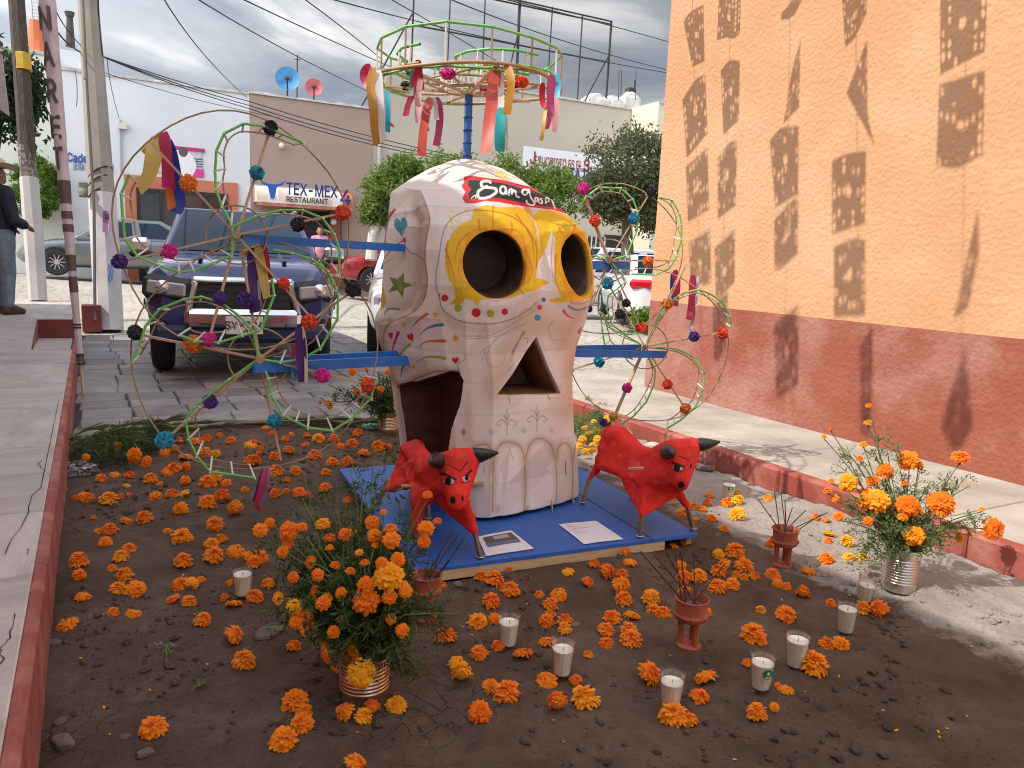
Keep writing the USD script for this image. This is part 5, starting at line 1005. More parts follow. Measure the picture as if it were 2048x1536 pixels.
for i, (P, w, c, l, D) in enumerate([
    ([(312, 272), (306, 320), (296, 355), (276, 374)], 26, "yellow", "pale yellow ribbon fluttering at the upper left wheel's top", DL), ([(327, 264), (334, 320), (338, 378)], 20, "magenta", "deep pink ribbon at the upper left wheel's top", DL), ([(338, 280), (352, 340), (360, 400), (350, 426)], 16, "blue", "royal blue ribbon beside the deep pink one", DL + .02), ([(336, 375), (342, 400), (344, 418)], 12, "orange", "short orange ribbon below the deep pink one", DL),
    ([(505, 495), (508, 560), (510, 625)], 18, "purple", "dark purple ribbon at the lower left wheel's top", DL2), ([(514, 490), (526, 550), (534, 596)], 15, "yellow", "pale yellow ribbon at the lower left wheel's top", DL2 - .02), ([(523, 487), (532, 530), (538, 560)], 16, "red", "red ribbon at the lower left wheel's top", DL2 + .01), ([(516, 560), (519, 590), (520, 612)], 5, "silver", "silvery ribbon edge beside the dark purple one", DL2 + .02),
    ([(598, 655), (602, 700), (606, 764)], 16, "purple", "long purple ribbon hanging over the blue arms", DL2 + .05), ([(606, 655), (612, 710), (612, 765)], 5, "cream", "narrow cream ribbon beside the long purple one", DL2 + .04), ([(588, 735), (590, 745), (592, 757)], 12, "sky", "short light blue ribbon below the left blue arms", DL2 + .08), ([(588, 690), (586, 730), (590, 760)], 8, "rose", "thin rose ribbon below the left blue arms", DL2 + .1),
    ([(532, 935), (524, 970), (514, 1010), (522, 1016)], 9, "magenta", "magenta ribbon at the lower left wheel's foot", DL2), ([(534, 935), (530, 970), (526, 1000)], 13, "lilac", "lilac ribbon at the lower left wheel's foot", DL2 + .02), ([(528, 940), (518, 975), (510, 1005)], 8, "purple", "purple ribbon at the lower left wheel's foot", DL2 + .03),
    ([(1350, 540), (1354, 575), (1350, 612)], 11, "crimson", "crimson ribbon between the two right wheels", DR), ([(1346, 545), (1344, 575), (1348, 600)], 7, "blue", "dark blue ribbon between the two right wheels", DR + .02),
    ([(1386, 550), (1384, 600), (1380, 640)], 13, "crimson", "long dark red ribbon at the lower right wheel's top", DR), ([(1396, 552), (1390, 610), (1380, 664)], 6, "silver", "silvery ribbon beside the long dark red one", DR + .02)]):
    ribbon_at(P, w, D, c, l, 40 + i)
for (a, b, l) in [((286, 305), (322, 268), 0), ((488, 506), (520, 493), 1)]:
    t = HL if l == 0 else HL2; D = depth(t[0]) - .03
    solo("gold_tape_roll", MB().tube([atd(*a, D), atd(*b, D)], 5.5 * D / FPX, 8), look("gold_tape", (.60, .36, .05), .45, (.5, .27, .03), 9), ["gold tape wrapped stick at the upper left wheel's ribbon top", "gold tape wrapped stick at the lower left wheel's ribbon top"][l], "stick")
# ------------------------------------------------------------------ red paper bulls
def bull(name, label, J, R, bones, feet, eyes_px, horns, seed, slat_px):
    t = thing(name, label, "toy bull", np.mean(list(feet.values()), 0) * [1, 1, 0] + [0, 0, .093])
    m = chain(J, R, bones, ref=.016, taubin=3); v_ = np.asarray(m.vertices); fold = np.abs(meshkit.noise(v_ * [7, 7, 16], seed) - .5) * 2; m.vertices = v_ + np.asarray(m.vertex_normals) * (.013 * (.35 - fold) * sstep(.06, .16, np.linalg.norm(v_ - J["eye"], axis=1)))[:, None]; m = subdiv_where(m, lambda c, n: ((c - CAM) * n).sum(1) < 0, 2)
    v = np.asarray(m.vertices); nn = np.asarray(m.vertex_normals); q = proj(v); front_ = ((v - CAM) * nn).sum(1) < .02
    n1 = meshkit.fbm(v * [9, 9, 9], 4, seed)[:, None]; n2 = meshkit.fbm(v * 22, 3, seed + 3)[:, None]
    c = np.array([.64, .024, .018]) * (.62 + .75 * n1); c = c + np.array([.10, .03, .02]) * sstep(.55, .75, n2)
    def ov(mask, k, a=1.0): mk = (mask * a)[:, None]; c[:] = c * (1 - mk) + np.asarray(k) * mk
    hd = v - J["brow"]; ov(np.exp(-(np.linalg.norm(hd, axis=1) / .075) ** 2), (.40, .06, .015), .4)
    for kind, P in eyes_px:
        P = np.asarray(P, float)
        if kind == "line" or kind == "brow":
            d = np.full(len(v), 1e9)
            for a, b in zip(P[:-1], P[1:]): ab = b - a; s = np.clip(((q - a) @ ab) / (ab @ ab), 0, 1); d = np.minimum(d, np.linalg.norm(q - a - s[:, None] * ab, axis=1))
            ov(np.clip((1.6 if kind == "line" else 2.9) - d, 0, 1) * front_, (.012, .008, .008), .95)
        else:
            g = sg.Point(0, 0).buffer(1); e = np.hypot((q[:, 0] - P[0]) / P[2], (q[:, 1] - P[1]) / P[3]); ov((e < 1) * front_, {"black": (.008, .007, .007), "white": (.55, .45, .43)}[kind])
    painted(t, "body", v, np.asarray(m.faces), np.clip(c, 0, 1), bull_mat, True)
    for f_, (top, bot) in zip(feet, [(J[k + "_k"], feet[k]) for k in feet]):
        part(t, "leg", MB().bar(top, bot + [0, 0, .004], .024, .014), leg_m)
        part(t, "foot_wire", MB().tube(bot + np.stack([np.cos(np.linspace(0, 6.28, 9)) * .018, np.sin(np.linspace(0, 6.28, 9)) * .018, np.full(9, .012)], 1), .0025, 4, False), tie)
    for P, r in horns:
        part(t, "horn", MB().tube(curve(P, 12), np.array(r)[0] * (1 - np.linspace(0, 1, 12) ** 1.6 * .86), 14), horn_m, True)
    for a, b in slat_px: part(t, "bare_slat", MB().bar(a, b, .022, .008), slat_w)
    return t
bull_mat = paint_look("red_paper", .78, .7, 16.0, .016, .25); leg_m = look("leg_lath", (.17, .10, .06), .6, (.26, .17, .10), 14); horn_m = look("horn_black", (.014, .013, .013), .38, bump=.15, bs=40)
b4 = lambda x, y: (740 + x / 4.519, 820 + y / 4.519)
b5 = lambda x, y: (1140 + x / 5.12, 820 + y / 5.12)
gp_ = lambda p: gnd(p[0], p[1], .093)
# left bull
FR_, RL_ = gp_(b4(1000, 1345)), gp_(b4(60, 900)); FL_ = gp_(b4(400, 1215)); RR_ = RL_ + (FR_ - FL_) * .9
dF, dR = depth(FR_), depth(RL_); dM = (dF + dR) / 2
J = {"rump": atd(*b4(415, 330), dR - .02), "rump2": atd(*b4(330, 345), dR + .0), "hip": atd(*b4(250, 600), dR), "back": atd(*b4(490, 470), dM), "belly": atd(*b4(420, 640), dM), "chest": atd(*b4(600, 720), dF + .10), "sh": atd(*b4(560, 560), dF + .14),
     "brow": atd(*b4(775, 480), dF + .0), "brow2": atd(*b4(910, 430), dF - .0), "eye": atd(*b4(790, 650), dF - .03), "muz": atd(*b4(790, 820), dF - .07), "FR_k": atd(*b4(945, 1100), dF), "FR_h": atd(*b4(850, 860), dF + .03), "FL_k": atd(*b4(400, 1130), depth(FL_)), "FL_h": atd(*b4(450, 820), depth(FL_) - .02), "RL_k": atd(*b4(110, 740), dR - .01), "RL_h": atd(*b4(220, 640), dR), "RR_k": RR_ + [0, 0, .1], "RR_h": atd(*b4(380, 600), dR + .12)}
R = {"rump": .036, "rump2": .03, "hip": .03, "back": .048, "belly": .03, "chest": .045, "sh": .06, "brow": .062, "brow2": .046, "eye": .068, "muz": .044, "FR_k": .012, "FR_h": .035, "FL_k": .013, "FL_h": .036, "RL_k": .010, "RL_h": .02, "RR_k": .012, "RR_h": .02}
bones = [("rump", "rump2", "back"), ("rump", "rump2", "hip"), ("rump", "RR_h", "hip"), ("back", "belly", "hip"), ("back", "sh", "belly"), ("sh", "chest", "belly"), ("sh", "brow", "chest"), ("brow", "brow2", "eye"), ("eye", "muz", "brow"), ("eye", "chest"), ("chest", "FR_h"), ("FR_h", "FR_k"), ("chest", "FR_k", "FR_h"), ("chest", "FL_h", "belly"), ("FL_h", "FL_k", "belly"), ("rump", "RL_h", "hip"), ("hip", "RL_k", "belly"), ("RL_h", "RL_k"), ("RR_h", "RR_k")]
e4 = lambda L_: [b4(*p) for p in L_]
ep = [("white", [*b4(715, 640), 10, 7]), ("black", [*b4(706, 640), 6.5, 8]), ("brow", e4([(640, 572), (690, 585), (772, 628)])), ("brow", e4([(835, 625), (880, 580), (918, 545)])), ("white", [*b4(866, 622), 7, 6]), ("black", [*b4(875, 615), 4, 6]), ("line", e4([(822, 655), (880, 655), (900, 640)])), ("line", e4([(672, 660), (700, 676), (745, 670)])), ("line", e4([(700, 490), (815, 553), (885, 465)])), ("black", [*b4(748, 815), 5.5, 8]), ("black", [*b4(836, 803), 2.2, 6])]
hr = [([atd(*b4(950, 415), dF - .0), atd(*b4(1050, 400), dF - .02), atd(*b4(1160, 385), dF - .03)], [.036]), ([atd(*b4(610, 455), dF - .02), atd(*b4(580, 462), dF - .09), atd(*b4(560, 468), dF - .15)], [.037])]
bull("paper_bull", "red paper bull with angry brows at the platform's left corner beside the bouquet", J, R, bones, {"FR": FR_, "FL": FL_, "RL": RL_, "RR": RR_}, ep, hr, 1, [(atd(*b4(285, 685), dM - .09), atd(*b4(395, 685), dM - .09))])
# right bull
FL_, FR_, RL_ = gp_(b5(715, 1310)), gp_(b5(1260, 1232)), gp_(b5(130, 962)); RR_ = RL_ + (FR_ - FL_)
dF, dR = depth(FL_), depth(RL_); dM = (dF + dR) / 2; dG = depth(FR_)
J = {"rump": atd(*b5(400, 225), dR - .0), "rump2": atd(*b5(540, 230), dR + .08), "hip": atd(*b5(300, 560), dR - .03), "back": atd(*b5(690, 455), dM), "belly": atd(*b5(560, 640), dM - .03), "chest": atd(*b5(760, 720), dF + .06), "sh": atd(*b5(860, 560), dF + .12),
     "brow": atd(*b5(1060, 420), dF + .02), "brow2": atd(*b5(1260, 370), dF + .07), "eye": atd(*b5(1070, 600), dF + .0), "muz": atd(*b5(1130, 745), dF - .02), "FL_k": atd(*b5(735, 1060), dF), "FL_h": atd(*b5(740, 850), dF + .03), "FR_k": atd(*b5(1200, 985), dG), "FR_h": atd(*b5(1090, 830), dG - .02), "RL_k": atd(*b5(205, 690), dR), "RL_h": atd(*b5(265, 620), dR), "RR_k": RR_ + [0, 0, .12], "RR_h": atd(*b5(560, 600), dR + .12)}
R = {"rump": .034, "rump2": .03, "hip": .026, "back": .05, "belly": .03, "chest": .045, "sh": .072, "brow": .062, "brow2": .043, "eye": .066, "muz": .04, "FL_k": .0135, "FL_h": .03, "FR_k": .012, "FR_h": .026, "RL_k": .011, "RL_h": .018, "RR_k": .012, "RR_h": .02}
bones = [("rump", "rump2", "back"), ("rump", "hip"), ("rump", "hip", "back"), ("rump2", "RR_h", "back"), ("back", "belly", "hip"), ("back", "sh", "belly"), ("sh", "chest", "belly"), ("sh", "brow", "chest"), ("brow", "brow2", "eye"), ("eye", "muz", "brow"), ("eye", "muz", "brow2"), ("eye", "chest"), ("chest", "FL_h"), ("FL_h", "FL_k", "belly"), ("FL_k", "FR_h", "chest"), ("chest", "FR_h", "eye"), ("FR_h", "FR_k"), ("rump", "hip", "RL_h"), ("RL_h", "RL_k"), ("RR_h", "RR_k")]
e5 = lambda L_: [b5(*p) for p in L_]
ep = [("white", [*b5(1105, 590), 10, 6.5]), ("black", [*b5(1095, 590), 7, 7.5]), ("brow", e5([(1042, 533), (1090, 555), (1160, 580)])), ("line", e5([(1055, 612), (1100, 630), (1140, 620)])), ("line", e5([(1125, 475), (1215, 512)])), ("black", [*b5(1140, 768), 7.2, 7.2]), ("black", [*b5(1238, 570), 2, 6])]
hr = [([atd(*b5(1320, 355), dF + .06), atd(*b5(1430, 345), dF + .05), atd(*b5(1535, 325), dF + .05)], [.034]), ([atd(*b5(1000, 430), dF - .02), atd(*b5(1030, 440), dF - .08), atd(*b5(1060, 455), dF - .12)], [.036])]
bull("paper_bull", "red paper bull at the platform's right corner looking right towards the wall", J, R, bones, {"FL": FL_, "FR": FR_, "RL": RL_, "RR": RR_}, ep, hr, 2, [(atd(*b5(600, 600), dF - .0), atd(*b5(745, 595), dF - .03)), (atd(*b5(140, 378), dR - .02), atd(*b5(250, 370), dR - .02))])

# ------------------------------------------------------------------ tin cans, clay censers, tumblers
tin = look("tin_can", (.62, .57, .52), .22, (.50, .44, .40), 3.0, metal=.95, bump=.08, bs=30)
tin2 = look("tin_can_copper", (.60, .42, .32), .24, (.50, .36, .28), 3.0, metal=.95, bump=.08, bs=30)
def can(label, c, Rr, H, mat, ribs=(.2, .8), lean=None):
    t = thing("tin_can", label, "tin can", c); pr = [[0, .004], [Rr * .97, .004], [Rr, 0], [Rr, .012]]
    z0, z1, n = H * ribs[0], H * ribs[1], 9
    for k in range(n * 8 + 1): pr.append([Rr * (1 + .022 * (math.cos(k * 2 * math.pi / 8) - 1)), z0 + (z1 - z0) * k / (n * 8)])
    pr += [[Rr, H - .01], [Rr * 1.02, H], [Rr * .96, H], [Rr * .95, H - .05], [0, H - .06]]
    part(t, "body", MB().lathe(pr, 40, c, lean), mat, 40); part(t, "soil_fill", MB().lathe([[0, H - .03], [Rr * .94, H - .035]], 20, c, lean), look("dark_water", (.03, .022, .018), .5))
    return t
def gpt(px, py): p = gnd(px, py, .02); return np.array([p[0], p[1], float(soil_h(p[0], p[1])) - .004])
CA, CB, CC = gpt(729, 1385), gpt(1797, 1178), gpt(776, 862)
can("large ribbed tin can holding the front marigold bouquet at the left", CA, .079, .18, tin2)
can("silver tin can holding the sunlit bouquet near the right kerb", CB, .073, .19, tin)
can("small coppery tin can holding the bouquet behind the skull's left side", CC, .075, .17, tin2)
clay = look("terracotta_clay", (.40, .10, .045), .65, (.28, .065, .035), 14, 5, bump=.25, bs=50); ash = look("ash", (.16, .11, .09), .95); incense = look("incense_stick", (.055, .022, .018), .8, (.03, .015, .013), 30)
def censer(label, c, s, sticks, seed):
    t = thing("clay_censer", label, "incense burner", c); rg = np.random.default_rng(seed)
    part(t, "foot", MB().lathe([[0, 0], [.042 * s, 0], [.044 * s, .012 * s], [.036 * s, .02 * s], [0, .02 * s]], 20, c), clay, 30)
    for k in range(3):
        a = k * 2.094 + .5; d = np.array([math.cos(a), math.sin(a), 0]); part(t, "leg", MB().tube([c + d * .030 * s + [0, 0, .012 * s], c + d * .034 * s + [0, 0, .105 * s]], [.011 * s, .012 * s], 8), clay, True)
    pr = [[0, .100], [.040, .102], [.058, .115], [.062, .128], [.058, .133], [.055, .14], [.057, .172], [.061, .186], [.057, .188], [.053, .178], [.05, .148], [0, .145]]
    part(t, "bowl", MB().lathe(np.array(pr) * s, 28, c), clay, 40)
    for z_, rr_, nn in ((.130, .0615, 22), (.186, .060, 26)):
        m = MB()
        for k in range(nn): a = k * 2 * math.pi / nn; m.ball(c + np.array([math.cos(a) * rr_, math.sin(a) * rr_, z_]) * s, .0042 * s, 1)
        part(t, "scalloped_rim", m, clay, True, kind="stuff")
    part(t, "ash", MB().lathe([[0, .160 * s], [.052 * s, .156 * s]], 16, c), ash)
    for (px, py) in sticks:
        b = c + np.array([rg.uniform(-.03, .03), rg.uniform(-.03, .03), .15]) * s; D = depth(c) + rg.uniform(-.05, .08); e = atd(px, py, D)
        part(t, "incense_stick", MB().tube([b, e], [.0026, .0024], 5), incense)
    return t
censer("clay incense burner at the front centre fanning out many sticks", gpt(1376, 1303), 1.0, [(1280, 1103), (1308, 1110), (1332, 1105), (1350, 1100), (1362, 1103), (1387, 1102), (1400, 1160), (1450, 1127)], 1)
censer("sunlit clay incense burner between the platform and the silver can", gpt(1565, 1125), 1.0, [(1516, 998), (1549, 982), (1562, 985), (1570, 1000), (1585, 1015), (1612, 1020), (1640, 1030), (1655, 1025)], 2)
censer("clay incense burner half hidden behind the front bouquet at the left", gpt(850, 1250), .95, [(861, 1110), (866, 1116), (885, 1092), (906, 1062), (917, 1068), (930, 1074), (898, 1120)], 3)
N = {"t": ("transparent_bsdf", {"color": (.93, .95, .94)}), "g": ("glossy_bsdf", {"color": (1, 1, 1), "roughness": .03}), "f": ("fresnel", {"IOR": 1.5}), "m": ("mix_closure", {})}
glass = glass_look("tumbler_glass", (.94, .95, .94), .03); wax = look("candle_wax", (.80, .73, .63), .35, (.84, .79, .72), 30, spec=.5)
wax_y = look("candle_wax_worn", (.70, .63, .50), .4, (.78, .73, .65), 30); label_g = look("green_label", (.01, .16, .06), .5); label_w = look("label_white", (.7, .72, .68), .5)
def tumbler(label, px, py, h=.125, fill=.78, green=None, worn=False, tilt=0.0):
    c = gpt(px, py); t = thing("candle_glass", label, "candle", c); R0, R1 = .029, .041; Rm = rotm([1, .4, 0], tilt)
    flu = lambda z: R0 + (R1 - R0) * z / h
    o = np.array([[0, 0], [R0 * .95, 0], [R0, .004], [R1, h], [R1 - .002, h + .001], [R1 - .003, h - .001], [R0 - .002, .014], [0, .014]])
    part(t, "glass", MB().lathe(o, 28, c, Rm), glass, 50)
    hf = h * fill; n = 48; a = np.arange(n) * 2 * np.pi / n; prof = []
    zz = [.015, .017, hf * .5, hf * .8, hf, hf - .002, hf - .006]; m = MB(); rings = []
    for k, z in enumerate(zz):
        r = flu(z) - .0034 - (.0012 * (np.cos(a * 14) > 0) if .016 < z < hf * .9 else 0) ; r = r * (.0 if k == 0 else (.7 if k == 5 else (.0 if k == 6 else 1))) + (0 if k else .001)
        rings.append(np.stack([np.cos(a) * r, np.sin(a) * r, np.full(n, z)], 1) @ Rm.T + c)
    part(t, "wax", MB().grid(np.concatenate([np.stack(rings), np.stack(rings)[:, :1]], 1)), wax_y if worn else wax, 40)
    part(t, "wick", MB().tube([c + Rm @ [0, 0, hf - .008], c + Rm @ [.002, 0, hf + .006]], .0013, 4), black_metal)
    if green is not None:
        va = math.atan2(*(CAM - c)[[1, 0]]) + green; P = []
        for (rr_, mt, nm, off) in ((.017, label_g, "green_label", .0012), (.006, label_w, "label_mark", .0018)):
            u = np.linspace(0, 2 * np.pi, 20); z = .078 + rr_ * np.sin(u) + (.004 if rr_ < .01 else 0); aa = va + rr_ * np.cos(u) * (1 if rr_ > .01 else .7) / flu(.078); pts = np.stack([np.cos(aa) * (flu(z) + off), np.sin(aa) * (flu(z) + off), z], 1); ctr = np.array([[math.cos(va) * (flu(.078) + off), math.sin(va) * (flu(.078) + off), .078]])
            part(t, nm, MB().add(np.vstack([ctr, pts]) @ Rm.T + c, [[0, i, i % 19 + 1] for i in range(1, 20)]), mt)
        va2 = va; aa = va2 + np.linspace(-.25, .25, 6); q = np.vstack([np.stack([np.cos(aa) * (flu(.068) + .002), np.sin(aa) * (flu(.068) + .002), np.full(6, z)], 1) for z in (.0665, .0695)]); part(t, "label_mark", MB().grid((q @ Rm.T + c).reshape(2, 6, 3)), label_w)
    return t
tumbler("white candle glass left of the front bouquet among fallen marigolds", 486, 1201)
tumbler("white candle glass between the front bouquet and the front centre censer", 1016, 1294, .125)
tumbler("white candle glass in the front row, middle of the bed", 1123, 1352, .13)
tumbler("white candle glass nearest the camera with marigolds against its foot", 1340, 1418, .13)
tumbler("candle glass with a round green label at the front right", 1519, 1392, .125, .8, .55)
tumbler("white candle glass right of the green labelled one", 1589, 1345, .125, .85)
tumbler("half burnt candle glass right of the front centre censer, standing apart", 1690, 1264, .135, .78, None, True)
tumbler("cloudy nearly empty candle glass right beside the silver can's foot", 1727, 1206, .135, .6, None, True, .08)
tumbler("small candle glass with green label far back by the right bull", 1455, 1003, .11, .85, .35)

# ------------------------------------------------------------------ marigolds
def petal_head(seed, R, layers, n, open_=1.0, under=False, curl=.25):
    """a double marigold: frilled petals in rings; flat side down"""
    rg = np.random.default_rng(seed); m = MB()
    for l in range(layers):
        t = l / max(layers - 1, 1); el = math.radians(-4 + 90 * t ** .85) if not under else math.radians(-5 + 30 * t); cnt = int(n * (1 - .62 * t)); ln = R * (1.0 - .22 * t)
        for k in range(cnt):
            a = 2 * math.pi * (k + .5 * (l % 2) + rg.uniform(-.3, .3)) / cnt; e = el + rg.normal(0, .12); d = np.array([math.cos(a) * math.cos(e), math.sin(a) * math.cos(e), math.sin(e)]); s = np.array([-math.sin(a), math.cos(a), 0]); nrm = np.cross(d, s)
            L_ = ln * rg.uniform(.85, 1.12); w = R * rg.uniform(.2, .3); b = np.array([0, 0, R * .3]); c_ = -1 if rg.random() < .4 else 1
            m.add([b + d * L_ * .35 - s * w * .22, b + d * L_ * .35 + s * w * .22, b + d * L_ * .82 + s * w * .6 - nrm * R * .04, b + d * L_ * .82 - s * w * .6 + nrm * R * .03 * c_, b + d * L_ * .78 + nrm * R * .05, b + d * L_ + s * w * .25 - nrm * R * curl * rg.uniform(.2, 1), b + d * L_ - s * w * .3 - nrm * R * curl * rg.uniform(.2, 1)], [[0, 1, 2, 2], [0, 4, 3, 3], [0, 2, 4, 4], [4, 2, 5, 5], [4, 5, 6, 6], [3, 4, 6, 6]])
    v, f = m.arrays(); f = f[(f[:, 0] != f[:, 1]) & (f[:, 1] != f[:, 2]) & (f[:, 0] != f[:, 2])]
    core = trimesh.creation.icosphere(1, R * (.74 if not under else .5)); cv = np.asarray(core.vertices) * [1, 1, .72] + [0, 0, R * .34]
    return np.vstack([v, cv]), np.vstack([f, np.asarray(core.faces) + len(v)])
def petal_mat(name, a, b):
    N = {"g": ("geometry", {}), "r": ("rgb_ramp", {"ramp": [(0.0, a), (1.0, b)]}), "oi": ("object_info", {}), "mr": ("map_range", {"from_min": 0.0, "from_max": 1.0, "to_min": .494, "to_max": .508}), "h": ("hsv", {"saturation": 1.0, "value": 1.0, "fac": 1.0}),
         "p": ("principled_bsdf", {"roughness": .6, "specular_ior_level": .25, "sheen_weight": .2}), "t": ("translucent_bsdf", {}), "m": ("mix_closure", {"fac": .32})}
    return usdkit.material(stage, f"/World/Looks/{name}", N, [("g.random_per_island", "r.fac"), ("oi.random", "mr.value"), ("mr.result", "h.hue"), ("r.color", "h.color"), ("h.color", "p.base_color"), ("h.color", "t.color"), ("p.BSDF", "m.closure1"), ("t.BSDF", "m.closure2")], surface="m.closure")
PM = [petal_mat("petal_orange", (.92, .29, .005), (1.0, .46, .014)), petal_mat("petal_deep", (.90, .245, .005), (1.0, .40, .012)), petal_mat("petal_gold", (.95, .42, .010), (1.0, .58, .025)), petal_mat("petal_yellow", (.85, .48, .02), (.95, .62, .04))]
stem_m = look("stem_green", (.06, .10, .025), .55, (.12, .16, .05), 20); calyx_m = look("calyx_green", (.08, .11, .03), .6, (.14, .15, .05), 30)
HEADS = []
for i, (ly, n, und) in enumerate([(7, 26, False), (6, 26, False), (8, 24, False), (6, 30, False), (5, 26, True)]):
    v, f = petal_head(60 + i, 1.0, ly, n, under=und); HEADS.append((v, f, und))
CLS = {}
for i, (v, f, und) in enumerate(HEADS):
    for j, pm in enumerate(PM):
        k = klass(f"marigold_class_{i}{j}"); usdkit.mesh(stage, k + "/petals", (v, f), pm)
        if und: usdkit.mesh(stage, k + "/calyx", MB().lathe([[0, .62], [.13, .6], [.24, .42], [.2, .2], [0, .15]], 8).tube([[0, 0, .6], [.1, .05, .95]], .06, 5).arrays(), calyx_m, True)
        CLS[i, j] = k
A_ = lambda ox, oy, s, L_: [(ox + x / s, oy + y / s, r / s) for x, y, r in L_]
FL = []
FL += A_(0, 780, 2.032, [(475, 228, 14), (345, 275, 15), (545, 270, 30), (590, 300, 20), (465, 335, 22), (525, 350, 24), (410, 360, 22), (265, 395, 12), (335, 425, 25), (358, 436, 26), (308, 430, 17), (440, 442, 38), (490, 432, 16), (520, 430, 15), (515, 390, 16), (612, 365, 26), (650, 380, 16), (680, 332, 30), (712, 326, 28), (765, 322, 22), (750, 375, 22), (630, 434, 24), (700, 428, 26), (750, 420, 24), (742, 480, 30), (378, 520, 13), (511, 528, 26), (594, 527, 32), (448, 570, 32), (398, 580, 18), (430, 626, 24), (525, 655, 28), (490, 690, 32), (457, 733, 19), (320, 712, 42), (320, 765, 28), (512, 760, 32), (480, 815, 34), (545, 825, 36), (335, 855, 28), (275, 950, 42), (460, 920, 26), (540, 905, 30), (745, 703, 38), (740, 597, 40), (680, 575, 18), (735, 800, 34), (775, 797, 30), (815, 775, 22), (705, 850, 30), (765, 855, 30), (822, 935, 36), (937, 1008, 42), (990, 1095, 46), (623, 1365, 52), (877, 538, 34), (903, 605, 26), (855, 628, 28), (865, 682, 44), (958, 658, 38), (1000, 690, 28), (1060, 690, 30), (1030, 712, 32), (950, 877, 32), (1035, 850, 34), (940, 797, 20), (915, 850, 20), (965, 495, 30), (960, 450, 18), (845, 385, 36), (880, 365, 30), (920, 385, 22), (840, 455, 36), (905, 430, 42), (995, 410, 18), (835, 250, 32), (882, 255, 18), (800, 203, 26), (845, 197, 22), (890, 180, 15), (940, 202, 20), (1020, 215, 30), (1055, 255, 14), (1020, 290, 34), (1110, 270, 16), (1115, 340, 30), (1120, 425, 20), (1060, 570, 34), (1095, 545, 26), (730, 205, 18), (705, 245, 22), (755, 270, 26)])
FL += A_(500, 820, 2.146, [(20, 135, 25), (70, 80, 20), (45, 165, 14), (20, 215, 26), (95, 105, 16), (150, 130, 16), (175, 108, 12), (110, 205, 24), (165, 175, 24), (235, 152, 18), (245, 110, 16), (295, 120, 30), (385, 158, 16), (365, 118, 30), (460, 95, 24), (440, 140, 32), (275, 200, 32), (355, 225, 30), (425, 225, 26), (490, 185, 28), (555, 160, 30), (590, 165, 18), (110, 268, 34), (198, 270, 26), (160, 305, 18), (325, 275, 22), (110, 365, 26), (70, 345, 20), (155, 358, 18), (205, 348, 22), (245, 370, 24), (185, 1010, 34), (840, 990, 44), (890, 1097, 44), (910, 1160, 46), (988, 1052, 42), (1060, 1020, 24), (975, 918, 42), (985, 738, 32), (985, 1300, 52), (630, 1265, 44), (425, 1315, 44), (480, 1325, 38), (527, 1300, 34), (195, 1235, 58), (230, 1280, 40), (230, 1338, 48), (140, 1405, 58), (430, 1533, 44), (825, 790, 22), (30, 645, 34), (20, 810, 32), (80, 757, 30), (185, 850, 34), (195, 910, 30), (230, 945, 28), (265, 890, 28)])
FL += A_(880, 980, 2.763, [(298, 500, 32), (290, 560, 56), (385, 605, 54), (380, 470, 22), (705, 500, 38), (805, 555, 36), (845, 455, 36), (900, 505, 44), (1010, 380, 34), (1045, 440, 38), (1005, 500, 36), (980, 555, 50), (1015, 610, 48), (1060, 690, 46), (955, 705, 52), (655, 605, 44), (550, 610, 26), (605, 645, 46), (615, 692, 34), (590, 725, 42), (690, 730, 48), (690, 780, 36), (595, 835, 54), (910, 780, 52), (920, 850, 42), (1045, 780, 52), (1055, 840, 56), (820, 918, 32), (275, 660, 48), (300, 730, 34), (325, 870, 38), (460, 900, 60), (280, 1075, 48), (370, 1115, 76), (590, 1035, 64), (745, 1040, 36), (655, 1200, 64), (810, 1150, 72), (1140, 1035, 64), (1475, 1050, 62), (1425, 1150, 56), (1290, 1245, 76), (1380, 1265, 46), (1735, 810, 68), (1693, 990, 32), (1750, 1245, 60), (1845, 1230, 28), (1865, 1115, 20), (1290, 305, 28), (1355, 290, 22), (1160, 600, 52), (1180, 655, 44), (1235, 680, 46), (1330, 430, 28), (1345, 480, 46), (1425, 480, 50), (1355, 560, 48), (1400, 600, 32), (1470, 660, 36), (1540, 440, 50), (1590, 410, 34), (1630, 325, 54), (1535, 350, 32), (1680, 400, 52), (1530, 530, 52), (1615, 520, 42), (1638, 470, 28), (1680, 480, 28), (1735, 465, 34), (1840, 445, 42), (1870, 510, 34), (1775, 655, 30), (1570, 220, 26), (1400, 100, 28), (1478, 90, 28), (1450, 115, 22), (1340, 125, 32), (1410, 165, 22), (1500, 155, 34), (1490, 35, 32), (1230, 35, 44), (1275, 40, 30), (1585, 85, 32), (1640, 75, 32), (1650, 145, 42), (1640, 20, 22), (1815, 40, 28)])
FL += A_(1500, 780, 2.031, [(310, 675, 30), (325, 575, 30), (405, 625, 27), (455, 680, 24), (400, 680, 22), (320, 608, 18), (310, 525, 20), (265, 520, 18), (85, 625, 22), (240, 715, 30), (95, 732, 32), (110, 780, 24), (150, 790, 22), (215, 820, 26), (140, 910, 42), (330, 860, 22), (45, 890, 20), (462, 890, 32), (535, 900, 38), (310, 1030, 34), (362, 1030, 36), (255, 1145, 54), (140, 1230, 38)])
yellow_at = lambda x, y: (1660 < x < 1760 and 1040 < y < 1135) or (1470 < x < 1500 and y < 1045)
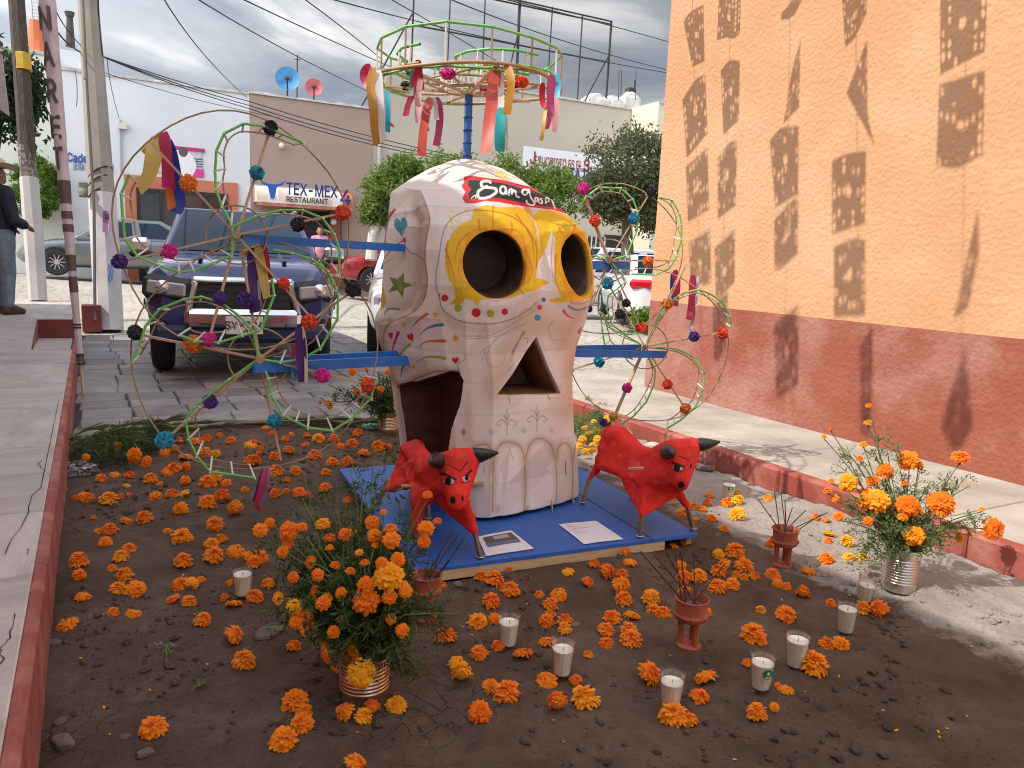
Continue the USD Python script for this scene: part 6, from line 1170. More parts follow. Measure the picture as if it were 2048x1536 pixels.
MARKS = [(486, 1170, "the far left candle", 60), (1018, 1260, "the candle glass beside the bouquet", 60), (1125, 1320, "the middle candle glass", 60), (1342, 1385, "the candle glass nearest the camera", 60), (1521, 1350, "the green labelled candle glass", 60), (1590, 1310, "the front row's far right glass", 60), (1690, 1235, "the half burnt candle glass", 55), (1730, 1190, "the cloudy candle glass", 50), (1455, 985, "the far green labelled glass", 50),
    (1377, 1230, "the front clay censer", 90), (1570, 1090, "the sunlit clay censer", 80), (850, 1200, "the half hidden clay censer", 70), (729, 1370, "the front tin can", 110), (1797, 1150, "the silver tin can", 100), (776, 850, "the rear coppery can", 60), (961, 1118, "the left bull's front foot", 90), (1386, 1061, "the right bull's outer foot", 80), (1280, 1090, "the platform's pine batten", 70),
    (330, 881, "the blue pompom touching the soil", 70), (548, 842, "the blue pompom on the lower wheel", 70), (522, 985, "the trailing ribbons", 80), (420, 803, "the purple pompom", 60), (230, 910, "the heap of greens", 90), (160, 945, "the clear plastic bag", 60), (740, 857, "the green plastic scrap", 60), (400, 1375, "the wilted green sprig", 80), (330, 1297, "the dry straw tuft", 70), (540, 1262, "the flat earth clod", 70), (125, 1470, "the smooth brown stone", 80), (105, 1285, "the stone against the left kerb", 80), (700, 945, "the platform's left corner", 80), (1400, 1075, "the platform's right corner", 60), (840, 1150, "the platform's front left corner", 80), (1640, 1000, "the red kerb", 60)]
def region(x, y, p):
    d = [(math.hypot(x - a, (y - b) * 1.3) / w, a, b, n) for a, b, n, w in MARKS]; q, a, b, n = min(d)
    way = ("left of" if x < a else "right of") if abs(x - a) > abs(y - b) * 1.2 else ("behind" if y < b else "in front of")
    return f"{'close' if q < .7 else ('just' if q < 1.3 else 'some way')} {way} {n}".replace("close left", "close at the left").replace("close right", "close at the right"), n
LONE = {(306, 1451): "lone frilled marigold on cracked mud at the bottom left", (569, 1475): "big marigold at the bottom edge left of the can", (708, 1530): "marigold cut by the photo's bottom edge", (1626, 1344): "big marigold leaning on the glass right of the green label", (1508, 1273): "upside down marigold with dark centre behind the green labelled glass", (135, 1247): "marigold nearest the left kerb halfway down", (1173, 1396): "big marigold right of the front row's middle candle", (487, 1319): "orange marigold standing alone left of the front can", (1570, 1228): "round marigold alone before the sunlit censer", (959, 1426): "single marigold in the front row left of the paired yellow ones", (1117, 1414): "spiky marigold at the front before the middle candle glass"}
rg = np.random.default_rng(77); placed = []; todo = []
for (x, y, r) in FL:
    p = gnd(x, y, .045); kpx = depth(p) / FPX; Rw = float(np.clip(r * kpx, .014, .047)); p = gnd(x, y, .02 + Rw * .42); z = float(soil_h(p[0], p[1]))
    if p[0] > 3.70 or p[1] > 6.05: continue
    under = rg.random() < .16; i = 4 if under else int(rg.integers(4)); j = 3 if yellow_at(x, y) else int(rg.choice([0, 0, 0, 0, 1, 1, 1, 2]))
    tilt = rg.uniform(0, .5) if not under else rg.uniform(.1, .6); dirn = rg.uniform(0, 2 * np.pi)
    if rg.random() < .18 and not under: tilt = rg.uniform(.6, 1.25)
    Rm = rotm([math.cos(dirn), math.sin(dirn), 0], tilt) @ rotm([0, 0, 1], rg.uniform(0, 6.28)); s = Rw * rg.uniform(.96, 1.14)
    off = 0 if tilt < .6 else Rw * .45
    lone = next((l for k, l in LONE.items() if abs(k[0] - x) + abs(k[1] - y) < 14), None); where, key = region(x, y, p)
    colour = ["orange", "deep orange", "golden orange", "yellow"][j]; size = "small" if Rw < .026 else ("large" if Rw > .036 else "medium")
    lab = lone or f"{size} {colour} marigold{' face down' if under else ''} {where}"
    placed.append(p); todo.append([lab, lone, x, y, under, i, j, p, z, off, Rw, Rm, s])
# of two or three that would read alike, say which one by its place
same = {}
for q in todo: same.setdefault(q[0], []).append(q)
for lab, qs in same.items():
    if len(qs) == 2:
        a, b = sorted(qs, key=lambda q: q[2]); horiz = abs(a[2] - b[2]) > 1.3 * abs(a[3] - b[3])
        if not horiz: a, b = sorted(qs, key=lambda q: q[3])
        a[0], b[0] = (("left hand ", "right hand ") if horiz else ("farther ", "nearer "))[0] + lab, (("left hand ", "right hand ") if horiz else ("farther ", "nearer "))[1] + lab
    elif len(qs) > 2:
        for k, q in enumerate(sorted(qs, key=lambda q: q[2])): q[0] = ["leftmost ", "second from left ", "third from left ", "fourth from left ", "fifth from left ", "sixth from left ", "seventh from left "][k] + lab
for lab, lone, x, y, under, i, j, p, z, off, Rw, Rm, s in todo:
    copy(CLS[i, j], "marigold", " ".join(lab.split()[:16]), "flower", [p[0], p[1], z + off - .04 * Rw], Rm, [s, s, s * rg.uniform(1.0, 1.25)], "marigolds strewn over the soil")
# loose petals, twigs and stones
m = MB()
for k in range(70):
    x, y = rg.uniform(60, 1950), rg.uniform(900, 1530); p = gnd(x, y, .02)
    if not (BX0 + .05 < p[0] < BX1 - .05 and p[1] < 6 and not (1.1 < p[0] < 2.7 and 2.7 < p[1] < 4.5)): continue
    z = float(soil_h(p[0], p[1])) + .004; a = rg.uniform(0, 6.28); d, s_ = np.array([math.cos(a), math.sin(a), rg.uniform(-.1, .5)]), np.array([-math.sin(a), math.cos(a), .1]); L_ = rg.uniform(.008, .016)
    c = np.array([p[0], p[1], z]); m.add([c, c + d * L_ * .6 + s_ * L_ * .35, c + d * L_, c + d * L_ * .6 - s_ * L_ * .35], [[0, 1, 2, 3]])
solo("loose_petals", m, PM[2], "scattered single orange petals on the soil", "petals", kind="stuff")
stone_b = look("dusty_stone", (.10, .070, .055), .9, (.16, .115, .095), 14, bump=.5, bs=40); stone_p = look("pale_stone", (.40, .36, .31), .9, (.5, .46, .41), 10, bump=.6, bs=30)
def stone(px, py, R, sq, mat, label, seed, group=None):
    p = gnd(px, py, .03); p[0] = min(p[0], 3.70 - R); c = np.array([p[0], p[1], (float(soil_h(p[0], p[1])) if p[0] < 3.73 else .1) + R * sq[2] * .35]); m = trimesh.creation.icosphere(2, 1.0); v = np.asarray(m.vertices); v = v * (1 + .9 * (meshkit.fbm(v * 1.3 + seed, 3, seed)[:, None] - .5)); v = np.sign(v) * np.abs(v) ** .8
    solo("stone", (v * R * np.asarray(sq) @ rotm([0, 0, 1], seed).T + c, m.faces), mat, label, "stone", group, smooth=50)
for a in [(1292, 873, .10, (1.2, .8, .6), stone_p, "large pale angular stone at the kerb behind the right bull", 1), (1330, 893, .055, (1.1, .8, .6), stone_p, "smaller pale stone right of the large angular one", 2), (1265, 868, .04, (1, .8, .6), stone_p, "small pale stone left of the large angular one", 3), (1345, 915, .04, (1.2, .9, .5), stone_p, "flat pale stone nearest the right bull's horn", 4), (125, 1470, .030, (1.3, .8, .5), stone_b, "smooth brown stone at the bottom left corner", 5), (105, 1285, .022, (1, .8, .6), stone_b, "round brown stone against the left kerb", 6), (120, 1436, .017, (1.3, .8, .5), stone_b, "half buried brown stone behind the smooth one", 7), (290, 1495, .02, (.8, 1.2, .5), stone_b, "lumpy brown stone at the bottom edge", 8), (250, 1463, .014, (1, .9, .5), stone_b, "small buried stone left of the lone marigold", 9), (540, 1262, .045, (1.3, .9, .3), stone_b, "flat earth clod left of the front bouquet", 10), (915, 1190, .02, (1, .9, .6), stone_b, "small clod by the platform's front left corner", 11), (1430, 930, .05, (1.3, .8, .5), stone_b, "grey clod beside the right kerb", 12), (1150, 1250, .018, (1.2, .9, .5), stone_b, "dark clod beside the pair of candle glasses", 13)]: stone(*a)

# ------------------------------------------------------------------ bouquets and greenery
gA, gB, gC = leaf_mat("foliage_front", (.055, .095, .022), (.19, .27, .075)), leaf_mat("foliage_sun_tint", (.13, .18, .06), (.32, .39, .15)), leaf_mat("foliage_back", (.05, .08, .022), (.17, .22, .07))  # the middle one is a paler copy, sunlight put into its leaf colour
def frond(m, st, P, rg, L=.05, n=26, lw=.15):
    """feathery marigold leaves along a stem"""
    P = curve(P, 12); st.tube(P, np.linspace(.0036, .0016, 12), 4)
    for k in range(n // 2):
        s = rg.uniform(.18, 1) ; i = min(int(s * 11), 10); b = P[i] + (P[i + 1] - P[i]) * rg.random(); ax = unit(P[i + 1] - P[i]); d = unit(rg.normal(size=3) + ax * .6 + [0, 0, -.25]); ln = L * rg.uniform(.6, 1.4)
        tip = b + d * ln + [0, 0, -ln * .25]
        for q in range(5):
            t_ = (q + 1) / 5; o = b + (tip - b) * t_; sd = unit(np.cross(d, rg.normal(size=3))); l2 = ln * .42 * (1 - .5 * abs(t_ - .5))
            for sg_ in (-1, 1):
                e = o + (sd * sg_ + d * .7) * l2 * .8; w = unit(np.cross(sd, d)) * l2 * lw + sd * 0; m.add([o, (o + e) / 2 + w, e, (o + e) / 2 - w], [[0, 1, 2, 3]])
def bouquet(label, base, H, heads, greens, lm, seed, L=.05, pend=()):
    t = thing("marigold_bouquet", label, "bouquet", base + [0, 0, H - .05]); rg = np.random.default_rng(seed); D0 = depth(base); top = base + [0, 0, H]
    m, st = MB(), MB()
    for (px, py, dd) in greens:
        e = atd(px, py, D0 + dd); b = top + rg.normal(0, 1, 3) * [.03, .03, 0] - [0, 0, .03]; mid = (b + e) / 2 + [0, 0, .05] + rg.normal(0, .02, 3); frond(m, st, [b, mid, e], rg, L, 30)
    for (px, py, rp, dd, j, face) in heads:
        e = atd(px, py, D0 + dd); k = (D0 + dd) / FPX; R = rp * k
        toC = unit(CAM - e); outw = unit((e - top) * [1, 1, .6] + [0, 0, .05]); fc = unit({"cam": toC + outw * .5, "up": np.array([0, 0, 1.0]) + outw * .3 + toC * .2, "back": toC * 2 + [0, 0, -.1], "away": -toC * .6 + np.array([0, 0, -.3]) + outw}[face] + rg.normal(0, .2, 3))
        i = 4 if face in ("away", "back") else int(rg.integers(4)); v, f, _ = HEADS[i]; F = frame(fc); part(t, "flower_head", (v * [R, R, R * .9] @ F.T + e - fc * R * .3, f), PM[j])
        part(t, "calyx", MB().lathe(np.array([[0, -.75], [.12, -.7], [.26, -.35], [.3, .0], [0, .1]]) * R, 8, e - fc * R * .2, F), calyx_m, True)
        b = top + rg.normal(0, 1, 3) * [.03, .03, 0] - [0, 0, .04]; s0 = e - fc * R * .8; mid = (b + s0) / 2 + [0, 0, .06] - fc * .03; part(t, "stem", MB().tube(curve([b, mid, s0], 10), np.linspace(.0032, .0022, 10), 5), stem_m)
        if rg.random() < .7: frond(m, st, [b, mid, (mid + s0) / 2], rg, L, 22)
    part(t, "foliage", m, lm, kind="stuff"); part(t, "leaf_stems", st, stem_m, kind="stuff")
    return t
cb7 = lambda x, y: (500 + x / 3.839, 1040 + y / 3.839)
hA = [(*cb7(x, y), r / 3.839, dd, j, fc) for x, y, r, dd, j, fc in [(x, y, r, dd - (.07 if dd > -.1 else .0), j, fc) for x, y, r, dd, j, fc in [(1065, 430, 118, -.12, 2, "cam"), (890, 620, 105, -.13, 1, "cam"), (890, 500, 70, -.06, 1, "cam"), (1085, 155, 72, 0, 1, "cam"), (1080, 70, 55, .05, 1, "up"), (1335, 165, 52, .02, 0, "cam"), (1350, 65, 66, .03, 0, "cam"), (1440, 10, 36, .05, 1, "up"), (1135, 300, 60, -.02, 1, "cam"), (1195, 545, 55, -.05, 0, "cam"), (1170, 850, 55, -.08, 0, "cam"), (855, 1180, 112, -.15, 2, "back"), (340, 670, 66, -.02, 2, "cam"), (345, 785, 50, -.04, 1, "cam"), (400, 855, 46, -.05, 2, "away"), (210, 600, 50, 0, 2, "away"), (495, 555, 55, 0, 1, "away"), (590, 600, 45, -.03, 1, "cam"), (770, 395, 42, 0, 1, "up"), (655, 350, 44, .04, 1, "up"), (460, 320, 50, .05, 1, "away"), (575, 1020, 85, -.06, 1, "away"), (780, 1010, 80, -.10, 1, "away"), (650, 1150, 40, -.05, 1, "away"), (960, 120, 60, .1, 1, "cam"), (725, 110, 50, .1, 1, "cam"), (610, 140, 48, .12, 1, "up"), (785, 95, 44, .14, 2, "up"), (610, 215, 36, .08, 2, "up"), (840, 250, 34, .06, 2, "up"), (250, 245, 50, .08, 1, "cam"), (300, 80, 78, .1, 1, "cam"), (290, 180, 44, .1, 1, "cam"), (80, 75, 60, .12, 0, "cam"), (150, 20, 40, .14, 1, "cam"), (400, 55, 44, .1, 1, "up"), (560, 30, 60, .14, 2, "up"), (940, 20, 60, .14, 1, "cam"), (1180, 500, 40, -.02, 2, "cam"), (1070, 590, 60, -.06, 1, "cam"), (960, 200, 30, .05, 1, "up"), (430, 740, 60, -.02, 1, "cam"), (480, 800, 44, -.02, 0, "away"), (700, 760, 36, -.05, 0, "up"), (560, 640, 60, -.06, 1, "cam"), (700, 560, 46, -.1, 1, "cam"), (520, 420, 50, -.04, 1, "cam"), (1010, 330, 50, -.05, 1, "cam"), (880, 330, 40, -.03, 1, "up"), (330, 440, 44, 0, 1, "cam"), (640, 860, 50, -.08, 1, "cam"), (1080, 760, 44, -.12, 0, "cam")]]]
hA += [(x, y, r, dd, j, "up") for x, y, r, dd, j in [(855, 990, 11, .02, 0), (767, 1024, 7, .03, 0), (600, 985, 13, .14, 1), (650, 975, 12, .2, 1), (695, 1000, 10, .2, 0), (745, 1040, 14, .1, 1)]]
gAl = [cb7(x, y) + (dd,) for x, y, dd in [(100, 160, .1), (60, 700, 0), (170, 620, 0), (250, 400, .05), (230, 330, .08), (400, 300, .08), (350, 100, .15), (480, 150, .1), (560, 60, .15), (700, 20, .18), (800, -60, .2), (880, 60, .15), (1000, 40, .1), (1200, 120, .02), (1250, 300, -.02), (1280, 430, -.02), (1300, 700, -.08), (1280, 860, -.12), (1160, 1080, -.14), (1270, 1130, -.12), (1330, 1040, -.1), (1100, 900, -.14), (950, 1050, -.14), (870, 1130, -.13), (680, 900, -.1), (600, 820, -.1), (540, 700, -.08), (480, 560, -.05), (620, 560, -.08), (760, 640, -.12), (700, 460, -.06), (560, 400, -.02), (850, 820, -.14), (930, 780, -.14), (1020, 700, -.13), (1130, 640, -.1), (1230, 620, -.08), (780, 300, .02), (900, 280, .0), (1020, 250, .0), (650, 250, .05), (520, 480, 0), (400, 620, 0), (300, 480, .02), (350, 520, 0), (200, 770, 0), (450, 900, -.08), (520, 950, -.08), (1600, 720, -.05), (1540, 790, -.06), (1480, 650, -.04), (130, 190, .1), (1380, 620, -.05), (740, 720, -.12), (640, 640, -.1), (820, 540, -.12), (960, 480, -.08), (1150, 180, .02), (720, 180, .06), (580, 260, .05)]]
gAl += [(690, 905, .25), (745, 890, .22), (700, 940, .22), (610, 960, .2), (655, 960, .2), (780, 960, .15), (810, 1000, .1), (840, 1000, .06), (770, 900, .3), (725, 960, .2), (580, 1010, .15), (545, 1050, .12)]
bouquet("big shaggy marigold bouquet in the front left can, nearest the camera", CA, .18, hA, gAl, gA, 5, .055)
c8 = lambda x, y: (1500 + x / 2.031, 780 + y / 2.031)
hB = [(*c8(x, y), r / 2.031, dd, j, fc) for x, y, r, dd, j, fc in [(640, 285, 42, .05, 1, "cam"), (685, 305, 22, .06, 1, "up"), (855, 275, 36, 0, 1, "up"), (775, 462, 56, -.06, 1, "cam"), (990, 565, 48, 0, 1, "cam"), (515, 450, 50, -.05, 2, "cam"), (640, 472, 46, -.08, 1, "cam"), (400, 375, 40, 0, 2, "cam"), (665, 592, 42, -.1, 0, "cam"), (550, 330, 36, .05, 1, "cam"), (500, 370, 30, .03, 1, "up"), (360, 515, 24, -.02, 1, "up"), (480, 532, 20, -.08, 1, "cam"), (315, 410, 18, 0, 0, "up"), (330, 370, 14, .02, 0, "up"), (345, 440, 18, 0, 0, "up"), (465, 415, 24, 0, 1, "up"), (620, 515, 22, -.09, 1, "up"), (300, 190, 13, .08, 2, "up"), (480, 135, 19, .1, 2, "up"), (482, 65, 14, .1, 0, "up"), (445, 278, 16, .05, 1, "up"), (462, 222, 17, .08, 2, "up"), (330, 160, 12, .1, 1, "up"), (630, 382, 18, -.02, 1, "up"), (850, 600, 20, -.02, 2, "away"), (890, 590, 12, -.02, 2, "away"), (885, 390, 10, 0, 2, "up"), (940, 485, 14, 0, 2, "up"), (690, 490, 18, -.08, 2, "up"), (470, 450, 34, -.04, 0, "cam")]]
gBl = [c8(x, y) + (dd,) for x, y, dd in [(370, 230, .08), (420, 260, .06), (540, 150, .1), (580, 220, .08), (500, 240, .08), (820, 350, 0), (890, 340, 0), (800, 380, 0), (720, 390, 0), (690, 330, .03), (380, 520, -.02), (420, 570, -.05), (450, 620, -.08), (500, 660, -.08), (560, 660, -.1), (600, 690, -.1), (640, 640, -.1), (700, 680, -.1), (740, 640, -.1), (760, 600, -.08), (800, 560, -.05), (870, 540, -.02), (920, 520, 0), (960, 500, 0), (420, 450, 0), (560, 420, 0), (600, 400, 0), (560, 500, -.08), (600, 560, -.1), (660, 540, -.1), (700, 560, -.1), (540, 580, -.1), (480, 580, -.08), (440, 520, -.05), (520, 620, -.1), (580, 610, -.1), (350, 300, .06), (380, 420, 0), (620, 350, 0), (750, 540, -.05), (720, 620, -.1), (500, 700, -.1)]]
bouquet("sunlit marigold bouquet in the silver can near the right kerb", CB, .19, hB, gBl, gB, 6, .05)
c7b = lambda x, y: (560 + x / 4.518, 560 + y / 4.518)
hC = [(*c7b(x, y), r / 4.518, dd, j, fc) for x, y, r, dd, j, fc in [(655, 825, 40, -.1, 1, "cam"), (785, 815, 28, 0, 1, "up"), (800, 950, 42, -.1, 1, "cam"), (690, 1010, 38, -.12, 1, "away"), (905, 990, 38, -.1, 1, "cam"), (440, 1130, 44, -.1, 1, "away"), (360, 1105, 20, -.1, 1, "away"), (495, 1080, 22, -.08, 1, "away"), (970, 830, 30, .05, 1, "cam"), (770, 890, 26, 0, 1, "up"), (1130, 700, 26, .1, 1, "up")]]
gCl = [c7b(x, y) + (dd,) for x, y, dd in [(480, 1000, -.1), (570, 1060, -.1), (640, 950, -.08), (720, 900, -.05), (860, 870, 0), (900, 830, 0), (960, 880, 0), (1000, 900, 0), (1000, 980, 0), (940, 1050, -.08), (860, 1080, -.1), (900, 1150, -.12), (960, 1150, -.1), (830, 1150, -.12), (800, 1060, -.1), (1000, 1080, -.05), (420, 1040, -.1), (880, 960, -.08), (950, 960, -.06), (840, 1000, -.1), (1020, 850, .05), (980, 1120, -.1), (860, 1200, -.12), (560, 980, -.1)]]
bouquet("dark marigold bouquet behind the skull's open cheek", CC, .17, hC, gCl, gC, 7, .07)
# cut greens heaped at the bed's far left, and yellow flowers behind the skull
def heap(name, label, pts, lm, hm, seed, L, nst, heads, hj):
    rg = np.random.default_rng(seed); P0 = np.mean([gnd(*p, .05) for p in pts], 0); t = thing(name, label, "cut flowers", P0); m, st = MB(), MB()
    for k in range(nst):
        a, b = rg.integers(len(pts), size=2); u = rg.random(); p = gnd(*(np.array(pts[a]) * u + np.array(pts[b]) * (1 - u)), .05); an = rg.uniform(0, 6.28) ; h = rg.uniform(.02, .13); d = np.array([math.cos(an), math.sin(an) * .5, rg.uniform(-.1, .35)]) * rg.uniform(.1, .24)
        b0 = np.array([p[0], p[1], h]); frond(m, st, [b0 - d * .5, b0 + [0, 0, .03], b0 + d * .5], rg, L, 34)
    part(t, "foliage", m, lm, kind="stuff"); part(t, "leaf_stems", st, stem_m, kind="stuff")
    for (px, py, r) in heads:
        p = gnd(px, py, .1); k = depth(p) / FPX; v, f, _ = HEADS[int(rg.integers(5))]; part(t, "flower_head", (v * r * k @ frame(unit(rg.normal(size=3) * .5 + (CAM - p) * .3 + [0, 0, .4])).T + p, f), PM[hj])
heap("flower_heap", "heap of cut marigold greens at the bed's far left corner", [(140, 905), (200, 890), (270, 880), (320, 865), (310, 905), (250, 925), (190, 930), (140, 945), (330, 890)], gC, 0, 8, .055, 60, [(235, 892, 8), (172, 915, 8), (270, 910, 14), (295, 922, 11), (330, 905, 10)], 1)
heap("flower_heap", "sunlit heap of yellow flowers and greens behind the skull's jaw", [(1150, 830), (1175, 820), (1200, 845), (1190, 880), (1165, 900), (1155, 870), (1210, 830)], gB, 0, 9, .05, 60, [(1170, 860, 9), (1178, 872, 10), (1190, 862, 9), (1165, 880, 9), (1195, 880, 9), (1185, 895, 10), (1215, 838, 9), (1160, 895, 8), (1172, 905, 8), (1188, 845, 7)], 3)
# palm leaves edging the back of the bed
palm = look("palm_leaf", (.12, .13, .06), .6, (.22, .23, .12), 12, sc=(2, 14, 2))
for k, (P, w, l) in enumerate([([(133, 893), (250, 868), (400, 858), (560, 852)], .05, "long palm leaf edging the back of the bed, left end"), ([(300, 862), (420, 852), (560, 846), (700, 842)], .05, "long palm leaf edging the back of the bed, middle"), ([(560, 852), (650, 850), (740, 850), (800, 846)], .045, "long palm leaf edging the back of the bed, right end"), ([(140, 880), (200, 862), (290, 853), (330, 850)], .04, "short curled palm leaf at the far left kerb")]):
    t = thing("palm_leaf", l, "palm leaf", gnd(*P[0], .03)); C_ = curve([gnd(*p, .03) for p in P], 40); C_[:, 2] = .035 + .02 * np.abs(np.sin(np.linspace(0, 5 + k, 40)))
    part(t, "rib", MB().tube(C_, .006, 5), stem_m); tg = np.gradient(C_, axis=0); tg /= np.linalg.norm(tg, axis=1, keepdims=True); rg = np.random.default_rng(k)
    m = MB()
    for i in range(1, 39):
        for sgn in (-1, 1):
            b = C_[i]; sd = np.array([-tg[i][1], tg[i][0], 0]) * sgn; e = b + tg[i] * .22 + sd * w * rg.uniform(.5, 1.3) + [0, 0, rg.uniform(-.01, .02)]; wv = sd * .007; m.add([b, (b + e) / 2 + wv + [0, 0, .012], e, (b + e) / 2 - wv], [[0, 1, 2, 3]])
    part(t, "leaflets", m, palm, kind="stuff")
bagm = glass_look("clear_plastic", (.75, .75, .75), .2); gbag = look("green_plastic", (.08, .38, .20), .3, (.3, .6, .45), 20, trans=.3)
def crumple(name, label, px, py, R, mat, cat, seed):
    p = gnd(px, py, .03); m = trimesh.creation.icosphere(3, 1.0); v = np.asarray(m.vertices); v = v * (1 + .9 * (meshkit.noise(v * 3.1, seed)[:, None] - .5)) * [1.2, 1, .6] * R + p + [0, 0, R * .3]; solo(name, (v, m.faces), mat, label, cat)
crumple("plastic_bag", "crumpled clear plastic bag beside the heap of greens", 160, 945, .07, bagm, "plastic bag", 3)
crumple("plastic_scrap", "crumpled pale green plastic scrap beside the rear can", 740, 857, .045, gbag, "plastic", 4)
rg = np.random.default_rng(31)
for (px, py, l) in [(400, 1375, "wilted green sprig lying on the cracked mud"), (330, 1297, "dry pale straw tuft on the soil"), (560, 1255, "pale green leaves left of the front bouquet")]:
    m, st = MB(), MB(); p = gnd(px, py, .02)
    for k in range(6): d = np.array([rg.normal(), rg.normal(), .1]) * .035; frond(m, st, [p + [0, 0, .005], p + d * .5 + [0, 0, .012], p + d], rg, .014, 10)
    t = thing("fallen_sprig", l, "sprig", p); part(t, "leaves", m, gB if "green" in l else look("straw", (.4, .36, .28), .7), kind="stuff"); part(t, "stalks", st, stem_m, kind="stuff")
# ------------------------------------------------------------------ vehicles
tyre_m = look("tyre_rubber", (.018, .018, .019), .8); rim_m = look("alloy_rim", (.55, .56, .58), .3, metal=.8); chrome = look("chrome", (.75, .75, .76), .08, metal=1.0); plastic = look("black_trim", (.012, .012, .013), .5); lens = look("lamp_lens", (.36, .36, .36), .08, (.26, .26, .27), 6, spec=.8, coat=.6); redlens = look("red_lens", (.45, .006, .012), .1, coat=.6)
cglass = look("car_glass", (.008, .018, .036), .05, spec=.5)
def car(name, label, P, ang, paint, L, W, prof, cabin, wb, wr, front_o, z0=.2, cat="car"):
    """local frame: x to the car's left, y forward. prof: (y, z bottom, z top, half width) stations; cabin: y and half width of base and roof"""
    ca, sa_ = math.cos(ang), math.sin(ang); T = np.array([[ca, -sa_, 0], [sa_, ca, 0], [0, 0, 1.0]]); P = np.asarray(P, float)
    w = lambda q: np.asarray(q, float) @ T.T + P
    t = thing(name, label, cat, P)
    prof = np.array(prof, float); ys = np.linspace(prof[0, 0], prof[-1, 0], 46); pr = PchipInterpolator(prof[:, 0], prof[:, 1:])(ys); n = 32; a = np.arange(n) * 2 * np.pi / n; S = []
    for y, (zb, zt, hw) in zip(ys, pr):
        s, c = np.sin(a), np.cos(a); xx = hw * np.sign(c) * np.abs(c) ** .28; zz = (zb + zt) / 2 + (zt - zb) / 2 * np.sign(s) * np.abs(s) ** .34; xx = xx * (1 - .07 * np.clip((zz - (zb + zt) / 2) / ((zt - zb) / 2), 0, 1) ** 2) * (1 - .05 * np.clip(((zb + zt) / 2 - zz) / ((zt - zb) / 2), 0, 1))
        S.append(np.stack([xx, np.full(n, y), zz], 1))
    S = np.stack(S); v = S.reshape(-1, 3); f = []
    for i in range(45):
        for j in range(n): f += [[i * n + j, (i + 1) * n + j, (i + 1) * n + (j + 1) % n], [i * n + j, (i + 1) * n + (j + 1) % n, i * n + (j + 1) % n]]
    v = np.vstack([v, S[0].mean(0), S[-1].mean(0)]); k = len(v)
    for j in range(n): f += [[j, (j + 1) % n, k - 2], [45 * n + (j + 1) % n, 45 * n + j, k - 1]]
    m = trimesh.Trimesh(v, f, process=False)
    if m.volume < 0: m.invert()
    M = to_mf(m); axles = [front_o, front_o - wb]
    for y in axles:
        for sgn in (-1, 1):
            cyl = trimesh.creation.cylinder(wr * 1.18, .42, sections=28); cyl.apply_transform(trimesh.transformations.rotation_matrix(math.pi / 2, [0, 1, 0])); cyl.apply_translation([sgn * W / 2, y, wr]); M = M - to_mf(cyl)
    m = from_mf(M); part(t, "body", (w(m.vertices), m.faces), paint, 35)
    y0, y1, hb, y2, y3, hr, zb, zr = cabin
    pts = [[sx * hb, y, zb] for sx in (-1, 1) for y in (y0, y1)] + [[sx * hr, y, zr] for sx in (-1, 1) for y in (y2, y3)]; rr_ = .07
    hv = np.vstack([np.asarray(trimesh.creation.icosphere(2, rr_).vertices) + q for q in pts]); h = from_mf(manifold3d.Manifold.hull_points(hv)); part(t, "cabin", (w(h.vertices), h.faces), paint, 40)
    q = {(sx, e, l): np.array([sx * (hb if l == 0 else hr), {(0, 0): y0, (1, 0): y1, (0, 1): y2, (1, 1): y3}[e, l], zb if l == 0 else zr]) for sx in (-1, 1) for e in (0, 1) for l in (0, 1)}
    def pane(c, name, ins=.1, mt=cglass, cut=None):
        c = np.array(c); nn = unit(np.cross(c[1] - c[0], c[3] - c[0])); ctr = c.mean(0); nn = nn if nn @ (ctr - np.array([0, (y0 + y1) / 2, (zb + zr) / 2])) > 0 else -nn
        u, s_ = (cut or (0, 1)); A, B, C, D = c; A2, B2 = A + (B - A) * u, A + (B - A) * s_; D2, C2 = D + (C - D) * u, D + (C - D) * s_; c = np.array([A2, B2, C2, D2]); ctr = c.mean(0)
        c = ctr + (c - ctr) * (1 - ins) + nn * (rr_ + .004); part(t, name, MB().add(w(np.vstack([c, c - nn * .01])), [[0, 1, 2, 3], [4, 7, 6, 5], [0, 4, 5, 1], [1, 5, 6, 2], [2, 6, 7, 3], [3, 7, 4, 0]]), mt)
    pane([q[-1, 1, 0], q[1, 1, 0], q[1, 1, 1], q[-1, 1, 1]], "windscreen", .03); pane([q[-1, 0, 0], q[1, 0, 0], q[1, 0, 1], q[-1, 0, 1]], "rear_window", .1)
    for sx in (-1, 1):
        for cut in ((.03, .49), (.52, .97)): pane([q[sx, 0, 0], q[sx, 1, 0], q[sx, 1, 1], q[sx, 0, 1]], "side_window", .14, cglass, cut)
    for y in axles:
        for sgn in (-1, 1):
            c = np.array([sgn * (W / 2 - .13), y, wr]); F = T @ frame([sgn, 0, 0]); wh = part(t, "wheel", MB().lathe([[wr * .60, -.10], [wr * .9, -.105], [wr, -.07], [wr, .07], [wr * .9, .105], [wr * .62, .10], [wr * .60, .06], [wr * .6, -.1]], 30, w(c), F), tyre_m, 40)
            part(wh, "rim", MB().lathe([[wr * .61, .085], [wr * .55, .09], [wr * .5, .045], [0, .045]], 24, w(c), F), look("rim_dark", (.05, .05, .052), .5), 40)
            mm = MB()
            for s in range(10): aa = s * 2 * math.pi / 10; d = np.array([math.cos(aa), math.sin(aa), 0]); mm.bar(w(c + frame([sgn, 0, 0]) @ (d * .04 + [0, 0, .075])), w(c + frame([sgn, 0, 0]) @ (d * wr * .57 + [0, 0, .085])), .03, .02)
            mm.lathe([[.06, .07], [.055, .095], [0, .098]], 14, w(c), F); part(wh, "spokes", mm, rim_m)
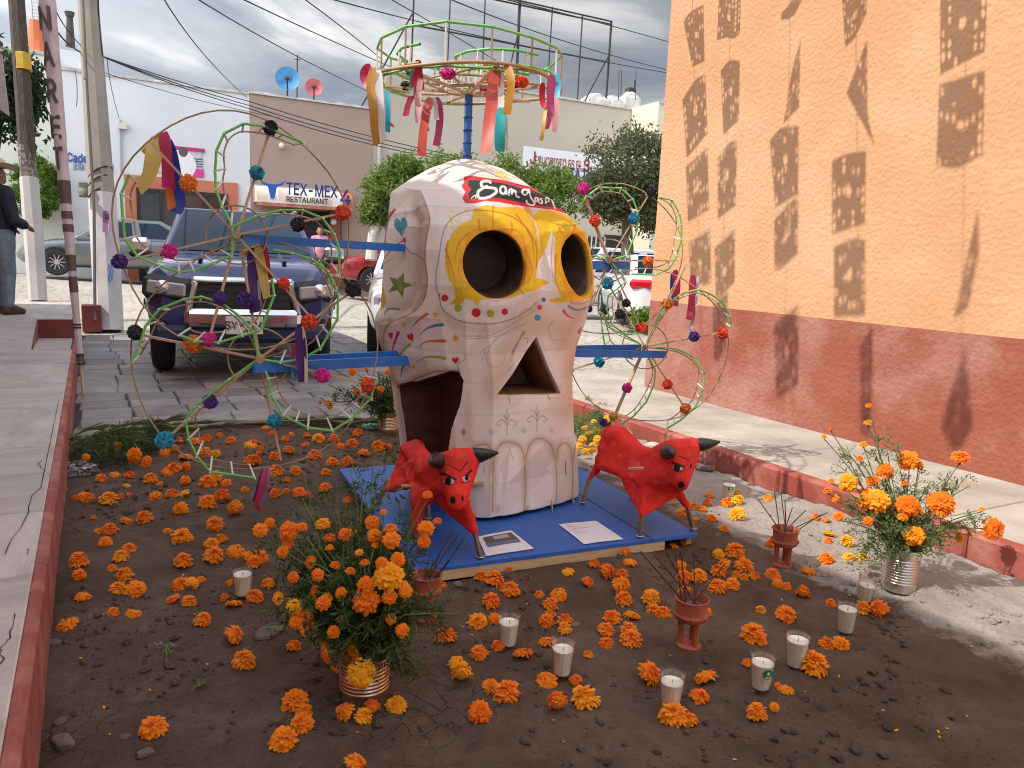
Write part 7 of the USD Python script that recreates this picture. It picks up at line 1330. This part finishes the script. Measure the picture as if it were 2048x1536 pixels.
    def lb(name, c, size, mt, bev=.02, R=None): return part(t, name, MB().rbox(w(c), size, min(bev, min(size) * .45), T if R is None else T @ R), mt)
    return t, w, T, lb
blue_paint = look("blue_car_paint", (.004, .013, .085), .2, metal=.15, coat=1.0)
# blue pickup, nose towards the camera
TP = np.array([1.50, 9.25, 0.0]); TA = math.atan2(-.989, -.146) - math.pi / 2
t, w, T, lb = car("pickup_truck", "dark blue double cab pickup facing the camera behind the left reed wheels", TP, TA, blue_paint, 5.3, 1.94,
    [(-4.1, .55, 1.08, .80), (-3.9, .45, 1.14, .92), (-2, .42, 1.25, .96), (-.6, .40, 1.31, .965), (.0, .42, 1.29, .97), (.5, .42, 1.26, .965), (.78, .43, 1.21, .93), (.92, .48, 1.14, .86), (.97, .54, 1.06, .78)], (-2.75, -.50, .82, -2.45, -1.25, .66, 1.26, 1.775), 3.22, .385, 0.0, cat="pickup truck")
lb("grille_surround", [0, .975, 1.045], [1.0, .10, .075], chrome, .03); lb("grille", [0, .965, .87], [.98, .08, .30], plastic, .03)
for z in (.80, .87, .94): lb("grille_bar", [0, 1.0, z], [.92, .02, .022], plastic, .008)
for sx in (-1, 1): lb("grille_side", [sx * .50, 1.0, .87], [.06, .07, .36], chrome, .02, rotm([0, 1, 0], -sx * .22))
lb("chrome_bumper", [0, 1.0, .665], [1.14, .13, .19], chrome, .05); lb("bumper", [0, .95, .50], [1.72, .14, .18], look("dark_blue_plastic", (.012, .02, .06), .5), .05); lb("number_plate", [0, 1.075, .60], [.36, .016, .18], look("plate_white", (.62, .60, .56), .5), .006)
pl_m = meshkit.text_mesh("SY-784", .075, .004, True); vv = np.asarray(pl_m.vertices) - pl_m.bounds.mean(0); vv = np.stack([-vv[:, 0] * .95, vv[:, 2] + 1.086, vv[:, 1] + .605], 1); part(t, "plate_lettering", MB().add(w(vv), pl_m.faces[:, ::-1]), dark_ink)
for sx in (-1, 1):
    hd_ = lb("headlight", [sx * .715, .925, .955], [.44, .15, .20], lens, .05, rotm([0, 0, 1], -sx * .22) @ rotm([0, 1, 0], -sx * .10)); part(hd_, "projector", MB().ball(w([sx * .76, .965, .965]), .075, 2, (1, 1, 1)), chrome, True); part(hd_, "headlight_trim", MB().rbox(w([sx * .71, .915, .95]), [.49, .14, .25], .05, T @ rotm([0, 0, 1], -sx * .22) @ rotm([0, 1, 0], -sx * .10)), plastic)
    lb("fog_light", [sx * .74, .925, .58], [.20, .06, .10], lens, .03); lb("fog_surround", [sx * .74, .915, .58], [.30, .06, .15], plastic, .03)
    lb("mirror", [sx * 1.10, -.58, 1.36], [.24, .14, .19], chrome, .05); lb("mirror_housing", [sx * 1.09, -.56, 1.27], [.25, .15, .08], plastic, .03)
    lb("roof_rail", [sx * .68, -1.85, 1.865], [.035, 1.3, .03], rim_m, .01); lb("fender_flare", [sx * .955, .0, .78], [.06, 1.0, .12], blue_paint, .03)
    lb("bonnet_crease", [sx * .42, .2, 1.285], [.05, 1.1, .03], blue_paint, .014, rotm([1, 0, 0], -.06)); lb("wiper", [sx * .3, -.40, 1.335], [.55, .02, .015], plastic, .005, rotm([0, 0, 1], .12))
    lb("seat_headrest", [sx * .36, -1.75, 1.42], [.26, .12, .2], plastic, .05)
silver_paint, red_paint, white_paint = look("grey_car_paint", (.17, .18, .19), .25, metal=.6, coat=.8), look("red_car_paint", (.28, .012, .022), .22, metal=.2, coat=1.0), look("white_car_paint", (.68, .69, .71), .22, coat=1.0)
sedan_prof = [(-2.25, .42, .95, .70), (-2.1, .26, 1.02, .84), (-1.2, .20, 1.0, .89), (0, .19, .96, .9), (1.2, .20, .92, .89), (1.9, .24, .80, .84), (2.2, .32, .66, .7), (2.27, .40, .56, .55)]
gp0 = atd(115, 551, 18.9); c0 = gp0 + [1.42, .9, 0]
t, w, T, lb = car("sedan", "grey sedan parked across the street behind the poles, facing left", [c0[0], c0[1], gp0[2]], math.pi / 2, silver_paint, 4.5, 1.8, sedan_prof, (-1.75, .95, .74, -.95, .25, .58, .93, 1.38), 2.7, .325, 1.42)
lb("yellow_notice", [.80, .18, 1.16], [.02, .55, .26], look("notice_yellow", (.62, .66, .03), .6), .006, rotm([0, 1, 0], -.36)); lb("headlight", [.66, 2.02, .68], [.3, .35, .13], lens, .04); lb("door_handle", [.905, -.25, .82], [.03, .2, .03], chrome, .01); lb("mirror", [.98, .75, .98], [.16, .1, .12], silver_paint, .04)
gp1 = atd(745, 586, 21.5); suv_prof = [(-2.2, .5, 1.1, .8), (-2.0, .35, 1.15, .88), (0, .28, 1.12, .92), (1.2, .28, 1.08, .91), (1.9, .34, .98, .86), (2.2, .40, .86, .74), (2.28, .48, .76, .6)]
t, w, T, lb = car("suv", "red sport utility car whose front shows left of the skull's cheek", [gp1[0] + 1.4, gp1[1] + .9, gp1[2]], math.pi / 2, red_paint, 4.6, 1.85, suv_prof, (-2.0, .85, .78, -1.7, .1, .62, 1.1, 1.62), 2.75, .36, 1.4)
lb("headlight", [.70, 2.0, .88], [.34, .36, .2], lens, .05); lb("bumper_insert", [.5, 2.22, .5], [.7, .1, .2], look("bumper_grey", (.3, .3, .31), .5), .04); lb("mirror", [1.0, .6, 1.15], [.18, .12, .14], red_paint, .04)
gp2 = gnd(737, 712, .03)
t, w, T, lb = car("suv", "white car mostly hidden behind the skull, its dark front wheel showing", [gp2[0] + .93, gp2[1] + .02, .02], math.pi - .33, white_paint, 4.5, 1.84, [(-3.5, .5, 1.1, .8), (-3.2, .35, 1.15, .88), (-1.5, .28, 1.1, .9), (0, .28, 1.02, .91), (.5, .32, .98, .88), (.85, .38, .86, .8), (.95, .46, .74, .6)], (-3.2, -.45, .76, -2.9, -1.2, .6, 1.08, 1.58), 2.65, .36, 0.0)
lb("headlight", [.66, .72, .78], [.3, .3, .18], lens, .05); lb("bumper_insert", [0, .9, .45], [1.4, .1, .16], plastic, .04)
lb("headlight", [-.66, .72, .78], [.3, .3, .18], lens, .05)
DW = 15.3; gp3 = atd(1259, 657, DW)
t, w, T, lb = car("sedan", "white sedan with a red tail lamp beside the orange wall's far edge", [gp3[0] + 1.70, gp3[1] + 1.61, gp3[2]], -.45, white_paint, 4.6, 1.82, [(-2.27, .38, .92, .62), (-2.2, .30, 1.0, .74), (-2.0, .24, 1.06, .86), (-1.2, .20, 1.02, .9), (0, .19, .97, .9), (1.2, .20, .93, .89), (1.9, .24, .80, .84), (2.25, .36, .62, .6)], (-1.85, .95, .74, -1.0, .2, .58, .98, 1.40), 2.7, .325, 1.42)
for sx in (-1, 1): lb("tail_lamp", [sx * .64, -2.17, .88], [.46, .2, .19], redlens, .05, rotm([0, 0, 1], sx * .35))
lb("rear_bumper", [0, -2.2, .42], [1.5, .14, .18], white_paint, .05); lb("diffuser", [0, -2.2, .29], [1.3, .1, .1], plastic, .03); lb("number_plate", [0, -2.275, .72], [.34, .02, .16], look("plate_white", (.62, .60, .56), .5), .006)
gp4 = atd(1225, 632, 20.5)
t, w, T, lb = car("suv", "white van with dark windows beyond the white sedan", [gp4[0] + .5, gp4[1] + 1.0, gp4[2]], math.pi / 2, white_paint, 4.8, 1.9, [(-2.3, .5, 1.1, .8), (-2.1, .35, 1.12, .9), (0, .28, 1.12, .93), (1.6, .30, 1.08, .9), (2.2, .40, .9, .76), (2.3, .5, .8, .6)], (-2.1, 1.3, .8, -1.9, .7, .68, 1.08, 1.72), 2.8, .34, 1.45)
# ------------------------------------------------------------------ people
skin = look("skin", (.30, .15, .095), .55, (.34, .18, .12), 8, spec=.4); hairm = look("dark_hair", (.015, .011, .010), .6, bump=.4, bs=120)
def person(label, P, H, turn, arm_l, arm_r, cloth, legs, shoes, hat=None, build=1.0):
    """turn: where the body faces (radians from +x); arms: elbow and hand offsets in the body frame (side, forward, up)"""
    t = thing("person", label, "person", P); s = H / 1.75; f = np.array([math.cos(turn), math.sin(turn), 0]); l = np.array([-f[1], f[0], 0]); P = np.asarray(P, float)
    g = lambda a, b, c: P + (l * a + f * b) * s + [0, 0, c * s]
    J = {"head": g(0, .02, 1.62), "crown": g(0, -.005, 1.66), "chin": g(0, .07, 1.55), "nose": g(0, .105, 1.605), "neck": g(0, .0, 1.48), "chest": g(0, .0, 1.28), "belly": g(0, .03, 1.06), "pelvis": g(0, .0, .92)}
    R = {"head": .085, "crown": .088, "chin": .045, "nose": .016, "neck": .055, "chest": .135 * build, "belly": .135 * build, "pelvis": .135 * build}
    B = [("head", "crown"), ("head", "chin"), ("nose", "chin", "head"), ("head", "neck"), ("neck", "chest"), ("chest", "belly"), ("belly", "pelvis")]
    for n, sg_, (el, ha) in (("l", 1, arm_l), ("r", -1, arm_r)):
        J.update({n + "sh": g(sg_ * .185, 0, 1.40), n + "el": g(*el), n + "ha": g(*ha), n + "hip": g(sg_ * .09, 0, .90), n + "kn": g(sg_ * .10, .02, .49), n + "an": g(sg_ * .11, -.01, .09), n + "toe": g(sg_ * .12, .14, .035), n + "heel": g(sg_ * .11, -.05, .04)})
        R.update({n + "sh": .062 * build, n + "el": .043, n + "ha": .034, n + "hip": .095 * build, n + "kn": .062, n + "an": .044, n + "toe": .032, n + "heel": .036}); d = unit(J[n + "ha"] - J[n + "el"]); up_ = unit(np.cross(d, l)) ; sd = unit(np.cross(up_, d))
        J[n + "palm"] = J[n + "ha"] + d * .07 * s; R[n + "palm"] = .028
        B += [("chest", n + "sh"), (n + "sh", n + "el"), (n + "el", n + "ha"), (n + "ha", n + "palm"), ("pelvis", n + "hip"), (n + "hip", n + "kn"), (n + "kn", n + "an"), (n + "an", n + "heel", n + "toe")]
        for k in range(4):
            a, b = f"{n}f{k}", f"{n}g{k}"; o = sd * (k - 1.5) * .017 * s; J[a] = J[n + "palm"] + o + d * .03 * s; J[b] = J[a] + (d * .055 - up_ * .03) * s * (1 - .12 * abs(k - 1.2)); R[a], R[b] = .0095, .008; B += [(n + "palm", a), (a, b)]
        a = n + "th"; J[a] = J[n + "ha"] + (d * .06 + sd * .045) * s; R[a] = .010; B.append((n + "ha", a))
    R = {k: v * s for k, v in R.items()}
    part(t, "body", chain(J, R, B, ref=.02, taubin=6), skin, True)
    def wear(name, bones, add, mat, tb=8):
        J2, R2 = dict(J), {k: v + add * s for k, v in R.items()}
        for bn in bones:
            for j in bn:
                if "~" in j: a, b, u = j.split("~"); J2[j] = J[a] + (J[b] - J[a]) * float(u); R2[j] = (R[a] * (1 - float(u)) + R[b] * float(u)) + add * s
        m = chain(J2, R2, bones, ref=.03, taubin=tb); v = np.asarray(m.vertices); m.vertices = v + np.asarray(m.vertex_normals) * (.012 * (meshkit.fbm((v - P) * 11, 3, 4)[:, None] - .5)); part(t, name, m, mat, True)
    tor = [("neck~chest~.35", "lsh"), ("neck~chest~.35", "rsh"), ("neck~chest~.35", "chest"), ("chest", "belly"), ("belly", "pelvis"), ("chest", "lsh", "rsh")]
    for n in "lr": tor += [(n + "sh", n + "el"), (n + "el", f"{n}el~{n}ha~.85")]
    wear("jacket" if hat else "shirt", tor, .022, cloth); wear("trousers", [b for n in "lr" for b in (("pelvis", n + "hip"), (n + "hip", n + "kn"), (n + "kn", f"{n}kn~{n}an~.92"))], .018, legs)
    for n in "lr": wear("shoe", [(n + "an", n + "heel", n + "toe")], .012, shoes, 3)
    for sg_ in (-1, 1):
        part(t, "ear", MB().ball(g(sg_ * .088, -.005, 1.60), .03 * s, 1, (1, 1, 1)), skin, True); part(t, "eye", MB().ball(g(sg_ * .032, .093, 1.63), .011 * s, 1), black_metal, True)
    part(t, "mouth", MB().ball(g(0, .098, 1.562), .02 * s, 1, (1, 1, .4)), look("lips", (.24, .08, .06), .5), True)
    J["h1"], J["h2"] = g(0, -.02, 1.675), g(0, -.045, 1.60); R["h1"], R["h2"] = .094 * s, .075 * s; part(t, "hair", chain(J, R, [("h1", "h2")], ref=.02, taubin=3), hairm, True)
    if hat is not None:
        c = g(0, .0, 1.69); a = np.linspace(0, 2 * np.pi, 49); rr_ = np.linspace(.10, .205, 7); X = np.stack([c + s * (np.cos(a)[:, None] * f * r * 1.12 + np.sin(a)[:, None] * l * r) + np.outer(.055 * ((r - .1) / .105) ** 2 * np.abs(np.sin(a)) ** 1.5 - .012 * ((r - .1) / .105), [0, 0, s]) for r in rr_]); h_ = part(t, "hat", MB().grid(X).grid(X + [0, 0, .006]), hat, True)
        X = []
        for z, r in ((-.0, .102), (.04, .100), (.085, .094), (.115, .08), (.122, .05), (.108, .0)): X.append(c + s * (np.cos(a)[:, None] * f * r * 1.18 + np.sin(a)[:, None] * l * r * (1 - .15 * (z > .1))) + np.outer(np.full(49, z) - .018 * (z > .1) * np.abs(np.cos(a)), [0, 0, s]))
        part(h_, "hat_crown", MB().grid(np.stack(X)), hat, True); part(h_, "hat_band", MB().grid(np.stack([c + s * (np.cos(a)[:, None] * f * r * 1.18 + np.sin(a)[:, None] * l * r) + [0, 0, z * s] for z, r in ((.004, .1045), (.024, .1035))])), look("hat_band", (.28, .2, .12), .7))
    return t
denim, navy_cloth, pink_cloth, straw_hat, boot = look("denim", (.13, .18, .24), .85, (.20, .25, .30), 9, bump=.5, bs=14, bd=.02), look("navy_jacket", (.010, .013, .030), .85, (.018, .022, .045), 7, bump=.5, bs=10, bd=.02), look("pink_shirt", (.50, .22, .30), .85, (.56, .30, .36), 7), look("straw_hat", (.52, .40, .26), .75, (.60, .48, .33), 60, bump=.3, bs=150), look("boot_brown", (.07, .035, .025), .5)
pp = gnd(8, 628, .5); person("man in cowboy hat, navy jacket and jeans seen from behind at the left edge", [pp[0], pp[1], .5], 1.73, math.radians(35), ((.23, .02, 1.12), (.17, .19, 1.04)), ((-.25, .03, 1.10), (-.17, .20, 1.05)), navy_cloth, denim, boot, straw_hat, 1.05)
pp = aty(640, 462, 23.3); person("person in a pink top standing in front of the restaurant doorway", [pp[0], pp[1], pp[2] - 1.60], 1.72, math.radians(-105), ((.25, -.03, 1.12), (.2, .12, .95)), ((-.25, -.03, 1.12), (-.2, .12, .95)), pink_cloth, look("dark_trousers", (.03, .03, .04), .8), boot)
# ------------------------------------------------------------------ cut paper banners strung across the alley
PP = [look("tissue_" + n, c, .8, trans=.15) for n, c in (("magenta", (.45, .02, .22)), ("orange", (.7, .2, .02)), ("purple", (.15, .03, .3)), ("yellow", (.7, .5, .04)), ("green", (.05, .35, .08)), ("blue", (.03, .12, .5)))]
c7 = lambda L_: [(1300 + x / 2.259, y / 2.259) for x, y in L_]
SH = [c7(q) for q in ([(150, 95), (240, 0), (245, 255), (190, 300)], [(310, -10), (410, -40), (405, 140), (300, 195)], [(590, 80), (650, 0), (690, 0), (590, 110)], [(865, -30), (985, -80), (975, 80), (880, 215)], [(1310, -60), (1525, -100), (1510, 240), (1310, 315)], [(145, 430), (248, 325), (258, 590), (165, 695)], [(318, 310), (405, 252), (400, 520), (330, 600)], [(635, 350), (680, 165), (672, 470), (600, 570)], [(978, 200), (980, 545), (1015, 660), (885, 440)], [(1305, 390), (1510, 340), (1500, 720), (1290, 755)], [(160, 740), (258, 680), (265, 955), (170, 990)], [(305, 690), (392, 630), (385, 920), (305, 970)], [(540, 620), (670, 545), (668, 850), (565, 925)], [(820, 735), (975, 660), (970, 990), (820, 1065)], [(172, 1110), (270, 1040), (275, 1280), (180, 1260)], [(290, 1130), (382, 1050), (380, 1290), (295, 1350)], [(560, 985), (668, 890), (665, 1160), (560, 1210)], [(830, 1090), (970, 1085), (970, 1420), (830, 1410)], [(1480, 920), (1490, 1100), (1440, 1360), (1370, 1420)])] + [[(1548, 655), (1597, 600), (1597, 760), (1552, 800)], [(1720, 700), (1745, 650), (1742, 860), (1722, 880)], [(1880, 860), (1930, 700), (1945, 860), (1900, 910)], [(1425, 610), (1455, 590), (1452, 700), (1428, 720)]]
COLS = [(0, 5, 10, 14), (1, 6, 11, 15, 22), (2, 7, 12, 16, 19), (3, 8, 13, 17, 20), (4, 9, 18, 21)]
ZS = 4.55; tops = {}
for i, q in enumerate(SH):
    Wp = np.array([atx(x, y, 4.945) for x, y in q]); s = (ZS - Wp[:2, 2].mean()) / SUN[2]; C4 = Wp + SUN * s
    U = np.linspace(0, 1, 21); cells = []; rg = np.random.default_rng(200 + i); m = MB()
    pg_ = sg.Polygon([(0, 0), (1, 0), (1, 1), (0, 1)]); hs = []
    for a in range(7):
        for b in range(7):
            if rg.random() < (.5 if a in (0, 6) or b in (0, 6) else .3): hs.append(sa.scale(sg.Point((a + .5) / 7, (b + .5) / 7).buffer(.032 + .016 * rg.random(), 3), 1, 1.4))
    hs += [sg.Point(.5, .5).buffer(.09).difference(sg.Point(.5, .5).buffer(.07))]
    pg_ = pg_.difference(shapely.union_all(hs)); pg_ = max(getattr(pg_, "geoms", [pg_]), key=lambda g: g.area); tri = trimesh.creation.extrude_polygon(pg_, .002, engine="earcut"); v = np.asarray(tri.vertices); a, b = v[:, 0:1], v[:, 1:2]
    X = C4[0] * (1 - a) * (1 - b) + C4[1] * a * (1 - b) + C4[2] * a * b + C4[3] * (1 - a) * b; X = X + np.array([1.0, 0, 0]) * (v[:, 2:3] + .03 * np.sin(a * 5 + i))
    solo("paper_banner", (X, tri.faces), PP[i % 6], f"{['magenta', 'orange', 'purple', 'yellow', 'green', 'blue'][i % 6]} cut tissue banner, {['first', 'second', 'third', 'fourth'][i // 6]} of its colour, shading the orange wall", "paper banner", "paper banners strung across the alley"); tops[i] = C4[:2].mean(0)
for k, cl in enumerate(COLS):
    A = np.array([tops[i] for i in cl]); y = A[:, 1]; x = A[:, 0]; cy, cz = np.polyfit(x, y, 1), np.polyfit(x, A[:, 2], 1)
    f_ = lambda xx: np.array([xx, np.polyval(cy, xx), np.polyval(cz, xx)])
    solo("banner_string", MB().tube([f_(4.95), f_(1.5), f_(-1.78)], .003, 4), look("string", (.5, .48, .45), .8), "string carrying cut paper banners across the alley, " + ["farthest", "second from the far end", "middle", "fourth from the far end", "nearest"][k], "string")
